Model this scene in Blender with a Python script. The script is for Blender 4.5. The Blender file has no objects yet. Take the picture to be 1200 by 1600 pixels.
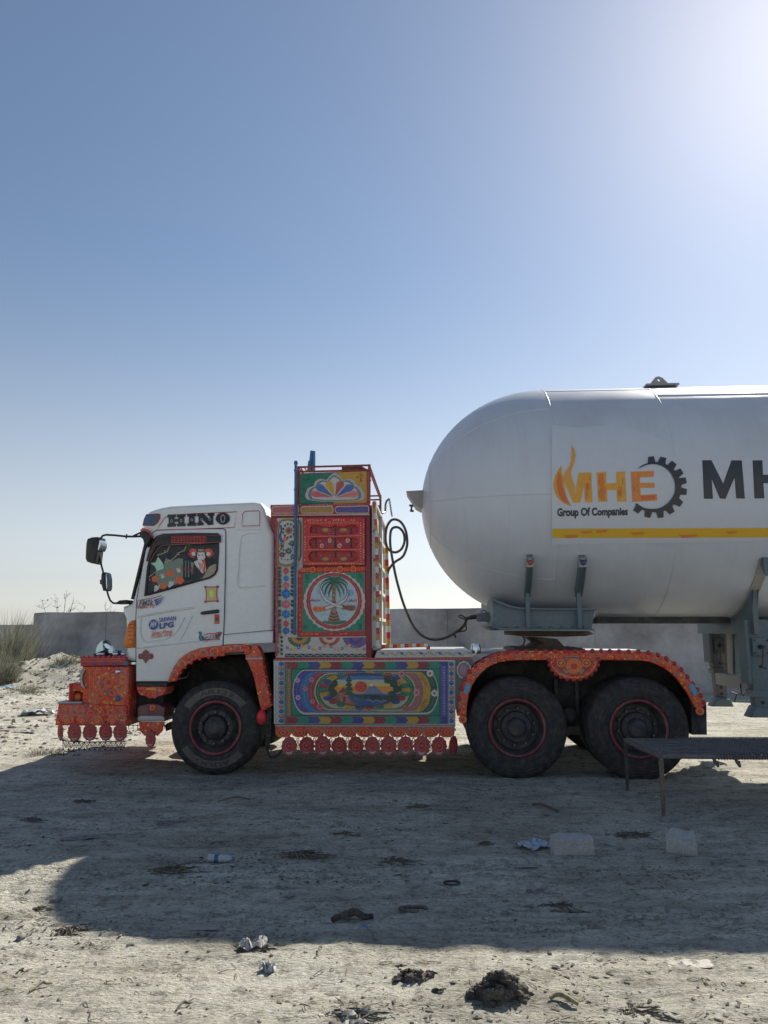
import bpy, bmesh, math, random
import numpy as np
from mathutils import Vector, Matrix, noise

random.seed(7)
RAD = math.radians
scene = bpy.context.scene
COL = scene.collection

# ------------------------------------------------------------------ camera, world, sun, exposure
PITCH, FPX, CAM_H = RAD(9.1), 1156.0, 1.55
cam_d = bpy.data.cameras.new('camera')
cam_d.sensor_fit = 'VERTICAL'
cam_d.sensor_height = 34.6
cam_d.lens = 34.6 * FPX / 1600
cam_d.clip_start = 0.1
cam_d.clip_end = 4000
cam = bpy.data.objects.new('camera', cam_d)
COL.objects.link(cam)
cam.location = (0, 0, CAM_H)
cam.rotation_euler = (RAD(90) + PITCH, 0, 0)
scene.camera = cam

SUN_EL, SUN_AZ = RAD(38.6), RAD(35)
world = bpy.data.worlds.new('World')
scene.world = world
world.use_nodes = True
wn = world.node_tree
sky = wn.nodes.new('ShaderNodeTexSky')
sky.sky_type = 'NISHITA'
sky.sun_disc = False
sky.sun_elevation = SUN_EL
sky.sun_rotation = SUN_AZ
sky.air_density = 1.0
sky.dust_density = 0.44
sky.ozone_density = 2.8
sky.altitude = 0
# dusty air: the whole sky is a little greyer, more so towards the horizon all round
wtc = wn.nodes.new('ShaderNodeTexCoord'); wsp = wn.nodes.new('ShaderNodeSeparateXYZ'); wmr = wn.nodes.new('ShaderNodeMapRange'); whs = wn.nodes.new('ShaderNodeHueSaturation')
wmr.interpolation_type = 'SMOOTHSTEP'
for i_, v_ in ((1, -0.02), (2, 0.48), (3, 0.28), (4, 0.92)): wmr.inputs[i_].default_value = v_
wn.links.new(wtc.outputs['Generated'], wsp.inputs[0]); wn.links.new(wsp.outputs[2], wmr.inputs[0]); wn.links.new(wmr.outputs[0], whs.inputs['Saturation'])
whs.inputs['Hue'].default_value = 0.497; wn.links.new(sky.outputs[0], whs.inputs['Color']); wn.links.new(whs.outputs[0], wn.nodes['Background'].inputs[0])
wn.nodes['Background'].inputs[1].default_value = 0.078
sun_d = bpy.data.lights.new('sun', 'SUN')
sun_d.energy = 5.0
sun_d.angle = RAD(0.55)
sun_d.color = (1.0, 0.93, 0.82)
sun = bpy.data.objects.new('sun', sun_d)
COL.objects.link(sun)
sdir = Vector((math.sin(SUN_AZ) * math.cos(SUN_EL), math.cos(SUN_AZ) * math.cos(SUN_EL), math.sin(SUN_EL)))
sun.rotation_euler = sdir.to_track_quat('Z', 'Y').to_euler()
sun.location = sdir * 60
vs = scene.view_settings
vs.view_transform = 'Standard'
vs.look = 'None'
vs.exposure = 0.50
vs.gamma = 1.0
vs.use_curve_mapping = False

# ------------------------------------------------------------------ measuring: photo points on real planes
YAW = RAD(-3.5)
RIG = Vector((0, 8.24, 0))
W_RIG = 2.44
RW = Matrix.Rotation(YAW, 3, 'Z')
RWI = RW.inverted()
CAMP = Vector((0, 0, CAM_H))

def ray(px, py):
    v, f = 800 - py, FPX
    return Vector((px - 600, f * math.cos(PITCH) - v * math.sin(PITCH), v * math.cos(PITCH) + f * math.sin(PITCH)))
LO = RWI @ (CAMP - RIG)
def L(px, py, y=0.0):
    d = RWI @ ray(px, py)
    return LO + d * ((y - LO.y) / d.y)
def LX(px, py, y=0.0):
    p = L(px, py, y); return (p.x, p.z)
def surf(px, py, yf):
    y = yf(2.0)
    for _ in range(4):
        p = L(px, py, y); y = yf(p.z)
    return L(px, py, y)
def G(px, py, z=0.0):
    d = ray(px, py); return CAMP + d * ((z - CAM_H) / d.z)
def WY(px, py, Y):
    d = ray(px, py); return CAMP + d * (Y / d.y)

def lin(c):
    c = c / 255.0
    return c / 12.92 if c <= 0.04045 else ((c + 0.055) / 1.055) ** 2.4
SHADE = (0.59, 0.65, 0.69)
def P(r, g, b):
    """albedo of a paint that looks r, g, b on the shaded side of the truck"""
    return tuple(min(0.86, lin(v) / s) for v, s in zip((r, g, b), SHADE))

# ------------------------------------------------------------------ materials
def nt(m):
    m.use_nodes = True
    t = m.node_tree
    return t, t.nodes['Principled BSDF']
def N(t, kind, **kw):
    n = t.nodes.new(kind)
    for k, v in kw.items():
        if k.startswith('i_'):
            key = k[2:]
            key = int(key) if key.isdigit() else key.replace('_', ' ')
            n.inputs[key].default_value = v
        else:
            setattr(n, k, v)
    return n
def ramp(t, stops, interp='LINEAR'):
    r = t.nodes.new('ShaderNodeValToRGB')
    r.color_ramp.interpolation = interp
    e = r.color_ramp.elements
    while len(e) < len(stops): e.new(0.5)
    for el, (p, c) in zip(e, stops):
        el.position = p; el.color = (*c, 1) if len(c) == 3 else c
    return r
def coords(t, scale=1.0):
    tc = N(t, 'ShaderNodeTexCoord')
    mp = N(t, 'ShaderNodeMapping')
    mp.inputs['Scale'].default_value = (scale,) * 3 if not isinstance(scale, tuple) else scale
    t.links.new(tc.outputs['Object'], mp.inputs[0])
    return mp.outputs[0]
DUST = (0.42, 0.37, 0.29)
MATS = {}
def paint(name, col=None, rough=0.45, metal=0.0, dust=0.25, dscale=3.0, bump=0.0, bscale=60, spec=0.5, var=0.1):
    """plain paint, rubber or metal (col None: the mesh's own colours) with blotchy dust and fine relief"""
    if name in MATS: return MATS[name]
    m = bpy.data.materials.new(name); t, b = nt(m); k = t.links
    co = coords(t)
    n1 = N(t, 'ShaderNodeTexNoise', i_Scale=dscale, i_Detail=7.0, i_Roughness=0.65); k.new(co, n1.inputs[0])
    n2 = N(t, 'ShaderNodeTexNoise', i_Scale=dscale * 9, i_Detail=4.0, i_Roughness=0.6); k.new(co, n2.inputs[0])
    r1 = ramp(t, [(0.42, (0, 0, 0)), (0.78, (dust * 2,) * 3)]); k.new(n1.outputs[0], r1.inputs[0])
    mul = N(t, 'ShaderNodeMath', operation='MULTIPLY'); k.new(r1.outputs[0], mul.inputs[0]); k.new(n2.outputs[0], mul.inputs[1])
    base = N(t, 'ShaderNodeMix', data_type='RGBA', blend_type='MULTIPLY')
    base.inputs[0].default_value = 1.0
    if col is None:
        at = N(t, 'ShaderNodeAttribute', attribute_name='Col'); k.new(at.outputs[0], base.inputs[6])
    else:
        base.inputs[6].default_value = (*col, 1)
    r2 = ramp(t, [(0.3, (1 - var * 2,) * 3), (0.7, (1, 1, 1))]); k.new(n2.outputs[0], r2.inputs[0]); k.new(r2.outputs[0], base.inputs[7])
    mx = N(t, 'ShaderNodeMix', data_type='RGBA')
    k.new(mul.outputs[0], mx.inputs[0]); k.new(base.outputs[2], mx.inputs[6]); mx.inputs[7].default_value = (*DUST, 1)
    k.new(mx.outputs[2], b.inputs['Base Color'])
    rr = N(t, 'ShaderNodeMapRange'); rr.inputs[3].default_value = max(0.05, rough - 0.1); rr.inputs[4].default_value = min(1, rough + 0.2)
    k.new(n1.outputs[0], rr.inputs[0]); k.new(rr.outputs[0], b.inputs['Roughness'])
    b.inputs['Metallic'].default_value = metal
    b.inputs['Specular IOR Level'].default_value = spec
    if bump:
        n3 = N(t, 'ShaderNodeTexNoise', i_Scale=bscale, i_Detail=5.0); k.new(co, n3.inputs[0])
        bp = N(t, 'ShaderNodeBump', i_Strength=bump, i_Distance=0.02); k.new(n3.outputs[0], bp.inputs['Height']); k.new(bp.outputs[0], b.inputs['Normal'])
    MATS[name] = m
    return m

M_VC = paint('painted art', None, 0.42, 0, 0.20, 5, var=0.12)
M_TART = paint('tank lettering paint', None, 0.36, 0, 0.05, 1.2, var=0.02)
M_RUBR = paint('ringed rubber', None, 0.62, 0, 0.16, 14, bump=0.10, bscale=90, spec=0.35)
M_WHITE = paint('cab white paint', (0.80, 0.81, 0.80), 0.32, 0, 0.10, 2.2, var=0.04)
M_BLACK = paint('black plastic', (0.018, 0.019, 0.022), 0.45, 0, 0.10, 4)
M_UNDER = paint('grimy chassis black', (0.022, 0.022, 0.024), 0.75, 0, 0.2, 4, bump=0.4, bscale=40)
M_RUB = paint('dusty rubber', (0.028, 0.029, 0.032), 0.65, 0, 0.30, 3.5, bump=0.12, bscale=90, spec=0.3)
M_TEAL = paint('grey green steel paint', (0.125, 0.175, 0.20), 0.5, 0, 0.22, 3)
M_RUST = paint('brown greasy steel', (0.10, 0.07, 0.06), 0.65, 0, 0.25, 5, bump=0.3, bscale=50)
M_BEIGE = paint('beige steel paint', (0.36, 0.35, 0.34), 0.55, 0, 0.3, 3)
M_STEEL = paint('scuffed steel', (0.35, 0.35, 0.36), 0.4, 0.6, 0.2, 5)
M_CHROME = paint('mirror plate', (0.62, 0.72, 0.78), 0.12, 0.9, 0.05, 8)
M_RED = paint('red enamel', P(178, 36, 48), 0.35, 0, 0.12, 6)
M_RIMRED = paint('dusty red rim paint', P(104, 42, 52), 0.55, 0, 0.3, 6)
M_HUB = paint('dark hub steel', (0.045, 0.047, 0.052), 0.6, 0.2, 0.25, 8, bump=0.2)
M_AMBER = paint('amber lens', (0.75, 0.20, 0.02), 0.15, 0, 0.08, 5)
M_BLUE = paint('blue pole paint', P(30, 92, 140), 0.45, 0, 0.2, 6, var=0.2)
M_HOSE = paint('brown black hose', (0.085, 0.072, 0.066), 0.6, 0, 0.3, 8)
M_CONC = paint('grey stone', (0.52, 0.505, 0.475), 0.95, 0, 0.15, 9, bump=0.8, bscale=45, var=0.2)
M_SEAT = paint('beige seat cover', (0.42, 0.38, 0.30), 0.85, 0, 0.1, 5)
M_DARKIN = paint('dark cab trim', (0.03, 0.03, 0.035), 0.8, 0, 0.1, 5)
M_ROPE = paint('grey brown rope', (0.21, 0.195, 0.20), 0.95, 0, 0.2, 8, bump=0.5, bscale=120, var=0.3)
M_WOODLEG = paint('weathered wood', (0.20, 0.15, 0.12), 0.9, 0, 0.3, 6, bump=0.5, bscale=60, var=0.3)
M_CHAIN = paint('dark chain', (0.05, 0.045, 0.045), 0.5, 0.5, 0.2, 8)
M_DUNG = paint('dry dark dung', (0.085, 0.075, 0.065), 0.97, 0, 0.5, 7, bump=1.0, bscale=60, var=0.4)
M_TWIG = paint('dry twigs', (0.15, 0.125, 0.10), 0.95, 0, 0.3, 6, var=0.3)
M_STRAW = paint('dry straw', (0.34, 0.29, 0.18), 0.9, 0, 0.2, 6, var=0.3)
M_PLASTIC = paint('dull white plastic', (0.66, 0.68, 0.70), 0.35, 0, 0.25, 12, bump=0.2)
M_LITTER = paint('litter', None, 0.6, 0, 0.3, 9, bump=0.2, bscale=30)

def ornate():
    """red-orange truck art: ringed rosettes, small coloured leaves and gold lines"""
    m = bpy.data.materials.new('ornate red orange'); t, b = nt(m); k = t.links
    co = coords(t)
    v1 = N(t, 'ShaderNodeTexVoronoi', i_Scale=9.5); v1.inputs['Randomness'].default_value = 0.35; k.new(co, v1.inputs['Vector'])
    red, org, gold, mar = P(152, 28, 28), P(188, 58, 30), P(196, 108, 44), P(96, 24, 30)
    r1 = ramp(t, [(0.0, gold), (0.07, mar), (0.10, org), (0.22, red), (0.26, gold), (0.29, red), (0.42, org), (0.47, mar), (0.50, org), (0.62, red)], 'CONSTANT')
    k.new(v1.outputs['Distance'], r1.inputs[0])
    wv = N(t, 'ShaderNodeTexWave', wave_type='BANDS', bands_direction='DIAGONAL', i_Scale=6.5, i_Distortion=9.0, i_Detail=1.5); wv.inputs['Detail Scale'].default_value = 2.0
    k.new(co, wv.inputs['Vector'])
    r2 = ramp(t, [(0.0, (0, 0, 0)), (0.80, (0, 0, 0)), (0.86, (1, 1, 1)), (0.93, (1, 1, 1)), (0.97, (0, 0, 0))]); k.new(wv.outputs[0], r2.inputs[0])
    mx = N(t, 'ShaderNodeMix', data_type='RGBA'); mx.inputs[7].default_value = (*P(168, 110, 66), 1)
    k.new(r2.outputs[0], mx.inputs[0]); k.new(r1.outputs[0], mx.inputs[6])
    v2 = N(t, 'ShaderNodeTexVoronoi', i_Scale=36.0); k.new(co, v2.inputs['Vector'])
    sep = N(t, 'ShaderNodeSeparateColor'); k.new(v2.outputs['Color'], sep.inputs[0])
    pick = ramp(t, [(0.0, P(70, 110, 90)), (0.25, P(52, 66, 120)), (0.5, P(205, 150, 50)), (0.75, P(150, 40, 60))], 'CONSTANT'); k.new(sep.outputs[1], pick.inputs[0])
    few = N(t, 'ShaderNodeMath', operation='GREATER_THAN'); few.inputs[1].default_value = 0.80; k.new(sep.outputs[0], few.inputs[0])
    near = N(t, 'ShaderNodeMath', operation='LESS_THAN'); near.inputs[1].default_value = 0.42; k.new(v2.outputs['Distance'], near.inputs[0])
    both = N(t, 'ShaderNodeMath', operation='MULTIPLY'); k.new(few.outputs[0], both.inputs[0]); k.new(near.outputs[0], both.inputs[1])
    mx2 = N(t, 'ShaderNodeMix', data_type='RGBA'); k.new(both.outputs[0], mx2.inputs[0]); k.new(mx.outputs[2], mx2.inputs[6]); k.new(pick.outputs[0], mx2.inputs[7])
    n1 = N(t, 'ShaderNodeTexNoise', i_Scale=5.0, i_Detail=6.0); k.new(coords(t), n1.inputs[0])
    r3 = ramp(t, [(0.45, (0, 0, 0)), (0.8, (0.4, 0.4, 0.4))]); k.new(n1.outputs[0], r3.inputs[0])
    mx3 = N(t, 'ShaderNodeMix', data_type='RGBA'); mx3.inputs[7].default_value = (*DUST, 1)
    k.new(r3.outputs[0], mx3.inputs[0]); k.new(mx2.outputs[2], mx3.inputs[6]); k.new(mx3.outputs[2], b.inputs['Base Color'])
    b.inputs['Roughness'].default_value = 0.45
    ad = N(t, 'ShaderNodeMath', operation='ADD'); k.new(r2.outputs[0], ad.inputs[0]); k.new(both.outputs[0], ad.inputs[1])
    bp = N(t, 'ShaderNodeBump', i_Strength=0.5, i_Distance=0.006); k.new(ad.outputs[0], bp.inputs['Height']); k.new(bp.outputs[0], b.inputs['Normal'])
    return m
def tank_paint():
    """white tank paint with dust film, faint run-down streaks and scuffs"""
    m = bpy.data.materials.new('tank white paint'); t, b = nt(m); k = t.links
    n1 = N(t, 'ShaderNodeTexNoise', i_Scale=1.0, i_Detail=6.0, i_Roughness=0.6); k.new(coords(t, (9.0, 0.7, 0.7)), n1.inputs[0])
    n2 = N(t, 'ShaderNodeTexNoise', i_Scale=0.8, i_Detail=7.0, i_Roughness=0.65); k.new(coords(t), n2.inputs[0])
    n3 = N(t, 'ShaderNodeTexNoise', i_Scale=14.0, i_Detail=6.0, i_Roughness=0.7); k.new(coords(t), n3.inputs[0])
    c1 = ramp(t, [(0.30, (0.475, 0.495, 0.535)), (0.55, (0.555, 0.59, 0.645)), (0.8, (0.59, 0.625, 0.675))]); k.new(n2.outputs[0], c1.inputs[0])
    r1 = ramp(t, [(0.50, (0, 0, 0)), (0.78, (0.18, 0.18, 0.18))]); k.new(n1.outputs[0], r1.inputs[0])
    mx = N(t, 'ShaderNodeMix', data_type='RGBA'); mx.inputs[7].default_value = (0.40, 0.37, 0.33, 1)
    k.new(r1.outputs[0], mx.inputs[0]); k.new(c1.outputs[0], mx.inputs[6])
    r2 = ramp(t, [(0.66, (0, 0, 0)), (0.75, (0.5, 0.5, 0.5))]); k.new(n3.outputs[0], r2.inputs[0])
    mx2 = N(t, 'ShaderNodeMix', data_type='RGBA'); mx2.inputs[7].default_value = (0.42, 0.37, 0.32, 1)
    k.new(r2.outputs[0], mx2.inputs[0]); k.new(mx.outputs[2], mx2.inputs[6]); k.new(mx2.outputs[2], b.inputs['Base Color'])
    rr = N(t, 'ShaderNodeMapRange'); rr.inputs[3].default_value = 0.22; rr.inputs[4].default_value = 0.55; k.new(n2.outputs[0], rr.inputs[0]); k.new(rr.outputs[0], b.inputs['Roughness'])
    n4 = N(t, 'ShaderNodeTexNoise', i_Scale=1.6, i_Detail=2.0); k.new(coords(t), n4.inputs[0])
    bp = N(t, 'ShaderNodeBump', i_Strength=0.25, i_Distance=0.02); k.new(n4.outputs[0], bp.inputs['Height']); k.new(bp.outputs[0], b.inputs['Normal'])
    return m
M_TANK = tank_paint()
M_ORN = ornate()

def glass(name, tint, gloss=0.12, clear=0.8):
    m = bpy.data.materials.new(name); m.use_nodes = True; t = m.node_tree; t.nodes.clear(); k = t.links
    o = N(t, 'ShaderNodeOutputMaterial'); tr = N(t, 'ShaderNodeBsdfTransparent'); tr.inputs[0].default_value = (*tint, 1)
    gl = N(t, 'ShaderNodeBsdfGlossy'); gl.inputs['Roughness'].default_value = 0.05
    fr = N(t, 'ShaderNodeFresnel', i_IOR=1.5)
    mx = N(t, 'ShaderNodeMixShader'); k.new(fr.outputs[0], mx.inputs[0]); k.new(tr.outputs[0], mx.inputs[1]); k.new(gl.outputs[0], mx.inputs[2]); k.new(mx.outputs[0], o.inputs[0])
    return m
M_GLASS = glass('tinted window glass', (0.66, 0.73, 0.69))
M_VISOR = glass('smoked visor plastic', (0.16, 0.14, 0.15))
M_PET = glass('clear bottle plastic', (0.80, 0.86, 0.90))

# ------------------------------------------------------------------ mesh helpers
def put(o, parent=None):
    COL.objects.link(o)
    if parent is not None: o.parent = parent
    return o
def empty(name, loc=(0, 0, 0), rz=0.0, parent=None):
    o = bpy.data.objects.new(name, None)
    o.empty_display_size = 0.1
    o.location = loc; o.rotation_euler = (0, 0, rz)
    return put(o, parent)
def tag(o, label, cat, group=None, kind=None):
    if label: o['label'] = label
    if cat: o['category'] = cat
    if group: o['group'] = group
    if kind: o['kind'] = kind
    return o
def stuff(o):
    o['kind'] = 'stuff'; return o

def area2(p):
    return sum(p[i][0] * p[(i + 1) % len(p)][1] - p[(i + 1) % len(p)][0] * p[i][1] for i in range(len(p)))
def inset(p, d):
    """polygon (counter-clockwise) moved inwards by d"""
    out = []
    n = len(p)
    for i in range(n):
        a, b, c = p[i - 1], p[i], p[(i + 1) % n]
        e1 = Vector((b[0] - a[0], b[1] - a[1])); e2 = Vector((c[0] - b[0], c[1] - b[1]))
        if e1.length < 1e-9 or e2.length < 1e-9: out.append(b); continue
        e1.normalize(); e2.normalize()
        n1 = Vector((-e1.y, e1.x)); n2 = Vector((-e2.y, e2.x))
        m = n1 + n2
        if m.length < 0.3: m = n1
        m.normalize()
        k = d / max(0.45, m.dot(n1))
        out.append((b[0] + m.x * k, b[1] + m.y * k))
    return out

class MB:
    def __init__(s, col=(1, 1, 1)): s.v = []; s.f = []; s.c = []; s.col = col
    def add(s, verts, faces, col=None):
        o = len(s.v); s.v.extend(tuple(v) for v in verts)
        for f in faces:
            s.f.append(tuple(i + o for i in f)); s.c.append(col or s.col)
        return s
    def box(s, x0, x1, y0, y1, z0, z1, col=None):
        v = [(x, y, z) for x in (x0, x1) for y in (y0, y1) for z in (z0, z1)]
        return s.add(v, [(0, 1, 3, 2), (4, 6, 7, 5), (0, 4, 5, 1), (2, 3, 7, 6), (0, 2, 6, 4), (1, 5, 7, 3)], col)
    def prism(s, pts, y0, y1, col=None, bev=0.0, seg=3, both=False):
        """outline in x, z (any turn), near face at y0, far face at y1, near rim rounded by bev"""
        p = list(pts)
        if area2(p) < 0: p.reverse()
        rings = []
        if bev:
            for i in range(seg + 1):
                a = math.pi / 2 * i / seg
                rings.append((y0 + bev * (1 - math.sin(a)), bev * (1 - math.cos(a)) if False else bev * (1 - math.cos(math.pi / 2 - a))))
            # from face to side
            rings = []
            for i in range(seg + 1):
                a = math.pi / 2 * i / seg
                rings.append((y0 + bev * (1 - math.cos(a)), bev * (1 - math.sin(a))))
        else:
            rings.append((y0, 0))
        if both and bev:
            for i in range(seg + 1):
                a = math.pi / 2 * (1 - i / seg)
                rings.append((y1 - bev * (1 - math.cos(a)), bev * (1 - math.sin(a))))
        else:
            rings.append((y1, 0))
        n = len(p); vs_ = []
        for y, d in rings:
            q = inset(p, d) if d > 1e-6 else p
            vs_ += [(x, y, z) for x, z in q]
        fs = [tuple(range(n))]
        for r in range(len(rings) - 1):
            for i in range(n):
                j = (i + 1) % n
                fs.append((r * n + i, (r + 1) * n + i, (r + 1) * n + j, r * n + j))
        fs.append(tuple(reversed([(len(rings) - 1) * n + i for i in range(n)])))
        return s.add(vs_, fs, col)
    def tube(s, path, r, n=8, col=None, closed=False):
        path = [Vector(p) for p in path]
        m = len(path); vs_ = []; up = None
        for i, p in enumerate(path):
            if closed: d = path[(i + 1) % m] - path[i - 1]
            else: d = path[min(i + 1, m - 1)] - path[max(i - 1, 0)]
            d.normalize()
            if up is None:
                up = Vector((0, 0, 1)) if abs(d.z) < 0.9 else Vector((0, 1, 0))
            a = d.cross(up)
            if a.length < 1e-5: a = d.cross(Vector((1, 0.1, 0)))
            a.normalize(); b = a.cross(d).normalized(); up = b
            rr = r[i] if isinstance(r, (list, tuple)) else r
            for k in range(n):
                t = 2 * math.pi * k / n
                vs_.append(p + a * math.cos(t) * rr + b * math.sin(t) * rr)
        fs = []
        for i in range(m if closed else m - 1):
            j = (i + 1) % m
            for k in range(n):
                fs.append((i * n + k, i * n + (k + 1) % n, j * n + (k + 1) % n, j * n + k))
        if not closed:
            fs.append(tuple(reversed(range(n)))); fs.append(tuple((m - 1) * n + k for k in range(n)))
        return s.add(vs_, fs, col)
    def lathe(s, prof, c=(0, 0, 0), axis='y', n=48, col=None, cols=None, caps=False):
        vs_ = []
        for r, h in prof:
            for k in range(n):
                t = 2 * math.pi * k / n; u, w = r * math.cos(t), r * math.sin(t)
                if axis == 'y': q = (u, h, w)
                elif axis == 'x': q = (h, u, w)
                else: q = (u, w, h)
                vs_.append((q[0] + c[0], q[1] + c[1], q[2] + c[2]))
        o = len(s.v); s.v.extend(vs_)
        for i in range(len(prof) - 1):
            for k in range(n):
                kk = (k + 1) % n
                s.f.append((o + i * n + k, o + i * n + kk, o + (i + 1) * n + kk, o + (i + 1) * n + k))
                s.c.append(cols[i] if cols else (col or s.col))
        if caps:
            s.f.append(tuple(o + k for k in range(n))); s.c.append(col or s.col)
            s.f.append(tuple(o + (len(prof) - 1) * n + k for k in range(n))); s.c.append(col or s.col)
        return s
    def map(s, fn):
        s.v = [tuple(fn(*v)) for v in s.v]; return s
    def mesh(s, name, mat, smooth=40, fix=True):
        me = bpy.data.meshes.new(name)
        me.from_pydata(s.v, [], s.f)
        if mat in (M_VC, M_LITTER, M_TART, M_RUBR):
            ca = me.color_attributes.new('Col', 'FLOAT_COLOR', 'CORNER')
            arr = np.ones((len(me.loops), 4), np.float32)
            tot = np.array([len(f) for f in s.f])
            arr[:, :3] = np.repeat(np.array(s.c, np.float32).reshape(-1, 3), tot, axis=0)
            ca.data.foreach_set('color', arr.ravel())
        if fix:
            bm = bmesh.new(); bm.from_mesh(me); bmesh.ops.recalc_face_normals(bm, faces=bm.faces); bm.to_mesh(me); bm.free()
        if smooth:
            me.polygons.foreach_set('use_smooth', [True] * len(me.polygons))
            me.set_sharp_from_angle(angle=RAD(smooth))
        me.materials.append(mat)
        return me
    def build(s, name, mat, parent=None, smooth=40, fix=True):
        return put(bpy.data.objects.new(name, s.mesh(name, mat, smooth, fix)), parent)

def boolean(o, cutters):
    for c in cutters:
        md = o.modifiers.new('cut', 'BOOLEAN'); md.operation = 'DIFFERENCE'; md.solver = 'EXACT'; md.object = c
    bpy.context.view_layer.update()
    dg = bpy.context.evaluated_depsgraph_get()
    me = bpy.data.meshes.new_from_object(o.evaluated_get(dg))
    o.modifiers.clear()
    o.data = me
    me.polygons.foreach_set('use_smooth', [True] * len(me.polygons)); me.set_sharp_from_angle(angle=RAD(35))
    for c in cutters: bpy.data.objects.remove(c)
    return o

_tc = {}
def text2d(body, bold=0.0, shear=0.0, res=3):
    """letters as flat faces, box 0..1 in both directions"""
    key = (body, bold, shear)
    if key in _tc: return _tc[key]
    cu = bpy.data.curves.new('lettering', 'FONT'); cu.body = body; cu.offset = bold; cu.shear = shear; cu.resolution_u = res; cu.dimensions = '2D'
    ob = bpy.data.objects.new('lettering', cu); COL.objects.link(ob)
    bpy.context.view_layer.update()
    ev = ob.evaluated_get(bpy.context.evaluated_depsgraph_get()); me = ev.to_mesh()
    v = [(p.co.x, p.co.y) for p in me.vertices]; f = [tuple(p.vertices) for p in me.polygons]
    ev.to_mesh_clear(); bpy.data.objects.remove(ob); bpy.data.curves.remove(cu)
    if v:
        x0, x1 = min(p[0] for p in v), max(p[0] for p in v); y0, y1 = min(p[1] for p in v), max(p[1] for p in v)
        v = [((p[0] - x0) / (x1 - x0 or 1), (p[1] - y0) / (y1 - y0 or 1)) for p in v]
    _tc[key] = (v, f)
    return v, f

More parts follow.
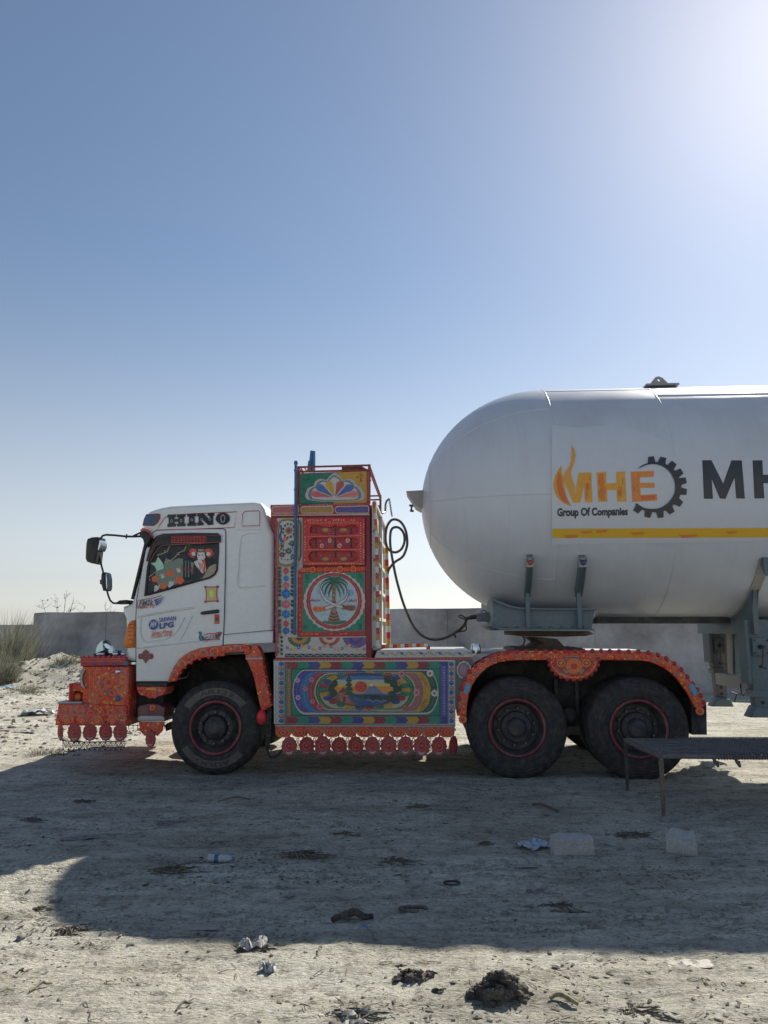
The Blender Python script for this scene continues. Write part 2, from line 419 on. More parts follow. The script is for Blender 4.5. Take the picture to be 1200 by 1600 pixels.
class Art:
    """flat painted shapes given in photo points, laid on a surface in thin coats"""
    def __init__(s, fn, step=0.0008): s.fn = fn; s.step = step; s.items = []
    def level(s, bb):
        l = 0
        for _, _, _, q, lv in s.items:
            if q[0] < bb[2] and q[2] > bb[0] and q[1] < bb[3] and q[3] > bb[1]: l = max(l, lv)
        return l + 1
    def raw(s, pts, faces, col, lv=None):
        bb = (min(p[0] for p in pts), min(p[1] for p in pts), max(p[0] for p in pts), max(p[1] for p in pts))
        s.items.append((pts, faces, col, bb, lv or s.level(bb))); return s.items[-1][4]
    def poly(s, pts, col, lv=None): return s.raw(pts, [tuple(range(len(pts)))], col, lv)
    def rect(s, x0, y0, x1, y1, col, lv=None): return s.poly([(x0, y0), (x1, y0), (x1, y1), (x0, y1)], col, lv)
    def ell(s, cx, cy, rx, ry, col, lv=None, n=22, a0=0, a1=360, scal=0, amp=0.0, rot=0.0):
        full = abs(a1 - a0) >= 360; q = []
        for i in range(n if full else n + 1):
            a = RAD(a0 + (a1 - a0) * i / n); k = 1 + (amp * abs(math.cos(a * scal / 2)) if scal else 0)
            x, y = rx * k * math.cos(a), ry * k * math.sin(a)
            q.append((cx + x * math.cos(rot) - y * math.sin(rot), cy + x * math.sin(rot) + y * math.cos(rot)))
        if not full: q.append((cx, cy))
        return s.poly(q, col, lv)
    def ring(s, cx, cy, rx, ry, w, col, lv=None, n=36, a0=0, a1=360):
        q, f = [], []
        for i in range(n + 1):
            a = RAD(a0 + (a1 - a0) * i / n)
            q += [(cx + rx * math.cos(a), cy + ry * math.sin(a)), (cx + (rx - w) * math.cos(a), cy + (ry - w) * math.sin(a))]
        for i in range(n): f.append((2 * i, 2 * i + 1, 2 * i + 3, 2 * i + 2))
        return s.raw(q, f, col, lv)
    def line(s, pts, w, col, lv=None, closed=False):
        q, f = [], []; m = len(pts)
        for i, p in enumerate(pts):
            a = pts[i - 1] if (i or closed) else p; b = pts[(i + 1) % m] if (i < m - 1 or closed) else p
            d = Vector((b[0] - a[0], b[1] - a[1])); d = d.normalized() if d.length > 1e-9 else Vector((1, 0))
            ww = w[i] if isinstance(w, (list, tuple)) else w
            q += [(p[0] - d.y * ww / 2, p[1] + d.x * ww / 2), (p[0] + d.y * ww / 2, p[1] - d.x * ww / 2)]
        for i in range(m if closed else m - 1):
            j = (i + 1) % m; f.append((2 * i, 2 * i + 1, 2 * j + 1, 2 * j))
        return s.raw(q, f, col, lv)
    def flower(s, cx, cy, r, cp, cc, n=8, lv=None):
        l = s.ell(cx, cy, r * 0.72, r * 0.72, cp, lv, n=n * 4, scal=n, amp=0.38)
        s.ell(cx, cy, r * 0.36, r * 0.36, cc, l + 1, n=10)
        return l
    def leaf(s, cx, cy, l, w, ang, col, lv=None):
        a = RAD(ang); c, d = math.cos(a), math.sin(a)
        q = [(-l / 2, 0), (-l / 6, -w / 2), (l / 5, -w / 2.4), (l / 2, 0), (l / 5, w / 2.4), (-l / 6, w / 2)]
        return s.poly([(cx + x * c - y * d, cy + x * d + y * c) for x, y in q], col, lv)
    def dots(s, pts, step, r, col, closed=True):
        m = len(pts); acc = 0.0; seq = pts + [pts[0]] if closed else pts; out = []
        for (x0, y0), (x1, y1) in zip(seq[:-1], seq[1:]):
            l = math.hypot(x1 - x0, y1 - y0)
            while l > 1e-9 and acc <= l: out.append((x0 + (x1 - x0) * acc / l, y0 + (y1 - y0) * acc / l)); acc += step
            acc -= l
        lv = s.level((min(p[0] for p in out) - r, min(p[1] for p in out) - r, max(p[0] for p in out) + r, max(p[1] for p in out) + r))
        q, f = [], []
        for i, (x, y) in enumerate(out):
            b = len(q); q += [(x + r * math.cos(t), y + r * math.sin(t)) for t in (0, 1.257, 2.513, 3.77, 5.027)]; f.append(tuple(range(b, b + 5)))
        return s.raw(q, f, col, lv)
    def text(s, body, x0, y0, x1, y1, col, rise=0.0, bold=0.0, shear=0.0, lv=None):
        v, f = text2d(body, bold, shear)
        if not v: return 0
        return s.raw([(x0 + u * (x1 - x0), y1 - w * (y1 - y0) - rise * u) for u, w in v], f, col, lv)
    def build(s, name, parent, cut=None, mat=None, smooth=None, wob=0.32, freq=0.16):
        mb = MB()
        def hand(p):   # a sign painter's unsteady brush
            v = noise.noise_vector(Vector((p[0] * freq, p[1] * freq, 3.3))); return (p[0] + v.x * wob * 2, p[1] + v.y * wob * 2)
        s.items = [([hand(p) for p in it[0]],) + it[1:] for it in s.items]
        for pts, faces, col, _, lv in s.items:
            if cut:
                bm = bmesh.new(); vv = [bm.verts.new((p[0], p[1], 0)) for p in pts]
                for fc in faces:
                    try: bm.faces.new([vv[i] for i in fc])
                    except ValueError: pass
                lo, hi = min(p[1] for p in pts), max(p[1] for p in pts); c = math.floor(lo / cut) * cut + cut
                while c < hi:
                    bmesh.ops.bisect_plane(bm, geom=bm.verts[:] + bm.edges[:] + bm.faces[:], plane_co=(0, c, 0), plane_no=(0, 1, 0)); c += cut
                bm.verts.index_update()
                mb.add([s.fn(v.co.x, v.co.y, lv * s.step) for v in bm.verts], [tuple(v.index for v in fc.verts) for fc in bm.faces], col); bm.free()
            else:
                mb.add([s.fn(p[0], p[1], lv * s.step) for p in pts], faces, col)
        return mb.build(name, mat or M_VC, parent, smooth=smooth or 0, fix=False)

def on_plane(y):
    return lambda px, py, off: L(px, py, y - off)
def pl(pts, y=0.0): return [LX(a, b, y) for a, b in pts]

# ------------------------------------------------------------------ ground, wall, far things
_rng = np.random.default_rng(3)
_tab = _rng.random((256, 256))
def vnoise(x, y):
    xi, yi = np.floor(x).astype(int), np.floor(y).astype(int)
    fx, fy = x - xi, y - yi
    fx = fx * fx * (3 - 2 * fx); fy = fy * fy * (3 - 2 * fy)
    a, b = _tab[xi % 256, yi % 256], _tab[(xi + 1) % 256, yi % 256]
    c, d = _tab[xi % 256, (yi + 1) % 256], _tab[(xi + 1) % 256, (yi + 1) % 256]
    return (a * (1 - fx) + b * fx) * (1 - fy) + (c * (1 - fx) + d * fx) * fy - 0.5
def gheight(x, y):
    x = np.asarray(x, float); y = np.asarray(y, float)
    near = np.clip(1 - (np.hypot(x, y - 6) - 14) / 20, 0, 1)
    h = 0.05 * vnoise(x * 0.45 + 9, y * 0.45) + 0.030 * vnoise(x * 1.7, y * 2.3 + 4)
    h += (0.016 * vnoise(x * 4.5 + 3, y * 7.5) + 0.010 * vnoise(x * 10, y * 18 + 8) + 0.012 * vnoise(x * 24, y * 34)) * near
    # wheel ruts running along the truck
    rut = np.exp(-((y - 5.15 - 0.05 * x) / 0.35) ** 2) + np.exp(-((y - 4.3 - 0.03 * x) / 0.25) ** 2)
    h += rut * 0.016 * np.sin(y * 75 + 4 * vnoise(x * 0.7, y)) * (0.5 + vnoise(x * 1.3, y * 2.0)) * 1.2
    # heap of spoil in front of the wall
    m = np.exp(-((x + 8.6) / 3.3) ** 2 - ((y - 20.8) / 2.0) ** 2)
    h += m * (0.86 + 0.4 * vnoise(x * 1.3, y * 1.3) + 0.22 * vnoise(x * 4, y * 4) + 0.12 * vnoise(x * 10, y * 10))
    m2 = np.exp(-((x + 9.4) / 1.6) ** 2 - ((y - 16.6) / 0.9) ** 2)
    h += m2 * (0.35 + 0.2 * vnoise(x * 3, y * 3))
    far = np.clip((np.hypot(x, y) - 60) / 200, 0, 1)
    return h * (1 - far)
def gh(x, y): return float(gheight(np.array([x]), np.array([y]))[0])
def grid_axis(lo, hi, fine, a, b, grow):
    mid = list(np.arange(a, b, fine)); up = [b]; s = fine
    while up[-1] < hi: s *= grow; up.append(up[-1] + s)
    dn = []; s = fine; c = a
    while c > lo: s *= grow; c -= s; dn.append(c)
    return np.array(dn[::-1] + mid + up)
gx = grid_axis(-900, 900, 0.036, -5.2, 5.2, 1.06)
ys = [-60, -20, -6, -1, 0.6, 1.3]
while ys[-1] < 26: ys.append(ys[-1] + max(0.018, ys[-1] * 0.0058))
s_ = ys[-1] - ys[-2]
while ys[-1] < 1500: s_ *= 1.15; ys.append(ys[-1] + s_)
gy = np.array(ys)
XX, YY = np.meshgrid(gx, gy)
ZZ = gheight(XX, YY)
nx, ny = len(gx), len(gy)
me = bpy.data.meshes.new('ground')
idx = np.arange(nx * ny).reshape(ny, nx)
quads = np.stack([idx[:-1, :-1], idx[:-1, 1:], idx[1:, 1:], idx[1:, :-1]], -1).reshape(-1, 4)
me.vertices.add(nx * ny); me.vertices.foreach_set('co', np.stack([XX, YY, ZZ], -1).ravel().astype(np.float32))
me.loops.add(quads.size); me.loops.foreach_set('vertex_index', quads.ravel().astype(np.int32))
me.polygons.add(len(quads)); me.polygons.foreach_set('loop_start', np.arange(0, quads.size, 4, dtype=np.int32))
me.polygons.foreach_set('use_smooth', np.ones(len(quads), bool))
me.update(calc_edges=True); me.validate()
ground = put(bpy.data.objects.new('ground', me))
tag(ground, None, None, kind='structure')

def dirt():
    m = bpy.data.materials.new('dry trodden dirt'); t, b = nt(m); k = t.links
    co = coords(t)
    n1 = N(t, 'ShaderNodeTexNoise', i_Scale=0.55, i_Detail=8.0, i_Roughness=0.6); k.new(co, n1.inputs[0])
    n2 = N(t, 'ShaderNodeTexNoise', i_Scale=9.0, i_Detail=8.0, i_Roughness=0.7); k.new(co, n2.inputs[0])
    st = coords(t, (1.0, 2.6, 1.0))
    n3 = N(t, 'ShaderNodeTexNoise', i_Scale=34.0, i_Detail=6.0, i_Roughness=0.7); k.new(st, n3.inputs[0])
    c1 = ramp(t, [(0.30, (0.56, 0.54, 0.455)), (0.50, (0.68, 0.66, 0.565)), (0.72, (0.76, 0.74, 0.645))]); k.new(n1.outputs[0], c1.inputs[0])
    c2 = ramp(t, [(0.33, (0.50, 0.49, 0.48)), (0.48, (1, 1, 1)), (0.75, (1.12, 1.12, 1.10))]); k.new(n2.outputs[0], c2.inputs[0])
    mx = N(t, 'ShaderNodeMix', data_type='RGBA', blend_type='MULTIPLY'); mx.inputs[0].default_value = 1
    k.new(c1.outputs[0], mx.inputs[6]); k.new(c2.outputs[0], mx.inputs[7])
    c3 = ramp(t, [(0.30, (0.45, 0.43, 0.41)), (0.42, (0.92, 0.92, 0.92)), (0.6, (1, 1, 1))]); k.new(n3.outputs[0], c3.inputs[0])
    mx2 = N(t, 'ShaderNodeMix', data_type='RGBA', blend_type='MULTIPLY'); mx2.inputs[0].default_value = 0.8
    k.new(mx.outputs[2], mx2.inputs[6]); k.new(c3.outputs[0], mx2.inputs[7])
    # trodden, darker organic dirt in long drawn-out patches along the lane
    n4 = N(t, 'ShaderNodeTexNoise', i_Scale=1.0, i_Detail=9.0, i_Roughness=0.72); k.new(coords(t, (0.75, 2.3, 1.0)), n4.inputs[0])
    c4 = ramp(t, [(0.44, (1, 1, 1)), (0.56, (0.80, 0.79, 0.775)), (0.70, (0.50, 0.485, 0.465))]); k.new(n4.outputs[0], c4.inputs[0])
    n5 = N(t, 'ShaderNodeTexNoise', i_Scale=1.0, i_Detail=5.0, i_Roughness=0.65); k.new(coords(t, (2.2, 26.0, 1.0)), n5.inputs[0])
    c5 = ramp(t, [(0.36, (0.72, 0.715, 0.71)), (0.52, (1, 1, 1)), (0.70, (1.07, 1.07, 1.06))]); k.new(n5.outputs[0], c5.inputs[0])
    mx3 = N(t, 'ShaderNodeMix', data_type='RGBA', blend_type='MULTIPLY'); mx3.inputs[0].default_value = 1; k.new(mx2.outputs[2], mx3.inputs[6]); k.new(c4.outputs[0], mx3.inputs[7])
    mx4 = N(t, 'ShaderNodeMix', data_type='RGBA', blend_type='MULTIPLY'); mx4.inputs[0].default_value = 0.8; k.new(mx3.outputs[2], mx4.inputs[6]); k.new(c5.outputs[0], mx4.inputs[7])
    # grit: fine dark crumbs and chaff
    n6 = N(t, 'ShaderNodeTexNoise', i_Scale=70.0, i_Detail=4.0, i_Roughness=0.75); k.new(coords(t, (0.55, 1.0, 1.0)), n6.inputs[0])
    c6 = ramp(t, [(0.36, (0.26, 0.245, 0.23)), (0.44, (0.76, 0.75, 0.74)), (0.51, (1, 1, 1)), (0.68, (1.12, 1.12, 1.11))]); k.new(n6.outputs[0], c6.inputs[0])
    n7 = N(t, 'ShaderNodeTexNoise', i_Scale=4.0, i_Detail=3.0); k.new(coords(t, (0.6, 1.6, 1.0)), n7.inputs[0])
    r7 = ramp(t, [(0.38, (0.35, 0.35, 0.35)), (0.62, (1, 1, 1))]); k.new(n7.outputs[0], r7.inputs[0])
    mx5 = N(t, 'ShaderNodeMix', data_type='RGBA', blend_type='MULTIPLY'); k.new(r7.outputs[0], mx5.inputs[0]); k.new(mx4.outputs[2], mx5.inputs[6]); k.new(c6.outputs[0], mx5.inputs[7])
    k.new(mx5.outputs[2], b.inputs['Base Color'])
    b.inputs['Roughness'].default_value = 1.0; b.inputs['Specular IOR Level'].default_value = 0.1
    add0 = N(t, 'ShaderNodeMath', operation='MULTIPLY_ADD'); add0.inputs[1].default_value = 0.45; k.new(n6.outputs[0], add0.inputs[0]); k.new(n3.outputs[0], add0.inputs[2])
    add = N(t, 'ShaderNodeMath', operation='MULTIPLY_ADD'); add.inputs[1].default_value = 0.6
    k.new(n2.outputs[0], add.inputs[0]); k.new(add0.outputs[0], add.inputs[2])
    bp = N(t, 'ShaderNodeBump', i_Strength=0.9, i_Distance=0.035); k.new(add.outputs[0], bp.inputs['Height']); k.new(bp.outputs[0], b.inputs['Normal'])
    return m
M_DIRT = dirt()
me.materials.append(M_DIRT)

def cement():
    m = bpy.data.materials.new('smoky cement render'); t, b = nt(m); k = t.links
    co = coords(t)
    n1 = N(t, 'ShaderNodeTexNoise', i_Scale=0.6, i_Detail=6.0, i_Roughness=0.55); k.new(co, n1.inputs[0])
    n2 = N(t, 'ShaderNodeTexNoise', i_Scale=5.0, i_Detail=6.0, i_Roughness=0.7); k.new(co, n2.inputs[0])
    c1 = ramp(t, [(0.35, (0.20, 0.20, 0.20)), (0.65, (0.46, 0.46, 0.47))]); k.new(n1.outputs[0], c1.inputs[0])
    c2 = ramp(t, [(0.3, (0.8, 0.8, 0.8)), (0.7, (1.05, 1.05, 1.05))]); k.new(n2.outputs[0], c2.inputs[0])
    mx = N(t, 'ShaderNodeMix', data_type='RGBA', blend_type='MULTIPLY'); mx.inputs[0].default_value = 1
    k.new(c1.outputs[0], mx.inputs[6]); k.new(c2.outputs[0], mx.inputs[7]); k.new(mx.outputs[2], b.inputs['Base Color'])
    b.inputs['Roughness'].default_value = 0.95
    bp = N(t, 'ShaderNodeBump', i_Strength=0.4, i_Distance=0.02); k.new(n2.outputs[0], bp.inputs['Height']); k.new(bp.outputs[0], b.inputs['Normal'])
    return m
M_CEMENT = cement()

def wall(name, a, b, zt, th, label, cat, seed):
    rng = random.Random(seed)
    a, b = Vector(a), Vector(b); d = (b - a); ln = d.length; d.normalize(); nrm = Vector((-d.y, d.x))
    root = empty(name, (a.x, a.y, 0), math.atan2(d.y, d.x))
    mb = MB(); n = int(ln / 0.5)
    vs_, fs = [], []
    for i in range(n + 1):
        x = ln * i / n; dz = rng.uniform(-0.018, 0.018)
        vs_ += [(x, 0, -0.3), (x, 0, zt - 0.03 + dz), (x, 0.03, zt + dz), (x, th - 0.03, zt + dz), (x, th, zt - 0.03 + dz), (x, th, -0.3)]
    for i in range(n):
        for k in range(5): fs.append((i * 6 + k, i * 6 + k + 1, i * 6 + 7 + k, i * 6 + 6 + k))
    fs += [tuple(range(5, -1, -1)), tuple(n * 6 + k for k in range(6))]
    mb.add(vs_, fs).build('wall_body', M_CEMENT, root, smooth=30)
    x = 3.0
    while x < ln - 1:                      # shallow piers of the same render, a few metres apart
        MB().box(x, x + 0.30, -0.025, 0.004, -0.3, zt - 0.06).build('pier', M_CEMENT, root); x += 4.1
    tag(root, label, cat)
    return root
wall('boundary_wall', (-12.75, 27.2), (17, 15.9), 2.19, 0.24, 'long grey cement boundary wall behind the truck and trailer', 'wall', 1)
wall('low_wall', (-60, 47), (-15.5, 43), 1.88, 0.24, 'distant low wall behind the reeds at the edge of the photo', 'wall', 2)

def leafmat(name, c, tr=0.25):
    m = bpy.data.materials.new(name); t, b = nt(m); k = t.links
    n1 = N(t, 'ShaderNodeTexNoise', i_Scale=6.0, i_Detail=3.0); k.new(coords(t), n1.inputs[0])
    r = ramp(t, [(0.3, tuple(x * 0.6 for x in c)), (0.7, tuple(min(1, x * 1.35) for x in c))]); k.new(n1.outputs[0], r.inputs[0])
    k.new(r.outputs[0], b.inputs['Base Color']); b.inputs['Roughness'].default_value = 0.8
    tl = N(t, 'ShaderNodeBsdfTranslucent'); k.new(r.outputs[0], tl.inputs[0]); mxs = N(t, 'ShaderNodeMixShader'); mxs.inputs[0].default_value = 0.4
    k.new(b.outputs[0], mxs.inputs[1]); k.new(tl.outputs[0], mxs.inputs[2]); k.new(mxs.outputs[0], t.nodes['Material Output'].inputs[0])
    return m
M_REED = leafmat('dusty olive reed', (0.17, 0.18, 0.135))
M_REED2 = leafmat('straw reed', (0.22, 0.215, 0.16))
M_TAM = leafmat('grey green leaf', (0.12, 0.13, 0.10))

def blades(mb, n, rx, ry, h0, h1, w, lean, rng):
    for _ in range(n):
        a = rng.uniform(0, 6.283); q = math.sqrt(rng.random())
        x, y = q * rx * math.cos(a), q * ry * math.sin(a)
        h = rng.uniform(h0, h1) * (1 - 0.45 * q); ang = rng.uniform(0, 6.283); l = rng.uniform(0, lean) * h + 0.25 * q * h
        dx, dy = math.cos(a if rng.random() < .7 else ang), math.sin(a if rng.random() < .7 else ang)
        px_, py_ = -math.sin(ang) * w, math.cos(ang) * w
        vs_ = []
        for t in (0, 0.4, 0.75, 1.0):
            ox, oy, oz = x + dx * l * t * t, y + dy * l * t * t, h * (t - 0.18 * t * t * (l / h))
            k = (1 - t) ** 0.6
            vs_ += [(ox - px_ * k, oy - py_ * k, oz), (ox + px_ * k, oy + py_ * k, oz)]
        mb.add(vs_, [(0, 1, 3, 2), (2, 3, 5, 4), (4, 5, 7, 6)])
    return mb
def clump(name, x, y, rx, ry, h, n, label, cat, mats, seed, w=0.012, lean=0.5, group=None):
    rng = random.Random(seed)
    root = empty(name, (x, y, gh(x, y) - 0.03))
    for i, (m, share, hs) in enumerate(mats):
        stuff(blades(MB(), int(n * share), rx, ry, h * 0.35 * hs, h * hs, w, lean, rng).build(('blades', 'dry_blades', 'stems')[i], m, root, smooth=0, fix=False))
    tag(root, label, cat, group)
    return root
clump('reed_clump', -10.9, 21.8, 0.6, 0.8, 2.2, 1100, 'tall dusty reed clump beside the end of the grey wall', 'reeds', [(M_REED, 0.6, 1), (M_REED2, 0.4, 1.1)], 1, 0.009, 0.35)
clump('reed_clump', -9.75, 18.8, 0.62, 0.5, 1.25, 1500, 'shorter olive reed clump in front of the tall one', 'reeds', [(M_REED, 0.55, 1), (M_REED2, 0.45, 1)], 2, 0.008, 0.5)
clump('reed_clump', -12.0, 24.8, 0.8, 0.9, 2.3, 500, 'feathery tall reeds touching the wall end', 'reeds', [(M_REED, 0.5, 0.9), (M_REED2, 0.5, 1.2)], 3, 0.012, 0.45)
clump('grass_tuft', *(WY(106, 1030, 20.2).xy), 0.35, 0.25, 0.42, 260, 'olive grass tuft growing on the crest of the dirt heap', 'grass tuft', [(M_REED, 0.6, 1), (M_REED2, 0.4, 1)], 4, 0.008, 0.9)
clump('dry_tuft', *(G(72, 1182).xy), 0.24, 0.14, 0.20, 200, 'tangled brown dry tuft lying left of the bumper fringe', 'dry tuft', [(M_TWIG, 0.8, 1), (M_STRAW, 0.2, 1)], 5, 0.004, 1.4)

clump('dry_tuft', *(G(30, 1096).xy), 0.5, 0.3, 0.34, 320, 'low olive tuft at the foot of the reeds by the blue bag', 'dry tuft', [(M_REED, 0.7, 1), (M_STRAW, 0.3, 1)], 6, 0.006, 1.2)
clump('dry_tuft', *(G(105, 1066).xy), 0.7, 0.35, 0.22, 260, 'sparse dry tuft at the front foot of the dirt heap', 'dry tuft', [(M_REED, 0.6, 1), (M_STRAW, 0.4, 1)], 7, 0.006, 1.4)

def wispy_tree(name, base, h, spread, n, label, seed, leaves=True):
    rng = random.Random(seed); root = empty(name, base)
    tr = MB(); lf = MB()
    for i in range(n):
        a = rng.uniform(0, 6.283); hh = h * rng.uniform(0.55, 1.0); s = spread * rng.uniform(0.2, 1)
        p = []
        for t in (0, .25, .5, .75, 1.0):
            p.append((math.cos(a) * s * t ** 1.5 + rng.uniform(-.04, .04), math.sin(a) * s * t ** 1.5, hh * t * (1 - 0.1 * t)))
        tr.tube(p, [0.022, 0.017, 0.012, 0.008, 0.004], 5)
        for j in range(9):
            t = rng.uniform(0.45, 1); k = min(3, int(t * 4)); f = t * 4 - k
            o = Vector(p[k]).lerp(Vector(p[k + 1]), f); q = o + Vector((rng.uniform(-.3, .3), rng.uniform(-.3, .3), rng.uniform(0.0, .32)))
            tr.tube([o, o.lerp(q, .5) + Vector((0, 0, -.02)), q], [0.006, 0.005, 0.003], 4)
            if leaves:
                for _ in range(7 if t < 0.85 else 2):
                    c = o.lerp(q, rng.random()); e = Vector((rng.uniform(-1, 1), rng.uniform(-1, 1), rng.uniform(-.3, 1))).normalized() * rng.uniform(.05, .10)
                    sd = Vector((-e.y, e.x, 0)).normalized() * 0.018
                    lf.add([c, c + e * .5 + sd, c + e, c + e * .5 - sd], [(0, 1, 2, 3)])
    tr.build('trunk', M_TWIG, root, smooth=60)
    if leaves: stuff(lf.build('crown', M_TAM, root, smooth=0, fix=False))
    tag(root, label, 'tree' if leaves else 'bare shrub')
p = WY(97, 985, 30.0)
wispy_tree('tamarisk_tree', (p.x, 30.0, 0), 3.5, 1.1, 16, 'wispy grey green tree sticking up over the wall left of the mirror', 5)
p = WY(172, 985, 29.0)
wispy_tree('bare_shrub', (p.x, 29.0, 0), 3.0, 0.8, 5, 'bare thin branches above the wall just in front of the windscreen', 6, False)

# ------------------------------------------------------------------ the tractor truck
truck = empty('tractor_truck', RIG, YAW)
tag(truck, 'white cab tractor truck with richly painted red orange body and decorated bumper', 'truck')
RED, MAR, ORG, GOLD = P(150, 36, 44), P(108, 28, 42), P(190, 74, 42), P(176, 136, 46)
WHT, TEALG, GRN, BLU, NAVY, PINK, PURP, BLK = P(168, 174, 180), P(22, 112, 98), P(18, 78, 62), P(30, 92, 156), P(24, 36, 78), P(172, 98, 108), P(74, 62, 138), P(16, 18, 26)
CREAM, SKYB, BROWN, LBLUE, GREY = P(182, 172, 140), P(112, 158, 190), P(98, 68, 58), P(110, 160, 205), P(110, 122, 132)

def cab_y(z): return 0.045 + max(0.0, z - 1.95) * 0.075
def cab_fn(px, py, off):
    return surf(px, py, lambda z: cab_y(z) - 0.010 - off)
def cab_pts(pts): return [(q.x, q.z) for q in (surf(a, b, cab_y) for a, b in pts)]
def tilt(x, y, z):
    c = W_RIG / 2; k = max(0.0, z - 1.95) * 0.075
    return (x, y + k * (1 - y / c) if y < c else y - k * (y / c - 1), z)

SIL = [(196.5, 1032), (195.5, 966), (190.5, 956), (191, 948), (204, 943), (207, 936), (219, 893), (230, 850), (223, 828), (221.5, 820), (228, 803),
       (234, 798.5), (250, 793), (266, 790), (330, 786.5), (396, 783.5), (407, 785), (414, 793), (419, 812), (423, 824), (428, 834), (428, 880), (427, 1005),
       (349, 1008), (311, 1012.7), (287.5, 1023.5), (272, 1041), (262.5, 1065), (213, 1065), (212, 1034)]
cab = MB().prism(cab_pts(SIL), 0.045, W_RIG - 0.045, bev=0.055, seg=4, both=True).map(tilt).build('cab_body', M_WHITE, truck)
WIN = [(225.8, 931.4), (227, 919.5), (230.5, 885), (240, 852), (249.6, 839), (261.5, 836), (339, 836), (342.8, 841.5), (342.8, 861), (340.6, 891), (337, 898), (328.7, 904), (233, 930.2)]
ROOM = [(243, 852), (262, 808), (404, 800), (414, 830), (416, 990), (226, 990), (218, 955), (222, 932)]
c1 = MB().prism(cab_pts(ROOM), 0.14, W_RIG - 0.14).build('cutter', M_DARKIN)
c2 = MB().prism(cab_pts(WIN), -0.3, W_RIG + 0.3).build('cutter', M_DARKIN)
c3 = MB().prism(pl([(196, 928), (219, 856), (250, 858), (236, 931)], 0.1), 0.16, W_RIG - 0.16).build('cutter', M_DARKIN)
for c in (c1, c2, c3): c.location = RIG; c.rotation_euler = (0, 0, YAW)
bpy.context.view_layer.update()
boolean(cab, [c1, c2, c3])
# cab furniture seen through the glass
def seat(y):
    s = MB().prism(pl([(318, 905), (322, 872), (332, 866), (343, 870), (346, 905), (345, 985), (322, 985)], y), y, y + 0.5, bev=0.06, both=True).build('seat', M_SEAT, truck)
    MB().prism(pl([(286, 968), (322, 960), (326, 985), (286, 985)], y), y + 0.01, y + 0.49, bev=0.05, both=True).build('cushion', M_SEAT, s)
seat(0.42); seat(1.5)
MB().prism(pl([(221, 955), (224, 934), (250, 934), (258, 942), (258, 985), (221, 985)], 0.3), 0.2, W_RIG - 0.2, bev=0.05, both=True).build('dashboard', M_DARKIN, truck)
mb = MB(); c = L(262, 925, 0.62); ax = Vector((0.55, 0, 0.83))
pts = []
for i in range(24):
    a = i / 24 * 6.2832; pts.append(c + Vector((-0.83, 0, 0.55)) * (0.23 * math.cos(a)) + Vector((0, 1, 0)) * (0.23 * math.sin(a)))
mb.tube(pts, 0.017, 8, closed=True).tube([c, c - ax * 0.35], 0.03, 8).tube([c - Vector((0, .22, 0)), c + Vector((0, .22, 0))], 0.014, 6)
mb.build('steering_wheel', M_BLACK, truck)
MB().prism(pl([(346, 820), (414, 812), (415, 985), (348, 985)], 0.3), 0.16, W_RIG - 0.16).build('sleeper_curtain', M_DARKIN, truck)

def grown(pts, k):
    q = list(pts)
    if area2(q) < 0: q.reverse()
    return inset(q, -k)
DOOR = [(213.3, 1064.3), (213, 965), (214.5, 936), (228, 861), (237, 836), (241, 831), (247, 828.7), (300, 827.4), (348, 826.8), (351.5, 828), (352.5, 832), (352, 878), (350, 960), (349, 986.7),
        (347.7, 1008.3), (311, 1013), (287.6, 1024), (272.2, 1041.5), (263, 1064.3)]
door = MB().prism(cab_pts(DOOR), 0.036, 0.085, bev=0.007, seg=2).map(tilt).build('door', M_WHITE, truck)
c2 = MB().prism(cab_pts(WIN), -0.3, 0.3).build('cutter', M_DARKIN); c2.location = RIG; c2.rotation_euler = (0, 0, YAW); bpy.context.view_layer.update()
boolean(door, [c2])
dp = cab_pts(DOOR); dp = dp if area2(dp) > 0 else dp[::-1]
seam = MB(); q0, q1 = grown(dp, 0.009), grown(dp, 0.0005); n = len(dp)
for i in range(n):
    j = (i + 1) % n
    vv = [(q0[i][0], 0.0425, q0[i][1]), (q0[j][0], 0.0425, q0[j][1]), (q1[j][0], 0.0425, q1[j][1]), (q1[i][0], 0.0425, q1[i][1])]
    seam.add(vv, [(0, 1, 2, 3)])
seam.map(tilt).build('door_seal', M_BLACK, truck, smooth=0)
# window seal, pane and the stickers and painted see-through light on the pane
wp = cab_pts(WIN); wp = wp if area2(wp) > 0 else wp[::-1]
ws = MB(); q0, q1 = wp, inset(wp, 0.022); n = len(wp)
for i in range(n):
    j = (i + 1) % n
    ws.add([(q0[i][0], 0.030, q0[i][1]), (q0[j][0], 0.030, q0[j][1]), (q1[j][0], 0.040, q1[j][1]), (q1[i][0], 0.040, q1[i][1]), (q1[i][0], 0.075, q1[i][1]), (q1[j][0], 0.075, q1[j][1])], [(0, 1, 2, 3), (3, 2, 5, 4)])
ws.map(tilt).build('window_seal', M_BLACK, door, smooth=0)
MB().prism(wp, 0.056, 0.061).map(tilt).build('window_pane', M_GLASS, door, smooth=0)
MB().prism(wp, W_RIG - 0.066, W_RIG - 0.060).map(tilt).build('far_window_pane', M_GLASS, truck, smooth=0)
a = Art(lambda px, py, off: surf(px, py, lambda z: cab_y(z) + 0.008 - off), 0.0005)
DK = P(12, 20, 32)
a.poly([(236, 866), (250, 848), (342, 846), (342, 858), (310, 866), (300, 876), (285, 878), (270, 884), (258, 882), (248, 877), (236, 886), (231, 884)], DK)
a.poly([(246, 886), (256, 882), (259, 872), (270, 876), (279, 872), (288, 874), (288, 908), (262, 918), (248, 915), (242, 905), (243, 892)], P(100, 116, 106))  # greenish light coming through the windscreen, painted flat on the pane
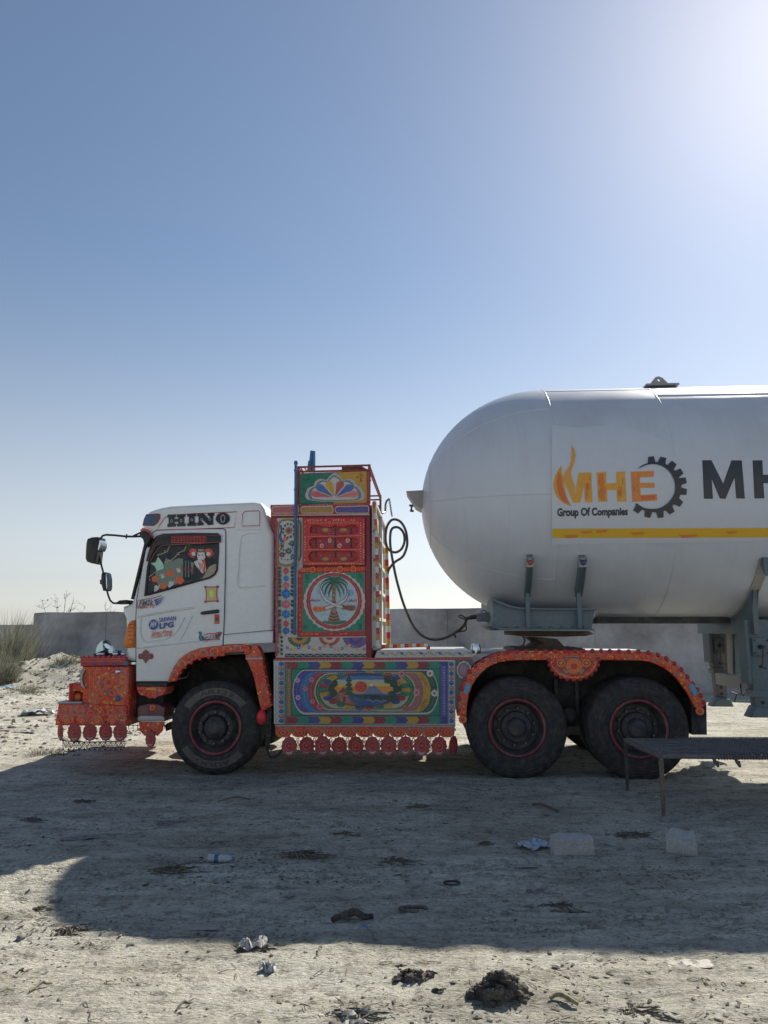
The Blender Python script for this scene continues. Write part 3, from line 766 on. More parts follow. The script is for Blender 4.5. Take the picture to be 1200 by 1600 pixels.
a.poly([(316, 904), (326, 886), (340, 878), (340.4, 890), (337, 897.6), (328.6, 903.4), (318, 907)], P(138, 132, 116))  # lit seat behind the glass, painted as flat beige on the pane
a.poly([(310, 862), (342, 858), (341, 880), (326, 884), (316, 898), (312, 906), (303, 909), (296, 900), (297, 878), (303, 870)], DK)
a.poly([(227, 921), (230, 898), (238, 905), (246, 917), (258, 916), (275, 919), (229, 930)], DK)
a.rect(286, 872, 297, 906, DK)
tan = P(150, 140, 122)
for pts in ([(245, 868), (254, 865), (261, 862), (265, 853)], [(257, 878), (268, 875), (274, 870), (278, 864), (288, 860), (291, 853)], [(231, 903), (240, 896), (245, 892)]): a.line(pts, 1.3, tan)
for x, y in ((257.5, 861), (279, 866.5), (261, 880), (244.5, 896), (234, 906), (296, 852)): a.ell(x, y, 1.2, 1.2, tan, n=6)
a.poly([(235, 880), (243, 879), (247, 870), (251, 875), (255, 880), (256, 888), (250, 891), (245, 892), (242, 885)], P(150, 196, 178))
for x, y, r in ((242, 905, 4.2), (266, 896, 4.6), (281, 907, 5.4), (255, 916, 4.4)):
    a.ell(x, y, r, r * 0.9, P(200, 82, 40), n=15, scal=5, amp=0.35)
for x, y in ((254, 900), (279, 891)):
    a.poly([(x - 4, y - 4), (x - 1, y - 1), (x + 1, y - 5), (x + 2, y), (x + 5, y - 1), (x + 1, y + 4), (x - 2, y + 3)], P(170, 176, 178))
for x, y in ((244.5, 918), (267, 912)):
    a.poly([(x - 4, y + 4), (x - 3, y - 3), (x, y - 4), (x + 3, y - 2), (x + 6, y - 6), (x + 4, y + 2), (x, y + 5), (x - 3, y + 7)], P(172, 176, 180))
for x in (289, 294): a.rect(x, 876, x + 1.6, 902, P(96, 118, 108))
a.poly([(298, 878), (303, 880), (300, 900)], P(110, 124, 114)); a.text('LOVE', 284, 884, 304, 893, P(120, 36, 48), -3, 0.02)
# horned animal head
for sx in (-1, 1):
    cx = 314
    a.poly([(cx + sx * 5, 864), (cx + sx * 8, 858), (cx + sx * 14, 857), (cx + sx * 18, 860), (cx + sx * 17, 866), (cx + sx * 13, 869), (cx + sx * 9, 868), (cx + sx * 13, 864), (cx + sx * 10, 862)], P(190, 70, 52))
    a.line([(cx + sx * 20, 864), (cx + sx * 15, 870), (cx + sx * 10, 871)], 1.6, P(180, 60, 50))
    a.ell(cx + sx * 11.5, 865.5, 3.2, 3.4, P(188, 186, 184), n=10)
a.poly([(309, 863), (319, 863), (321, 870), (318, 876), (322, 884), (322, 892), (316, 896), (311, 890), (306, 884), (303, 878), (309, 875), (308, 868)], P(186, 188, 188))
a.poly([(314, 874), (320, 875), (322, 886), (319, 895), (316, 892), (319, 884)], P(186, 74, 48))
for i in range(4): a.line([(309 + i * 2, 878 + i), (312 + i * 1.6, 884), (312 + i * 1.6, 891 - i)], 0.7, P(150, 50, 50))
for x in (311, 316.5): a.ell(x, 867, 1.1, 1.1, BLK, n=6)
a.text('2021', 309.5, 858, 319, 861.5, P(180, 182, 184), 0, 0.02)
a.build('stickers_and_painted_view', door)
# smoked wind visor over the window
VIS = [(230, 877), (232.5, 866), (239, 846), (246, 838), (256, 834.5), (300, 833.2), (341.7, 833.6), (345.8, 838), (346, 848), (320, 849), (285, 852), (252, 852), (246, 855), (240, 866), (234, 878)]
MB().prism(cab_pts(VIS), 0.004, 0.028, bev=0.008, seg=2).map(tilt).build('wind_visor', M_BLACK, door)
vfn = lambda px, py, off: surf(px, py, lambda z: cab_y(z) - 0.042 - off)
a = Art(vfn, 0.0006)
dots = [(231, 876), (234, 866), (240, 848), (247, 839.5), (256, 836), (344, 836)]
a.line([(x + .6, y) for x, y in dots], 0.8, P(110, 50, 56)); a.line([(235, 877), (241, 866), (247, 855.6), (253, 852), (320, 848.4), (345, 847)], 0.8, P(130, 96, 92))
for i in range(11): a.line([(268 + i * 5, 847.5), (269 + i * 5, 839.6), (272 + i * 5, 839.6), (271.4 + i * 5, 844), (268.4 + i * 5, 844)], 1.0, P(176, 48, 40))
a.rect(267, 847, 323, 848.2, P(176, 48, 40)); a.rect(267, 838.3, 322, 839.4, P(150, 44, 40))
a.build('visor_lettering', door)

# ---- writing and line work on the cab
a = Art(cab_fn)
rd = P(158, 44, 50)
a.line([(244.5, 829), (250, 819), (257, 809), (263.5, 805), (300, 802.3), (370, 799.6), (366.3, 824.2), (300, 826.3)], 1.15, rd, closed=True)
a.line([(379.3, 803), (381.5, 800), (386, 798.8), (404, 798), (405.8, 799.5), (405.6, 821.4), (378, 822)], 1.15, rd, closed=True)
a.poly([(228.4, 803.6), (247, 801.8), (250.6, 803), (250, 810), (246, 818), (240, 821.4), (222.6, 821.4), (225, 811)], P(120, 40, 52))
a.poly([(229, 804.8), (247, 803.2), (249.4, 804.4), (248.5, 810), (245, 816.6), (239.6, 819.8), (224.4, 819.8), (226.6, 811)], P(66, 72, 88)); a.poly([(228, 808), (236, 807), (234, 818), (226.5, 818.4)], P(36, 84, 142))
a.build('roof_line_work', truck); a = Art(cab_fn)
def slab(x0, x1, y0, y1, ch, sl):
    """heavy slab-serif capitals"""
    w, h = x1 - x0, y1 - y0
    def T(u, v): return (x0 + u * w, y0 + v * h - sl * (x0 + u * w - 262))
    s_ = []
    if ch == 'H':
        s_ = [[(0, 0), (.46, 0), (.46, .2), (.38, .2), (.38, .4), (.62, .4), (.62, .2), (.54, .2), (.54, 0), (1, 0), (1, .2), (.92, .2), (.92, .8), (1, .8), (1, 1), (.54, 1), (.54, .8), (.62, .8), (.62, .6), (.38, .6), (.38, .8), (.46, .8), (.46, 1), (0, 1), (0, .8), (.08, .8), (.08, .2), (0, .2)]]
    elif ch == 'I':
        s_ = [[(0, 0), (1, 0), (1, .2), (.8, .2), (.8, .8), (1, .8), (1, 1), (0, 1), (0, .8), (.2, .8), (.2, .2), (0, .2)]]
    elif ch == 'N':
        s_ = [[(0, 0), (.36, 0), (.72, .55), (.72, .2), (.62, .2), (.62, 0), (1, 0), (1, .2), (.92, .2), (.92, 1), (.66, 1), (.26, .4), (.26, .8), (.36, .8), (.36, 1), (0, 1), (0, .8), (.08, .8), (.08, .2), (0, .2)]]
    return [[T(u, v) for u, v in q] for q in s_]
for ch, x0, x1 in (('H', 262, 289.5), ('I', 293, 306.5), ('N', 308.6, 334.6)):
    for q in slab(x0, x1, 804.8, 822.5, ch, 0.040):
        a.line(q, 1.9, P(84, 94, 104), closed=True); a.poly(q, P(14, 18, 30))
cx, cy = 348.2, 810.2
a.ell(cx, cy, 11.4, 9.6, P(84, 94, 104)); a.ell(cx, cy, 10.5, 8.8, P(14, 18, 30)); a.ell(cx, cy, 3.6, 6.0, P(140, 148, 154)); a.ell(cx, cy, 2.4, 4.6, P(14, 18, 30), n=12)
for x, y in ((268, 814), (283, 813), (299.8, 812.4), (315, 811.8), (328, 811.2)): a.ring(x, y, 1.9, 2.4, 0.8, P(140, 148, 154), n=10)
a.build('roof_lettering', truck); a = Art(cab_fn)
# door writing
nb = P(38, 70, 140)
a.ell(239.6, 976, 7.3, 8.2, nb); a.text('MH', 234.6, 971.5, 244.6, 980.5, P(170, 178, 186), 1.5, 0.03, 0.2)
a.text('SARWAN', 248.5, 965.5, 275, 972.5, nb, 3.2, 0.02); a.text('LPG', 249, 974, 271.2, 983, nb, 3.0, 0.05)
a.text('Zaheer Ahmad', 236, 986.8, 269, 992.6, P(178, 70, 60), 3.8, 0.01, 0.1); a.text('03-0303 19192', 236.2, 992.8, 268.6, 997.6, P(178, 70, 60), 3.4, 0.01, 0.1)
a.build('door_lettering', truck); a = Art(cab_fn)
# side stripe sticker
a.line([(215, 951), (215, 938), (240, 934), (252, 930.6)], 1.0, P(150, 44, 60))
a.text('FM2k', 217, 938.5, 240, 947.5, P(66, 76, 88), 2.4, 0.02, 0.35); a.text('HERO TO', 216, 946.8, 242, 952, P(158, 48, 54), 3.2, 0.02)
for i in range(3): a.poly([(240 + i, 937 + i * 3.4), (258 - i * 2.2, 932 + i * 3.6), (252 - i, 935.4 + i * 3.4), (247, 936.8 + i * 3.4), (243 + i, 940 + i * 3.4)], P(44, 72, 140))
a.build('stripe_sticker', truck); a = Art(cab_fn)
# framed notice, small tag, scroll sticker, diamond badge
a.rect(322, 918, 338.5, 940, P(176, 160, 136)); a.rect(323.5, 921, 337.2, 935, P(170, 178, 92)); a.ell(330, 928, 4, 5, P(186, 196, 110), n=10)
a.line([(322, 917.5), (338.6, 917)], 1.4, P(150, 50, 50)); a.line([(322, 939.6), (338.6, 939.2)], 1.4, P(150, 50, 50)); a.line([(321.2, 919), (322.6, 928), (321.2, 939)], 1.0, P(160, 60, 50)); a.line([(339.3, 919), (338, 928), (339.3, 939)], 1.0, P(160, 60, 50))
for x, y in ((321, 917.2), (339.6, 916.8), (321, 940), (339.6, 939.4)): a.rect(x - 1.7, y - 1.7, x + 1.7, y + 1.7, P(128, 40, 50))
a.build('notice_sticker', truck); a = Art(cab_fn)
a.rect(335, 960.2, 343, 975, P(120, 92, 82)); a.poly([(335, 960), (339, 962.5), (343, 960), (343, 966), (335, 966)], P(176, 56, 44)); a.rect(335.4, 971.2, 342.8, 974.6, P(190, 92, 52)); a.ell(339, 967.6, 2.4, 2.6, P(60, 60, 62), n=10)
a.build('tag_sticker', truck); a = Art(cab_fn)
a.poly([(309.5, 988), (312.5, 986.4), (316, 988.6), (315, 992), (318, 995), (326, 993), (334, 992), (340, 990), (344, 987), (347.6, 988), (346, 992), (342, 996), (344, 999), (338, 1000.6), (332, 1000), (326, 1002), (318, 1003.6), (312, 1001), (310.4, 996), (312, 991)], P(40, 66, 86))
a.line([(310, 988), (313, 987.4), (315, 990), (313.6, 995), (315, 1000)], 1.6, P(70, 140, 170)); a.text('TURBO', 318, 993.6, 337, 998.8, P(184, 188, 190), 1.2, 0.03)
a.line([(318, 992), (326, 990), (334, 990.4), (343, 988)], 1.8, P(180, 70, 56)); a.line([(322, 1001.6), (330, 999.6), (340, 998), (345, 993)], 1.6, P(190, 86, 70)); a.ell(345.4, 989, 1.8, 1.8, P(190, 70, 60), n=8)
a.build('scroll_sticker', truck); a = Art(cab_fn)
a.poly([(227.4, 1014.5), (233, 1019.5), (231.4, 1021), (238, 1021), (239.4, 1026), (238, 1030), (232.4, 1030), (227.6, 1036.6), (222.6, 1030), (217, 1030), (215.6, 1026), (217, 1021), (223.6, 1021), (222, 1019.5)], P(120, 48, 52)); a.rect(217.4, 1023.2, 238, 1028.4, P(74, 48, 52)); a.text('POWER', 219, 1024, 236.5, 1027.6, P(140, 84, 76), 0, 0.02)
a.build('badge_sticker', truck)

def ridge(pts, r, name, m, par, fn=cab_fn, dy=0.004, closed=False):
    mb = MB().tube([fn(x, y, dy) for x, y in pts], r, 6, closed=closed)
    return mb.build(name, m, par, smooth=60)
def arcpts(pts, k=4):
    """rounds a photo polyline"""
    out = []
    for i in range(len(pts) - 1):
        p0, p1, p2, p3 = [Vector((*pts[max(0, min(len(pts) - 1, i + d))], 0)) for d in (-1, 0, 1, 2)]
        for j in range(k):
            t = j / k
            out.append(tuple((0.5 * ((2 * p1) + (p2 - p0) * t + (2 * p0 - 5 * p1 + 4 * p2 - p3) * t * t + (3 * p1 - p0 - 3 * p2 + p3) * t ** 3))[:2]))
    out.append(pts[-1]); return out
flush = lambda px, py, off: surf(px, py, lambda z: cab_y(z) - off)
ridge(arcpts([(215, 964), (240, 959), (270, 954), (303, 949.5)]), 0.012, 'door_crease', M_WHITE, door, dy=-0.004)
ridge(arcpts([(220, 966), (219, 985), (224, 1001), (240, 1002), (262, 997), (277, 985), (288, 965)]), 0.008, 'door_crease', M_WHITE, door, dy=-0.005)
ridge(arcpts([(280, 1002), (290, 985), (300, 962)]), 0.009, 'door_crease', M_WHITE, door, dy=-0.005)
ridge([(214, 1013), (250, 1008.5), (300, 1003), (346, 1000)], 0.010, 'door_crease', M_WHITE, door, dy=-0.006)
ridge(arcpts([(416, 834), (395, 833.5), (381, 836), (376, 845), (372, 890), (370.6, 910), (373, 917), (380, 918), (414, 915)]), 0.006, 'quarter_panel_bead', M_WHITE, truck, flush, dy=-0.003)
ridge([(368, 828), (410, 827.6), (416, 822)], 0.005, 'quarter_panel_bead', M_WHITE, truck, flush, dy=-0.003)
ridge([(350, 991.5), (390, 988), (427, 984.5)], 0.004, 'quarter_panel_seam', M_BLACK, truck, flush, dy=-0.002)
MB().prism(cab_pts([(350.4, 993), (390, 989.6), (427.3, 986), (426.8, 1004.6), (349.4, 1007.6)]), 0.032, 0.09, bev=0.012).map(tilt).build('lower_quarter_panel', M_WHITE, truck)
# door handle
h0 = MB(); hp = cab_fn(328, 955.5, 0)
h0.prism(pl([(314.2, 956.8), (318, 955.4), (341, 952.2), (342.4, 953.4), (342.4, 957), (341, 958), (318, 960.6), (314.4, 960)], hp.y), hp.y - 0.032, hp.y + 0.012, bev=0.01)
h0.build('handle', M_BLACK, door)
ho = MB(); q = cab_fn(327, 956.5, 0); ho.lathe([(0.055, -0.002), (0.062, 0.0), (0.062, 0.02)], (q.x, q.y + 0.002, q.z), 'y', 24, caps=True); ho.build('handle_cup', M_WHITE, door)

# ---- headlamp at the front corner
HL = [(211.3, 969), (207, 969.3), (202.7, 972), (198.5, 981), (197, 990), (196, 998.6), (193.2, 1003), (193.6, 1008), (198.5, 1012.7), (211.3, 1012)]
hl = MB().prism(cab_pts(HL), 0.020, 0.45, bev=0.02).build('headlamp', M_AMBER, truck)
for y in (975.5, 980.5, 986, 991.5):
    MB().tube([surf(x, y + (208 - x) * 0.12, lambda z: 0.018) for x in (200, 204, 209.5)], 0.007, 6).build('lens_rib', M_AMBER, hl, smooth=60)
q = L(203.5, 1003.5, 0.012); MB().lathe([(0.001, -0.004), (0.02, -0.006), (0.034, -0.002), (0.04, 0.012)], (q.x, q.y, q.z), 'y', 20).build('bulb_lens', M_AMBER, hl, smooth=60)
# windscreen and its black edge
ws_pts = [(207, 936), (230, 850)]
b0, b1 = L(206.6, 936.5, 0.06), L(229.4, 850.5, 0.10)
mb = MB(); nrm = Vector((-(b1.z - b0.z), 0, b1.x - b0.x)).normalized()
def ws_box(y0, y1, d0, d1, mat, name):
    mb = MB(); vs_ = []
    for p_ in (b0, b1):
        for d in (d0, d1):
            for y in (y0, y1): vs_.append((p_.x + nrm.x * d, y, p_.z + nrm.z * d))
    mb.add(vs_, [(0, 1, 3, 2), (4, 6, 7, 5), (0, 4, 5, 1), (2, 3, 7, 6), (0, 2, 6, 4), (1, 5, 7, 3)]); return mb.build(name, mat, truck)
ws_box(0.13, W_RIG - 0.13, -0.006, 0.004, M_GLASS, 'windscreen')
ws_box(0.075, 0.125, 0.0, 0.024, M_BLACK, 'windscreen_seal')
# sun visor corner trim (red ornate) and mirror bracket
MB().prism(pl([(219, 829), (223, 824.6), (231, 828), (237.5, 837), (234.4, 842), (229, 836)], 0.03), 0.018, 0.10, bev=0.006).build('corner_trim', M_ORN, truck)
mi = empty('mirror', (0, 0, 0), 0, truck)
MB().prism(pl([(221.5, 830.5), (226, 829.5), (232.5, 833), (236, 840), (233.5, 846), (229, 854.5), (226.5, 853), (224, 843), (219.5, 838.6), (217, 839)], 0.0), -0.02, 0.09, bev=0.012, both=True).build('bracket', M_BLACK, mi)
mir_y = -0.14
arm = [L(223, 837.8, 0.0), L(210, 838.4, -0.04), L(196.7, 838.2, -0.09), L(180, 836.4, -0.13), L(166, 835.6, mir_y), L(160.5, 837, mir_y), L(157.5, 841, mir_y)]
mb = MB().tube(arm, 0.012, 8).tube([L(222.5, 831, 0.0), L(208.5, 837.4, -0.045)], 0.011, 8).tube([L(198, 834.6, -0.085), L(197, 841.8, -0.085)], 0.009, 6)
mb.tube([L(156, 868, mir_y), L(158.6, 884, mir_y), L(162, 897, mir_y), L(166.4, 920, mir_y), L(169, 930, mir_y + 0.03), L(172, 938, mir_y + 0.06), L(177, 942.4, mir_y + 0.09), L(187, 942.8, -0.02)], 0.011, 8)
mb.build('arm', M_BLACK, mi, smooth=60)
MB().prism(pl([(141.5, 843), (148, 840.6), (157, 840), (160.8, 841), (160, 848), (157, 863), (154.6, 882.4), (147, 881), (140.5, 878.6), (138.4, 874), (138.8, 862), (139.6, 850)], mir_y), mir_y - 0.10, mir_y + 0.10, bev=0.035, both=True).build('mirror_head', M_BLACK, mi)
MB().prism(pl([(159.6, 843), (161.6, 849), (161.2, 855), (158.2, 861), (157.4, 860)], mir_y), mir_y - 0.075, mir_y + 0.095).build('mirror_glass', M_CHROME, mi)
MB().prism(pl([(162.8, 896), (168, 894.6), (170, 905), (170.6, 916), (169.6, 923.4), (165, 923.6), (162.4, 914), (162, 903)], mir_y), mir_y - 0.08, mir_y + 0.08, bev=0.02, both=True).build('lower_mirror_head', M_BLACK, mi)
MB().prism(pl([(169.4, 895.6), (171.2, 905), (171.4, 917), (170.4, 922)], mir_y), mir_y - 0.07, mir_y + 0.07).build('lower_mirror_glass', M_CHROME, mi)
MB().prism(pl([(157.4, 906), (162.6, 905), (162.6, 914), (157.6, 913)], mir_y), mir_y - 0.03, mir_y + 0.03, bev=0.008, both=True).build('clamp', M_BLACK, mi)
MB().prism(pl([(183.4, 941.6), (189, 938.2), (199, 937.4), (200.4, 943.8), (185, 944.2)], 0.05), 0.0, 0.16, bev=0.015, both=True).build('foot', M_BLACK, mi)
MB().prism(pl([(201, 940), (205, 938), (207, 943), (202, 945)], 0.1), 0.08, 0.16, bev=0.008).build('wiper_pivot', M_BLACK, truck)

# ---- wheels
M_NUT = paint('worn nut steel', (.13, .13, .135), .45, .5, .2, 12)
def wheel(name, c, r, w, dished, far=False, turn=0.0, letters=False):
    """c: centre of the outer face (truck axes); the wheel runs inwards by w"""
    wh = empty(name, c, (math.pi if far else 0) + turn, truck)
    prof = [(.555, .035), (.575, .012), (.61, .006), (.66, .0), (.70, -.001), (.705, .003), (.72, .003), (.725, -.002), (.78, -.002), (.785, .002), (.83, .004), (.835, .0), (.86, .004), (.88, .008), (.885, .004), (.91, .014),
            (.935, .020), (.955, .030), (.975, .042), (.992, .060)]
    prof = [(a * r, b) for a, b in prof]
    g = []
    lanes = [0.075, 0.105, 0.108, 0.120, 0.123, 0.150, 0.153, 0.165, 0.168]
    for i, yy in enumerate(lanes):
        g.append((r * (1.0 if i in (0, 1, 4, 5, 8) else 0.978), yy * w / 0.27))
    back = [(a, w - b) for a, b in reversed(prof)]
    full = prof + g + [(r * 1.0, w * 0.70), (r, w - 0.075)] + back
    dk, lt = (.024, .025, .028), (.075, .078, .082)
    cols = [dk if abs(full[i][0] - full[i + 1][0]) > .008 * r or full[i][1] > .05 else lt for i in range(len(full) - 1)]
    MB().lathe(full, n=72, cols=cols).build('tyre', M_RUBR, wh, smooth=50)
    if dished:   # rear wheel: red lip, deep dark dish, hub standing out of it
        rp = [(.575, .030), (.572, .004), (.545, -.004), (.52, .006)]
        MB().lathe([(a * r, b) for a, b in rp], n=56).build('rim', M_RIMRED, wh, smooth=60)
        dp_ = [(.52, .006), (.50, .05), (.47, .12), (.44, .150), (.37, .155), (.36, .145), (.31, .14), (.29, .10), (.20, .085), (.17, .03), (.14, .012), (.0, .010)]
        hub = MB().lathe([(a * r, b) for a, b in dp_], n=48)
        nuts = MB()
        for i in range(10):
            t = i / 10 * 6.2832 + .2; nuts.lathe([(.0, .075), (.014, .078), (.017, .10), (.017, .16)], (.365 * r * math.cos(t), .03, .365 * r * math.sin(t)), 'y', 6)
        for i in range(8):
            t = i / 8 * 6.2832; hub.lathe([(.0, .0), (.008, .002), (.009, .03)], (.185 * r * math.cos(t), .05, .185 * r * math.sin(t)), 'y', 6)
        hub.build('hub', M_HUB, wh, smooth=50); stuff(nuts.build('wheel_nuts', M_NUT, wh, smooth=30))
    else:        # steering wheel: red lip, hub ring with bolts
        rp = [(.575, .030), (.575, .000), (.555, -.008), (.525, -.004), (.515, .012)]
        MB().lathe([(a * r, b) for a, b in rp], n=56).build('rim', M_RIMRED, wh, smooth=60)
        dp_ = [(.515, .012), (.49, .05), (.45, .075), (.41, .06), (.37, .015), (.29, .008), (.265, .02), (.255, .045), (.245, .045), (.24, .0), (.215, -.030), (.12, -.045), (.11, -.052), (.0, -.052)]
        hub = MB().lathe([(a * r, b) for a, b in dp_], n=48)
        nuts = MB()
        for i in range(10):
            t = i / 10 * 6.2832 + .3; nuts.lathe([(.0, -.03), (.012, -.028), (.018, -.02), (.019, .02)], (.325 * r * math.cos(t), .0, .325 * r * math.sin(t)), 'y', 6)
        hub.build('hub', M_HUB, wh, smooth=50); stuff(nuts.build('wheel_nuts', M_NUT, wh, smooth=30))
    if letters:
        band, dark = (0.085, 0.075, 0.07), (0.012, 0.012, 0.014)
        for (a0, a1), body, mid, span in (((38, 146), 'AR133', 90, 58), ((212, 318), 'AULIO', 268, 58)):
            mb = MB(); lo, hi = .72, .81
            for i in range(24):
                t0, t1 = RAD(a0 + (a1 - a0) * i / 24), RAD(a0 + (a1 - a0) * (i + 1) / 24)
                mb.add([(k * r * math.cos(t), -0.0035, k * r * math.sin(t)) for t, k in ((t0, .69), (t1, .69), (t1, .84), (t0, .84))], [(0, 1, 2, 3)], band)
            v, f = text2d(body, 0.02)
            mb.add([((lo + (hi - lo) * w_) * r * math.cos(RAD(mid + span / 2 - span * u)), -0.0055, (lo + (hi - lo) * w_) * r * math.sin(RAD(mid + span / 2 - span * u))) for u, w_ in v], f, dark)
            mb.build('sidewall_lettering', M_VC, wh, smooth=0, fix=False)
    return wh
fw = L(336, 1139, 0.03); r1 = L(808.5, 1141, 0.0); r2 = L(999, 1140, 0.0)
FR, RR = fw.z * 1.05, 0.5 * (r1.z + r2.z) * 1.055
wheel('front_wheel', (fw.x, 0.03, FR - 0.012), FR, 0.32, False, turn=RAD(1), letters=True)
wheel('front_wheel', (fw.x, W_RIG - 0.03, FR - 0.012), FR, 0.30, False, far=True)
for rx_ in (r1.x, r2.x):
    wheel('rear_wheel', (rx_, 0.0, RR - 0.014), RR, 0.27, True)
    wheel('rear_wheel', (rx_, 0.31, RR - 0.014), RR, 0.27, True)
    wheel('rear_wheel', (rx_, W_RIG, RR - 0.014), RR, 0.27, True, far=True)
    wheel('rear_wheel', (rx_, W_RIG - 0.31, RR - 0.014), RR, 0.27, True, far=True)

# ---- chassis, axles, springs
x0, x1 = L(205, 1000, 0.8).x, r2.x + 0.75
for y in (0.80, 1.56): MB().box(x0, x1, y, y + 0.08, 0.80, 1.06).build('chassis_rail', M_UNDER, truck)
for x in (fw.x, r1.x, r2.x):
    mb = MB().lathe([(0.001, 0.25), (0.07, 0.25), (0.075, 0.9), (0.16, 1.05), (0.20, 1.22), (0.16, 1.39), (0.075, 1.54), (0.07, 2.19), (0.001, 2.19)] if x > 0 else [(0.001, .3), (0.06, .3), (.06, 2.14), (.001, 2.14)], (x, 0, RR), 'y', 20)
    mb.build('axle', M_UNDER, truck, smooth=50)
mb = MB(); xm = 0.5 * (r1.x + r2.x)
for y in (0.66,):
    for i in range(6):
        s_ = 0.72 - i * 0.09
        mb.tube([(xm - s_, y + .04, 0.70 - i * .025 + 0.10 * 0), (xm, y + .04, 0.66 - i * 0.025 + 0.12), (xm + s_, y + .04, 0.70 - i * .025)], 0.022, 6)
mb.build('leaf_spring', M_UNDER, truck)
MB().prism([(xm - .16, .52), (xm + .16, .52), (xm + .10, 1.0), (xm - .10, 1.0)], 0.55, 0.82, bev=0.02).build('spring_hanger', M_UNDER, truck)
q = L(890, 1117, 0.45); MB().lathe([(.001, -.03), (.05, -.03), (.085, -.01), (.085, .10), (.06, .14), (.001, .14)], (q.x, .45, q.z), 'y', 20).build('brake_chamber', M_HUB, truck)
q = L(893, 1140, 0.5); MB().box(q.x - .13, q.x + .13, .45, .52, q.z - .05, q.z + .04).build('torque_bracket', M_RUST, truck)
mb = MB()
for px_ in (868, 900): q = L(px_, 1050, 0.5); mb.box(q.x - .02, q.x + .02, .5, .56, .55, 1.0)
mb.build('frame_struts', M_HUB, truck)
# engine and gearbox mass under the cab
MB().prism(pl([(230, 1045), (285, 1030), (425, 1020), (425, 1100), (300, 1110), (235, 1105)], 0.7), 0.7, 1.75, bev=0.08, both=True).build('engine_block', M_UNDER, truck)
mb = MB(); arch = [(268, 1062), (278, 1043), (292, 1031), (312, 1025), (350, 1019), (384, 1017), (394, 1030), (404, 1062), (412, 1100)]
ai = pl(arch, 0.1); ao = pl([(x, y - 4) for x, y in arch], 0.1)
MB().prism(ai + ao[::-1], 0.09, 0.62).build('wheel_housing', M_UNDER, truck)
MB().prism(pl([(352, 1019.6), (381, 1016.6), (380, 1021), (352, 1024)], 0.04), 0.03, 0.10, bev=0.006).build('housing_bracket', M_HUB, truck)

# ---- front arch trim, jewels
def jewel_mesh(r, d=0.6):
    return MB().lathe([(0.001, -r * d), (r * .45, -r * d * .9), (r * .8, -r * d * .5), (r, 0), (r, 0.006)], n=12).mesh('jewel', M_RED, 60)
JEWEL = jewel_mesh(0.018)
def jewel(px, py, y, par=None, mesh=None):
    o = bpy.data.objects.new('jewel', mesh or JEWEL); o.location = L(px, py, y); return put(o, par or truck)
AO = [(262.8, 1065), (266, 1054), (272.2, 1041.6), (279, 1031), (287.6, 1024), (298, 1017.6), (311, 1013.2), (330, 1010), (349, 1008.4), (372, 1007), (384, 1007.6), (390.4, 1010.6), (391.6, 1016), (389, 1021.6), (383, 1023)]
AI = [(381, 1018.4), (352, 1020.4), (350.6, 1025), (335, 1026), (322, 1026.8), (310, 1029.4), (298, 1034.6), (288, 1042), (281.6, 1050), (276, 1060), (273, 1065)]
fa = MB().prism(pl(AO + AI, 0.02), 0.012, 0.10, bev=0.008, seg=2).build('wheel_arch_trim', M_ORN, truck)
for x, y in ((336, 1027), (326, 1027.4), (312, 1030), (299, 1036), (289, 1043), (282, 1051), (276, 1061)): jewel(x, y, 0.012, fa)
a = Art(on_plane(0.011))
for i in range(len(AO) - 6):
    (x0_, y0_), (x1_, y1_) = AO[i + 1], AO[i + 2]
a.line(arcpts([(x + 1.2, y + 1.4) for x, y in AO[:11]], 3), 0.9, P(150, 120, 90))
for i, (cx, cy) in enumerate([(272, 1052), (284, 1036.5), (300, 1025), (318, 1019), (335, 1016.6), (354, 1013.6), (371, 1012.4)]):
    a.ring(cx, cy + 1, 6.2, 5.4, 0.9, P(178, 150, 116), n=16, a0=150, a1=390); a.ell(cx, cy + 1.6, 2.1, 2.1, (P(60, 84, 96), P(84, 110, 60), P(120, 96, 90))[i % 3], n=8)
a.build('arch_scrollwork', truck)
SO = [(392.6, 1009.4), (398, 1008.6), (403, 1010), (406, 1015), (408.4, 1021), (410, 1028.6), (411.6, 1039), (417, 1068), (424, 1101), (416, 1108.6), (408.4, 1111), (405, 1096), (401, 1077.5), (396, 1055), (388, 1036), (384, 1028.5), (383.5, 1023.6), (390, 1021), (392, 1015)]
st = MB().prism(pl(SO, 0.03), 0.020, 0.16, bev=0.008, seg=2).build('mudguard_strap', M_ORN, truck)
for x, y in ((412.5, 1043), (416, 1057.6), (418.6, 1070.6), (422, 1085.4), (423, 1101.6)): jewel(x, y, 0.018, st)
MB().prism(pl([(383.6, 1028), (410.4, 1027.4), (410.8, 1029.6), (384.4, 1030.4)], 0.02), 0.012, 0.03).build('strap_band', M_STEEL, st)
MB().lathe([(.001, -.03), (.03, -.028), (.05, -.01), (.055, .02)], tuple(L(408, 1121, .03)), 'y', 14).map(lambda x, y, z: (x, y, L(408, 1121, .03).z + (z - L(408, 1121, .03).z) * 1.5)).build('strap_boss', M_RED, st, smooth=60)

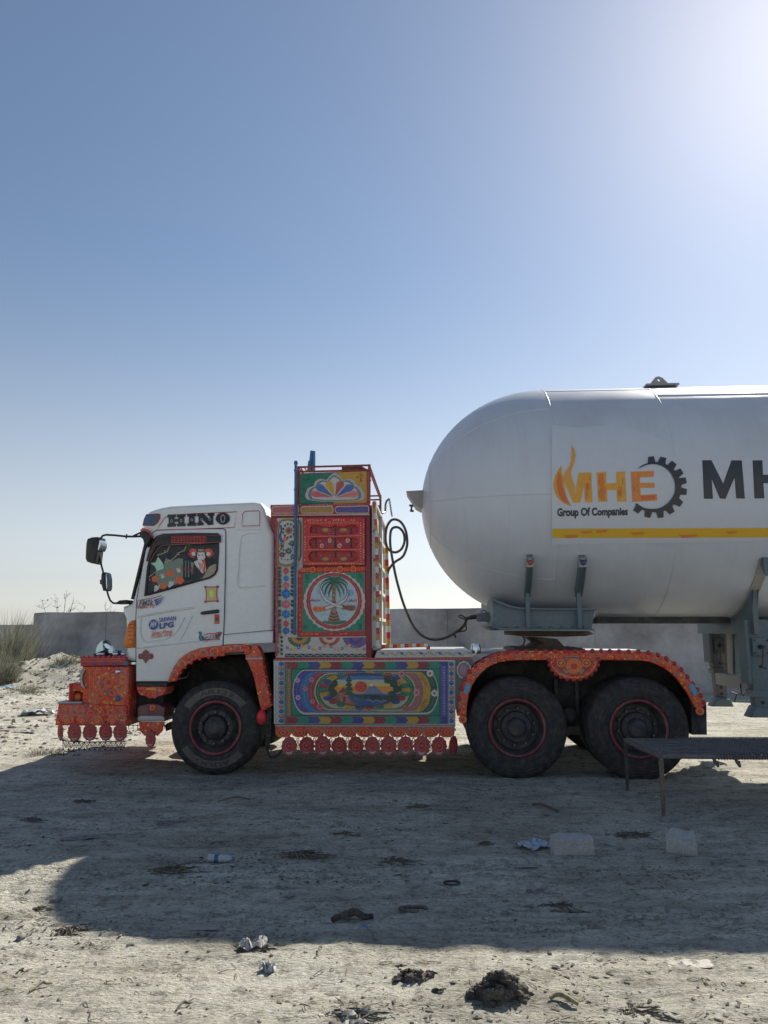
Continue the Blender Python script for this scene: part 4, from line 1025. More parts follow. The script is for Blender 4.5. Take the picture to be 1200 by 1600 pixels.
# ---- cabinet behind the cab
yB = 0.02
BOX = [(423, 790), (577.6, 786.5), (581, 1029), (430, 1029), (430, 836), (427.6, 829), (423, 821)]
cab2 = MB(MAR).prism(pl(BOX, yB), yB, 2.12, bev=0.006, seg=2).build('cabinet', paint('cabinet red paint', MAR, 0.45, 0, 0.2, 4), truck)
fnB = lambda off0: (lambda px, py, off: L(px, py, yB - off0 - off))
MB().prism(pl([(422.6, 789.4), (577.6, 786), (578, 804.6), (423.4, 804.6)], yB), yB - 0.012, yB + 0.02, MAR, bev=0.004).build('header_board', paint('header maroon', P(128, 40, 56), 0.45, 0, 0.2, 5), truck)
a = Art(fnB(0.012))
for x0_, x1_, c in ((424, 467, P(150, 82, 94)), (469.5, 521, P(140, 110, 58)), (523.5, 576.4, P(66, 60, 122))):
    a.poly([(x0_ + 3, 791), (x1_ - 2, 789.6), (x1_, 793), (x1_, 800), (x1_ - 2, 802.4), (x0_ + 3, 802.6), (x0_, 799), (x0_, 794)], P(170, 160, 150)); a.poly([(x0_ + 3.4, 792.2), (x1_ - 2.4, 790.8), (x1_ - 1, 794), (x1_ - 1, 799.4), (x1_ - 2.6, 801.2), (x0_ + 3.4, 801.4), (x0_ + 1, 798.6), (x0_ + 1, 794.6)], c)
a.line([(422.6, 805.4), (577.8, 804)], 1.8, P(168, 150, 146)); a.dots([(424, 788.6), (470, 787.8)], 3, .7, P(190, 150, 130), False)
for i in range(22): a.ell(484 + i * 3.9, 788.8 - i * 0.03, 0.8, 0.8, P(170, 130, 130), n=6)
a.build('header_art', truck)
# blue upright post
mb = MB(); t0, t1 = L(462.2, 726, -0.03), L(460.4, 992, -0.03)
mb.tube([t0, t1], 0.016, 10); mb.lathe([(.001, .05), (.02, .04), (.024, .01), (.018, 0), (.016, -.01)], tuple(t0), 'z', 10)
for y in (735, 765, 800, 850, 884, 930, 985): q = L(462 - (y - 726) * .006, y, -.03); mb.lathe([(.018, -.012), (.021, 0), (.018, .012)], tuple(q), 'z', 10)
mb.build('blue_post', M_BLUE, truck, smooth=50)
# top sign board
MB().prism(pl([(467, 739.4), (577, 735.6), (577.6, 786.4), (466.6, 787.4)], 0.04), 0.035, 0.14, bev=0.006).build('sign_board', paint('sign edge red', P(128, 48, 52), 0.5, 0, .2, 6), truck)
a = Art(on_plane(0.034))
a.poly([(468, 740.4), (521, 738.4), (521, 787), (468, 787)], P(8, 98, 78)); a.poly([(521, 738.4), (573, 736.6), (573.4, 786.6), (521, 787)], P(156, 124, 46))
for i in range(16):
    x = 472 + random.random() * 22; y = 746 + random.random() * 34
    a.leaf(x, y, 6, 2.2, random.uniform(0, 180), P(6, 76, 66))
for i in range(9): a.leaf(562 + random.uniform(-5, 5), 744 + random.uniform(-4, 8), 5, 1.4, random.uniform(0, 180), P(110, 60, 40))
def shell(k, dx=0.0):
    cx, cy = 523, 779
    out = [(-43, 2), (-46, -6), (-42, -16), (-33, -20), (-31, -26), (-22, -31), (-13, -29), (-8, -35), (0, -40), (8, -35), (13, -29), (22, -31), (31, -27), (34, -21), (41, -17), (46, -7), (43, 2), (20, 4.5), (-20, 4.5)]
    return [(cx + x * k, cy - 8 + (y + 8) * k) for x, y in out]
a.poly(arcpts(shell(1.0) + [shell(1.0)[0]], 3)[:-1], P(160, 164, 164)); a.poly(arcpts(shell(0.90) + [shell(0.9)[0]], 3)[:-1], P(88, 108, 118)); a.poly(arcpts(shell(0.80) + [shell(.8)[0]], 3)[:-1], P(160, 164, 166))
for ang, c, ln_, wd in ((-168, P(170, 84, 92), 33, 8), (-142, P(44, 92, 150), 31, 8.4), (-110, P(170, 138, 48), 27, 7.6), (-70, P(150, 74, 70), 27, 7.6), (-38, P(54, 88, 152), 31, 8.4), (-12, P(178, 108, 104), 33, 8)):
    t = RAD(ang); q = []
    for u, v in ((0.1, -.05), (.55, -.55), (.8, -.85), (.95, -.6), (1, 0), (.95, .6), (.8, .85), (.55, .55), (.1, .05)):
        q.append((523 + math.cos(t) * ln_ * u * 1.15 - math.sin(t) * wd * v, 777.5 + math.sin(t) * ln_ * u + math.cos(t) * wd * v * .75))
    a.poly(q, c); l_ = [(523 + math.cos(t) * ln_ * u * 1.1, 777.5 + math.sin(t) * ln_ * u) for u in (.3, .9)]; a.line(l_, 0.8, tuple(x * .6 for x in c))
a.rect(574, 737, 576.6, 786, P(118, 38, 44)); a.dots([(x_, y_) for x_, y_ in arcpts(shell(.95) + [shell(.95)[0]], 3)[:-1]], 3, .6, P(60, 84, 100)); a.dots([(575.3, 740), (575.3, 784)], 3.4, .7, P(190, 140, 110), False)
a.build('sign_art', truck)
# rails on top of the cabinet
ytop = 2.0
mb = MB()
def rail(p0, p1, r=0.012, b=None): (b or mb).tube([p0, p1], r, 6)
A0, A1, B0, B1 = L(466, 730, .05), L(577, 727, .05), L(466, 730, .05), L(577, 727, .05)
far0, far1 = Vector((A0.x, ytop, A0.z)), Vector((A1.x, ytop, A1.z))
for dz in (0, -0.055): 
    rail(A0 + Vector((0, 0, dz)), A1 + Vector((0, 0, dz))); rail(far0 + Vector((0, 0, dz)), far1 + Vector((0, 0, dz))); rail(A1 + Vector((0, 0, dz)), far1 + Vector((0, 0, dz))); rail(A0 + Vector((0, 0, dz)), far0 + Vector((0, 0, dz)))
for p_ in (A0, A1, far0, far1): rail(p_ + Vector((0, 0, .01)), Vector((p_.x, p_.y, L(577, 787, .05).z)), .016)
for x in (470, 476, 482, 488): rail(L(x, 730.5, .05), L(x + 4, 737.5, .05), .008)
mb.build('roof_rail', paint('rail red', P(120, 44, 44), .5, 0, .2, 6), truck)
MB().prism(pl([(535, 730.4), (548, 729), (565, 730), (574, 734.6), (574, 736), (535, 737)], .2), .12, .8, bev=.01).build('rolled_tarpaulin', M_RUST, truck)
zr = L(577, 787, .05).z
MB().box(A0.x, A1.x, .14, ytop + .1, zr - .02, zr + .004).build('cabinet_roof', M_STEEL, truck)
MB().prism([(L(467, 787, .05).x, zr), (A1.x, zr), (A1.x, zr + .31), (L(467, 787, .05).x, zr + .31)], ytop - .03, ytop + .04, bev=.004).build('far_sign_board', paint('sign edge red', None), truck)
mb = MB()
mb.tube([L(484, 738, .6), L(487.5, 704.5, .6)], .022, 6); mb.tube([L(490, 738, .6), L(490, 705, .6)], .022, 6); mb.tube([L(481, 738, .6), L(483, 720, .6)], .012, 6)
mb.build('ladder_rack', M_BLUE, truck)
# left painted column: peacock above, garland of flowers below
MB().prism(pl([(431.5, 810), (465.5, 809), (466, 887), (465.5, 993), (464, 1027.6), (431.5, 1027.6)], yB), yB - .008, yB + .02, bev=.003).build('flower_column', paint('cream ground paint', P(160, 164, 160), .45, 0, .2, 5), truck)
a = Art(fnB(.008))
for i in range(44):
    y = 812 + i * 4.9
    a.ell(431.6 + (i * 7 % 5) * .5, y, 2.0 + (i * 3 % 4) * .4, 2.9, P(134, 60, 78), n=7)
pk = [(433.5, 880), (433.4, 830), (435, 815), (440, 811), (450, 809.8), (459, 811), (464.4, 816), (465.4, 830), (465.2, 872), (462, 880), (455, 884.6), (444, 885), (436.6, 883)]
a.poly(pk, P(150, 112, 46)); a.poly([(x + (449 - x) * .10, y + (847 - y) * .05) for x, y in pk], P(22, 92, 76)); a.poly([(x + (449 - x) * .18, y + (847 - y) * .09) for x, y in pk], P(158, 166, 166))
a.line([(439, 823), (439.6, 830), (437.6, 837), (439, 844), (443, 847)], [2.6, 3.2, 4.2, 4.8, 4], P(36, 66, 138)); a.ell(438.8, 822.4, 2, 2, P(40, 74, 150), n=8)
a.flower(451, 829, 6.4, P(134, 92, 60), P(96, 40, 48), 9)
for i in range(11): t = i / 11 * 6.283; a.ell(451 + 8.8 * math.cos(t), 829 + 10.5 * math.sin(t), 1.7, 2.2, P(34, 52, 48), n=7)
for x, y, r, c, d in ((440, 853, 4.6, P(140, 104, 74), P(128, 44, 54)), (440.5, 867, 4.8, P(84, 40, 68), P(150, 60, 74)), (451, 861, 5.4, P(40, 84, 76), P(90, 130, 120)), (457, 870, 4, P(32, 76, 66), P(120, 140, 120)), (446, 842, 3.6, P(178, 72, 52), P(200, 150, 80)), (456, 849, 4.6, P(30, 70, 64), P(110, 140, 130))): a.flower(x, y, r, c, d, 7)
for i in range(26): a.leaf(437 + random.random() * 23, 848 + random.random() * 30, 4, 1.8, random.uniform(0, 180), P(38, 62, 52))
y = 892
for c, r in ((P(160, 70, 84), 5.4), (P(44, 104, 164), 5), (P(168, 92, 104), 6), (P(28, 98, 160), 8), (P(170, 92, 112), 7.4), (P(30, 104, 164), 7.2), (P(158, 56, 78), 5), (P(34, 88, 150), 6)):
    a.flower(447, y, r, c, tuple(min(.9, x * 1.7) for x in c), 9)
    for s_ in (-1, 1):
        for k in (-4.5, 1.5): a.leaf(447 + s_ * (9.6 if s_ > 0 else 10.4), y + k, 6.6, 5.4, 60 * s_, P(34, 62, 54))
    y += r * 1.78 + 2.2
for i in range(5): a.leaf(440, 996 + i * 6.4, 5.6, 4, 70, P(34, 56, 52))
a.line([(446.6, 886), (446.4, 994)], .5, P(30, 40, 50))
a.build('flower_column_art', truck)
a = Art(fnB(.0095)); a.line([(467.5, 813), (469.6, 820), (469.8, 868), (467, 876)], 2.4, P(14, 88, 78)); a.build('green_edging', truck)
# white strip right of the post
MB().prism(pl([(466.8, 809), (473, 809), (473, 886), (466, 892)], yB), yB - .006, yB + .01).build('white_strip', paint('cream ground paint', None), truck)
# pierced red grille: back plate, slots, bars
GR = (473.8, 809.5, 571, 884)
g0 = MB().prism(pl([(473.8, 809.5), (571, 808.8), (570.6, 884), (473.2, 884.6)], yB), yB - .010, yB + .01, bev=.003).build('grille_back', paint('grille red', P(138, 28, 38), .45, 0, .15, 6), truck)
a = Art(fnB(.010))
for x in (493.6, 524, 549): a.rect(x - 1.4, 824, x + 1.4, 872, P(30, 24, 36))
for cx in (508.5, 536.5):
    for cy, s_ in ((828, -1), (873, 1)):
        a.ell(cx, cy, 6.4, 3.6, P(80, 110, 84), n=12); a.ell(cx, cy + s_ * .6, 4, 2.2, P(186, 110, 46), n=10)
    a.ell(cx - 6, 852, 3, 3.4, P(190, 82, 60), n=9); a.ell(cx + 6.4, 845, 3, 3.6, P(176, 110, 110), n=9); a.leaf(cx, 849, 9, 4, -60, P(70, 66, 120)); a.ring(cx - 6, 852.6, 3.2, 3.4, 1.0, P(190, 170, 170), n=10); a.ring(cx + 6.6, 844.4, 3, 3.6, 1.0, P(190, 170, 170), n=10)
for x in (486, 500, 514, 521, 528, 543, 556, 562):
    for y in (821, 834, 846, 858, 868): a.ell(x + (y % 3), y, .9, .9, random.choice([P(190, 120, 60), P(176, 140, 120), P(96, 110, 60)]), n=6)
a.build('grille_art', g0)
def capsule(x0, y0, x1, y1, k=0.5):
    r = (y1 - y0) / 2; cy = (y0 + y1) / 2; q = []
    for i in range(9): t = RAD(90 + 180 * i / 8); q.append((x0 + r + r * math.cos(t), cy + r * math.sin(t)))
    for i in range(9): t = RAD(-90 + 180 * i / 8); q.append((x1 - r + r * math.cos(t), cy + r * math.sin(t)))
    return q
gf = MB().prism(pl([(474.2, 810), (570.8, 809.2), (570.4, 883.4), (473.6, 884)], yB), yB - .046, yB - .014, bev=.005, seg=2).build('grille_frame', paint('grille orange red', P(158, 40, 42), .42, 0, .15, 6), truck)
cuts = []
for q in ([(484.5, 833), (484, 826), (487, 820.4), (494, 819.6), (504, 822.6), (514, 824), (521, 822), (523.6, 819.6), (526, 822), (534, 823.6), (546, 820.6), (554, 819.8), (559, 823.6), (560.5, 829), (559, 834), (523, 837)], capsule(483, 840, 559.5, 857), capsule(482, 861, 560, 877.6)):
    c = MB().prism(pl(q, yB - .04), yB - .2, yB + .05).build('cutter', M_DARKIN); c.location = RIG; c.rotation_euler = (0, 0, YAW); cuts.append(c)
bpy.context.view_layer.update(); boolean(gf, cuts)
a = Art(fnB(.046))
for i in range(24):
    x = 477 + i * 4.0; a.ell(x, 812.6, 1.1, 1.1, random.choice([P(196, 140, 90), P(180, 170, 160), P(120, 44, 70)]), n=6); a.ell(x, 881, 1.1, 1.1, random.choice([P(196, 140, 90), P(120, 110, 70)]), n=6)
for i in range(17):
    y = 815 + i * 4.0; a.ell(476.4, y, 1.0, 1.2, random.choice([P(190, 120, 80), P(170, 160, 150), P(100, 60, 90)]), n=6); a.ell(568, y, 1.2, 1.2, random.choice([P(190, 130, 90), P(176, 170, 170), P(150, 80, 70)]), n=6); a.ell(563.6, y + 2, .9, .9, P(176, 160, 150), n=6)
for i in range(13): a.ring(484 + i * 6.2, 816.6, 2.4, 1.7, .7, P(196, 112, 60), n=10)
a.line([(480, 838.4), (563, 837)], .8, P(206, 110, 90)); a.line([(480, 859.2), (563, 858.4)], .8, P(206, 110, 90)); a.line([(487, 880), (560, 879.4)], .9, P(178, 120, 60))
a.build('grille_frame_art', gf)
MB().prism(pl([(571.4, 806), (577.4, 806), (580.6, 1027), (572, 1027)], yB), yB - .014, yB + .01, bev=.003).build('maroon_stile', paint('stile maroon', P(112, 26, 44), .45, 0, .2, 5), truck)
# rosette strip
RO = MB().prism(pl([(474, 887), (571, 885.6), (571, 892.6), (466, 894.4), (468, 890)], yB), yB - .016, yB + .01, bev=.003).build('rosette_strip', M_ORN, truck)
def rosette(px, py, y, r, par, name='rosette', squash=1.0):
    q = L(px, py, y); mb = MB()
    cols = [P(196, 40, 44), P(90, 24, 30), P(230, 104, 60), P(220, 90, 56)]
    mb.lathe([(0.001, -.022), (r * .35, -.02), (r * .45, -.012), (r * .8, -.012), (r, -.002), (r, .006)], (0, 0, 0), 'y', 16, cols=[cols[0], cols[1], cols[2], cols[3], cols[3]])
    o = mb.build(name, M_VC, par, smooth=40); o.location = q; return o
for x, y in ((488.8, 890.4), (510.4, 889.6), (531.4, 889.4), (552.2, 889)): rosette(x, y, yB - .016, .042 if x != 510.4 else .03, RO)
# medallion with palm and crossed swords
MD = MB().prism(pl([(466, 894.6), (571, 893), (571.4, 993.6), (464.6, 994.4)], yB), yB - .012, yB + .01, bev=.004).build('medallion_panel', paint('medallion red', P(158, 46, 44), .45, 0, .15, 5), truck)
a = Art(fnB(.012))
for i in range(12): a.ell(468.8, 900 + i * 7.6, 1.3, 2.4, random.choice([P(150, 110, 60), P(196, 110, 60), P(170, 60, 70)]), n=8)
for i in range(13): a.ell(472 + i * 7.6, 990.4 - i * .03, 2.6, 1.2, random.choice([P(150, 110, 60), P(206, 120, 60), P(60, 70, 80)]), n=8)
a.poly([(473.6, 895.6), (570, 894.4), (570, 986), (472.6, 987)], P(30, 116, 98))
for cx, cy in ((479, 902), (563, 900), (478, 979), (563, 980)):
    for i in range(5): a.leaf(cx + random.uniform(-3, 3), cy + random.uniform(-3, 3), 8, 2, random.uniform(0, 180), P(20, 84, 74))
a.ell(522.4, 939.6, 47.2, 45.4, P(164, 166, 162), n=60, scal=30, amp=.035)
a.ell(522.2, 939, 42.6, 43.2, P(140, 34, 44), n=64, scal=28, amp=.03); a.dots([(522.2 + 40.2 * math.cos(RAD(t)), 939 + 40.8 * math.sin(RAD(t))) for t in range(0, 360, 6)], 3, .8, P(190, 130, 120))
a.ell(522, 938.6, 37.6, 39.0, P(176, 168, 160)); a.ell(522, 938.6, 36.8, 38.2, P(150, 172, 186))
a.poly([(522 + 36.6 * math.cos(RAD(t)), 938.6 + 38 * math.sin(RAD(t))) for t in range(15, 166, 10)], P(150, 178, 186)); a.ell(505, 925, 9, 4, P(118, 156, 184), n=14); a.ell(547, 926, 6, 6, P(112, 150, 182), n=14)
a.poly([(522 + 36.4 * math.cos(RAD(t)), 938.6 + 37.8 * math.sin(RAD(t))) for t in range(55, 126, 8)], P(44, 104, 84))
for i in range(14): a.leaf(505 + i * 2.6, 972 - abs(7 - i) * .1, 7, 1.3, -60 - i * 5, P(28, 92, 76))
for x, y in ((508, 962), (536, 962)): a.ring(x, y + 2, 6, 5, .6, P(90, 110, 116), n=10, a0=180, a1=330)
a.poly([(519.4, 912), (525, 912), (524.6, 935), (525.6, 952), (531, 968), (530, 971.6), (513.6, 971.6), (512.6, 967), (518, 950)], P(132, 110, 90))
for i, y in enumerate((920, 926, 933, 940, 958, 963, 968)):
    w = 2.6 if y < 950 else 5 + (y - 955) * .3; a.poly([(522 - w, y - 2), (522, y + .4), (522 + w, y - 2), (522 + w * .8, y + 1.2), (522, y + 2.6), (522 - w * .8, y + 1.2)], P(84, 54, 44))
for s_ in (-1, 1):
    for q in ([(0, 910), (8, 905), (16, 908), (21, 914)], [(0, 911), (9, 909), (17, 915), (20, 924)], [(0, 912), (7, 912), (13, 920), (15, 930)], [(0, 912), (4, 916), (8, 925), (9, 934)], [(0, 910), (5, 903), (11, 901), (17, 904)]):
        a.line(arcpts([(522.4 + s_ * x, y) for x, y in q], 3), [1.2, 2.0, 2.8, 3.2, 3.2, 3, 2.4, 1.8, 1.2, .5], random.choice([P(26, 84, 70), P(34, 102, 80), P(22, 70, 60)]))
for i in range(7): t = RAD(-140 + i * 16); a.line([(522.4, 910), (522.4 + 8 * math.cos(t), 910 + 12 * math.sin(t))], [2, .4], P(28, 88, 72))
for s_, pts_ in ((1, [(544.4, 924), (543.4, 930), (539, 937.4), (531, 943), (521, 946.8), (512, 949.4), (507, 950.6)]), (-1, [(499.3, 911.4), (500.2, 920), (504, 930), (510, 938.2), (519.6, 943.8), (530, 947.2), (537, 949)])):
    w_ = [.3, 1.6, 2.9, 3.6, 3.8, 3.6, 3.0]
    a.line(pts_, [x + 1.1 for x in w_], P(44, 40, 54)); a.line(pts_, w_, P(176, 182, 186))
    hx, hy = pts_[-1]
    a.poly([(hx + s_ * 2, hy - 4.6), (hx + s_ * 1.2, hy + 4.4), (hx - s_ * 1.6, hy + 3), (hx - s_ * 13, hy + 5.4), (hx - s_ * 17.4, hy + 3.6), (hx - s_ * 18.4, hy - .6), (hx - s_ * 16, hy - 3.2), (hx - s_ * 2, hy - 2.8)], P(182, 100, 36) if s_ > 0 else P(116, 68, 54)); a.ell(hx - s_ * 14.4, hy + 1.4, 1.8, 1.8, P(180, 60, 50) if s_ > 0 else P(90, 100, 60), n=8)
ink = P(128, 30, 62)
for x0_, w_ in ((482.6, 17), (543.6, 14)):
    a.line([(x0_, 939.4), (x0_ + 2, 940.4), (x0_ + 3.4, 937.6), (x0_ + 5, 939.4), (x0_ + 7, 939.2), (x0_ + 8, 937.4), (x0_ + w_ * .62, 939.4), (x0_ + w_ * .8, 938.6), (x0_ + w_ * .86, 936.4), (x0_ + w_, 939)], 1.1, ink); a.line([(x0_ + 5.4, 935.6), (x0_ + 5.6, 938.6)], .9, ink)
    for d in (.2, .45, .7): a.ell(x0_ + w_ * d, 935.8, .6, .6, ink, n=5)
a.build('medallion_art', MD)
# band with half discs and dots
LB = MB().prism(pl([(444, 995.4), (579, 994), (580, 1027.6), (444, 1027.6)], yB), yB - .010, yB + .01, bev=.003).build('half_disc_band', paint('cream ground paint', None), truck)
a = Art(fnB(.010))
for cx, r, c, d, e in ((468, 20, P(28, 88, 72), P(166, 122, 48), P(30, 60, 52)), (514.6, 17.6, P(150, 40, 54), P(178, 158, 150), P(140, 44, 60)), (556, 22, P(84, 72, 140), P(60, 54, 124), P(120, 70, 130))):
    a.ell(cx, 996, r, r * .82, P(172, 166, 150), n=24, a0=0, a1=180); a.ell(cx, 996, r * .92, r * .75, c, n=24, a0=0, a1=180); a.ell(cx, 996, r * .62, r * .5, d, n=20, a0=0, a1=180); a.ell(cx, 996, r * .3, r * .24, e, n=14, a0=0, a1=180)
    for t in range(12, 180, 17): a.line([(cx + r * .5 * math.cos(RAD(t)), 996 + r * .41 * math.sin(RAD(t))), (cx + r * .9 * math.cos(RAD(t)), 996 + r * .74 * math.sin(RAD(t)))], .5, P(150, 120, 80))
for i in range(22):
    x = 449 + i * 5.7; y = 1012 + 3.6 * math.sin(i * 1.02); c = (P(46, 84, 150), P(170, 120, 116), P(178, 146, 84))[i % 3]; a.ell(x, y, 2.4, 2.6, c, n=9); a.ell(x, y, 1, 1, P(150, 180, 200) if i % 3 == 0 else P(190, 170, 150), n=6)
a.rect(445, 1021.4, 578, 1026.6, P(24, 44, 52)); a.line([(446 + i * 5.5, 1024 + (1.4 if i % 2 else -1.4)) for i in range(25)], .9, P(150, 158, 160))
a.build('half_disc_art', LB)

# ---- lower side cabinet with the painted landscape
yS = 0.0
xr = L(710, 1080, yS).x
SB = [(427, 1031.6), (738, 1029), (737.6, 1037), (712, 1037), (711.6, 1133), (430, 1131.6)]
MB().prism(pl(SB, yS), yS + .004, 0.62, bev=.006, seg=2).build('side_cabinet', paint('cream ground paint', None), truck)
MB().prism(pl(SB, yS), W_RIG - .62, W_RIG - .004, bev=.004, both=True).build('far_side_cabinet', paint('cream ground paint', None), truck)
zdk = L(600, 1024, .3).z
MB().box(L(430, 1031, 0).x, L(720, 1031, 0).x, .5, W_RIG - .5, zdk - .35, zdk - .06).build('deck_frame', M_UNDER, truck)
a = Art(on_plane(yS + .003))
a.poly([(428, 1028.6), (738, 1027), (738, 1031), (428, 1032.4)], P(140, 46, 56))
for i in range(60): a.ell(431 + i * 5.15, 1030.6 - i * .028, .7, .7, P(178, 130, 126), n=5)
a.poly([(427.4, 1036), (430, 1034), (434, 1034), (434.6, 1131), (428, 1131)], P(158, 166, 168))
for i in range(9): a.line(arcpts([(429.4, 1040 + i * 10), (432.6, 1043 + i * 10), (429.6, 1046 + i * 10), (432, 1049 + i * 10)], 2), .8, (P(60, 80, 120), P(120, 100, 80))[i % 2])
for x0_, x1_ in ((435.6, 443.4), (700.6, 709.6)):
    a.rect(x0_, 1034, x1_, 1130.6, P(156, 162, 164)); a.rect(x0_, 1034, x0_ + .8, 1130.6, P(100, 106, 110)); a.rect(x1_ - .8, 1034, x1_, 1130.6, P(100, 106, 110))
a.rect(444.4, 1034, 700, 1131, P(96, 84, 76))
band = [P(116, 40, 56), P(22, 116, 98), P(48, 58, 122), P(156, 128, 46)]
for y0_, y1_, off in ((1034.6, 1044.4, 0), (1120, 1130.6, 0)):
    lv = a.level((444, y0_, 700, y1_))
    for i in range(15):
        x = 446 + i * 17.1; x2 = min(x + 17.1, 699.4); m_ = (y0_ + y1_) / 2
        a.poly([(x, y0_), (x2, y0_), (min(x2 + 4, 699.6), m_), (x2, y1_), (x, y1_), (x + 4, m_)], band[(i + off) % 4], lv)
a.rect(445, 1045, 448, 1119.6, P(22, 110, 96)); a.rect(448, 1045, 455, 1119.6, P(122, 92, 70)); a.rect(688.6, 1040, 692, 1119.6, P(60, 80, 140)); a.rect(692, 1040, 696, 1119.6, P(96, 72, 136)); a.rect(696, 1040, 699.6, 1119.6, P(50, 72, 130))
a.dots([(451.4, 1048), (451.4, 1117)], 4, .9, P(176, 150, 110), False); a.dots([(694, 1043), (694, 1117)], 4, .9, P(150, 160, 196), False); a.rect(455, 1044.6, 688, 1118, P(24, 22, 30)); a.rect(456, 1045.6, 687, 1117.2, P(18, 110, 92))
def stad(x0, y0, x1, y1, rx, n=8):
    cy, ry = (y0 + y1) / 2, (y1 - y0) / 2; q = []
    for i in range(n * 2 + 1): t = RAD(90 + 180 * i / (2 * n)); q.append((x0 + rx + rx * math.cos(t), cy + ry * math.sin(t)))
    for i in range(n * 2 + 1): t = RAD(-90 + 180 * i / (2 * n)); q.append((x1 - rx + rx * math.cos(t), cy + ry * math.sin(t)))
    return q
a.poly(stad(457.4, 1046.4, 685, 1116.2, 20), P(164, 166, 160))
a.poly(stad(458.6, 1047.6, 683.8, 1113.6, 19), P(66, 56, 130))
a.poly([(571, 1047.6)] + [p_ for p_ in stad(458.6, 1047.6, 683.8, 1113.6, 19) if p_[0] > 571] + [(571, 1113.6)], P(22, 78, 62))
a.poly(stad(469, 1050, 673, 1112, 19), P(34, 94, 146)); a.poly([(590, 1050)] + [p_ for p_ in stad(469, 1050, 673, 1112, 19) if p_[0] > 590] + [(590, 1112)], P(164, 128, 44))
a.poly(stad(481, 1051, 661, 1111, 18), P(128, 48, 66)); a.poly([(590, 1051)] + [p_ for p_ in stad(481, 1051, 661, 1111, 18) if p_[0] > 590] + [(590, 1111)], P(130, 88, 92))
a.poly(stad(491, 1051.6, 650, 1110, 26), P(160, 156, 138)); a.poly(stad(493, 1053, 648, 1108.6, 25), P(28, 96, 64)); a.poly(stad(500, 1055, 640, 1106.6, 25), P(150, 148, 130))
for i in range(26):
    t = i / 26 * 6.283; x, y = 569.6 + 65 * math.cos(t), 1078 + 27.6 * math.sin(t); a.ell(x, y, 7.4, 4.4, (P(160, 124, 46), P(24, 104, 84), P(128, 44, 58), P(44, 60, 120))[i % 4], n=9)
for x, y in ((465, 1063), (466, 1090), (487, 1062), (488, 1096), (477, 1076)): a.flower(x, y, 4.2, P(170, 150, 170) if x < 470 else P(170, 110, 120), P(120, 60, 100), 6)
for x, y, c in ((627, 1053.5, P(172, 110, 116)), (672, 1052, P(176, 180, 176)), (651, 1082, P(170, 120, 130)), (679, 1083, P(170, 176, 170)), (634, 1107, P(150, 70, 80)), (500, 1104, P(164, 90, 100))): a.flower(x, y, 6, c, P(120, 70, 90), 8)
for i in range(7): a.line([(655 + i * 1.6, 1056 + i * 2.4), (661 + i * 1.2, 1054 + i * 2.4)], .9, P(70, 62, 40)); a.line([(656 + i * 1.2, 1106 - i * 2.4), (663 + i * .8, 1108 - i * 2.4)], .9, P(70, 62, 40))
for q, c in ((stad(458.6, 1047.6, 683.8, 1113.6, 19), P(190, 190, 180)), (stad(463.6, 1048.8, 678.6, 1112.6, 19), P(140, 130, 176)), (stad(475, 1050.6, 667, 1111.4, 19), P(150, 190, 200)), (stad(486, 1051.2, 655.6, 1110.6, 20), P(196, 150, 120)), (stad(496.4, 1054, 644, 1107.6, 25), P(176, 190, 130))): a.dots(q, 3.2, .55, c)
lv = a.ell(569.6, 1077.8, 58.6, 26.6, P(170, 162, 130), n=44)
def lens(pts): # keep inside the oval
    q = []
    for x, y in pts:
        u, v = (x - 569.6) / 57, (y - 1077.8) / 25.4; r_ = math.hypot(u, v)
        q.append((x, y) if r_ <= 1 else (569.6 + u / r_ * 57, 1077.8 + v / r_ * 25.4))
    return q
def band_lens(y0, y1, c):
    q = []
    for x in range(512, 628, 5): q.append((x, y0))
    for x in range(627, 511, -5): q.append((x, y1))
    a.poly(lens(q), c)
a.ell(569.6, 1077.8, 57, 25.4, P(28, 66, 120), n=44)
for y0_, y1_, c in ((1056, 1062, P(66, 100, 150)), (1062, 1068, P(150, 160, 150)), (1068, 1074, P(186, 158, 78)), (1074, 1082, P(188, 122, 56)), (1082, 1084.6, P(110, 130, 150))): band_lens(y0_, y1_, c)
a.ell(564, 1073, 9.5, 8.5, P(168, 60, 52), n=18); a.poly([(568, 1084.6), (580, 1068), (588, 1074), (600, 1084.6)], P(92, 106, 140)); a.poly([(577, 1072), (580, 1067), (584, 1071), (580, 1073)], P(176, 178, 176))
band_lens(1084.6, 1104, P(38, 72, 116)); a.poly(lens([(552, 1086), (575, 1085), (620, 1089), (626, 1094), (600, 1095), (580, 1092), (560, 1091)]), P(20, 52, 44)); a.poly(lens([(514, 1084), (532, 1084), (548, 1092), (556, 1104), (530, 1104), (512, 1094)]), P(120, 84, 60))
for i in range(5): a.line([(574 + i * 6, 1094 + i % 2 * 2), (580 + i * 6, 1094.6 + i % 2 * 2)], .7, P(140, 160, 176))
a.poly([(529, 1088), (531, 1080), (537, 1076), (543, 1079), (547, 1088), (546, 1099), (531, 1097)], P(140, 96, 92)); a.poly([(528, 1083), (536, 1074), (546, 1082)], P(104, 60, 62)); a.rect(536, 1089, 540, 1097, P(66, 48, 52))
for y in (1058, 1065, 1072, 1079): a.poly([(545, y - 3), (540 - (y - 1058) * .12, y + 7), (550.6 + (y - 1058) * .12, y + 7)], P(24, 70, 54))
a.rect(544.4, 1084, 546, 1092, P(70, 52, 46))
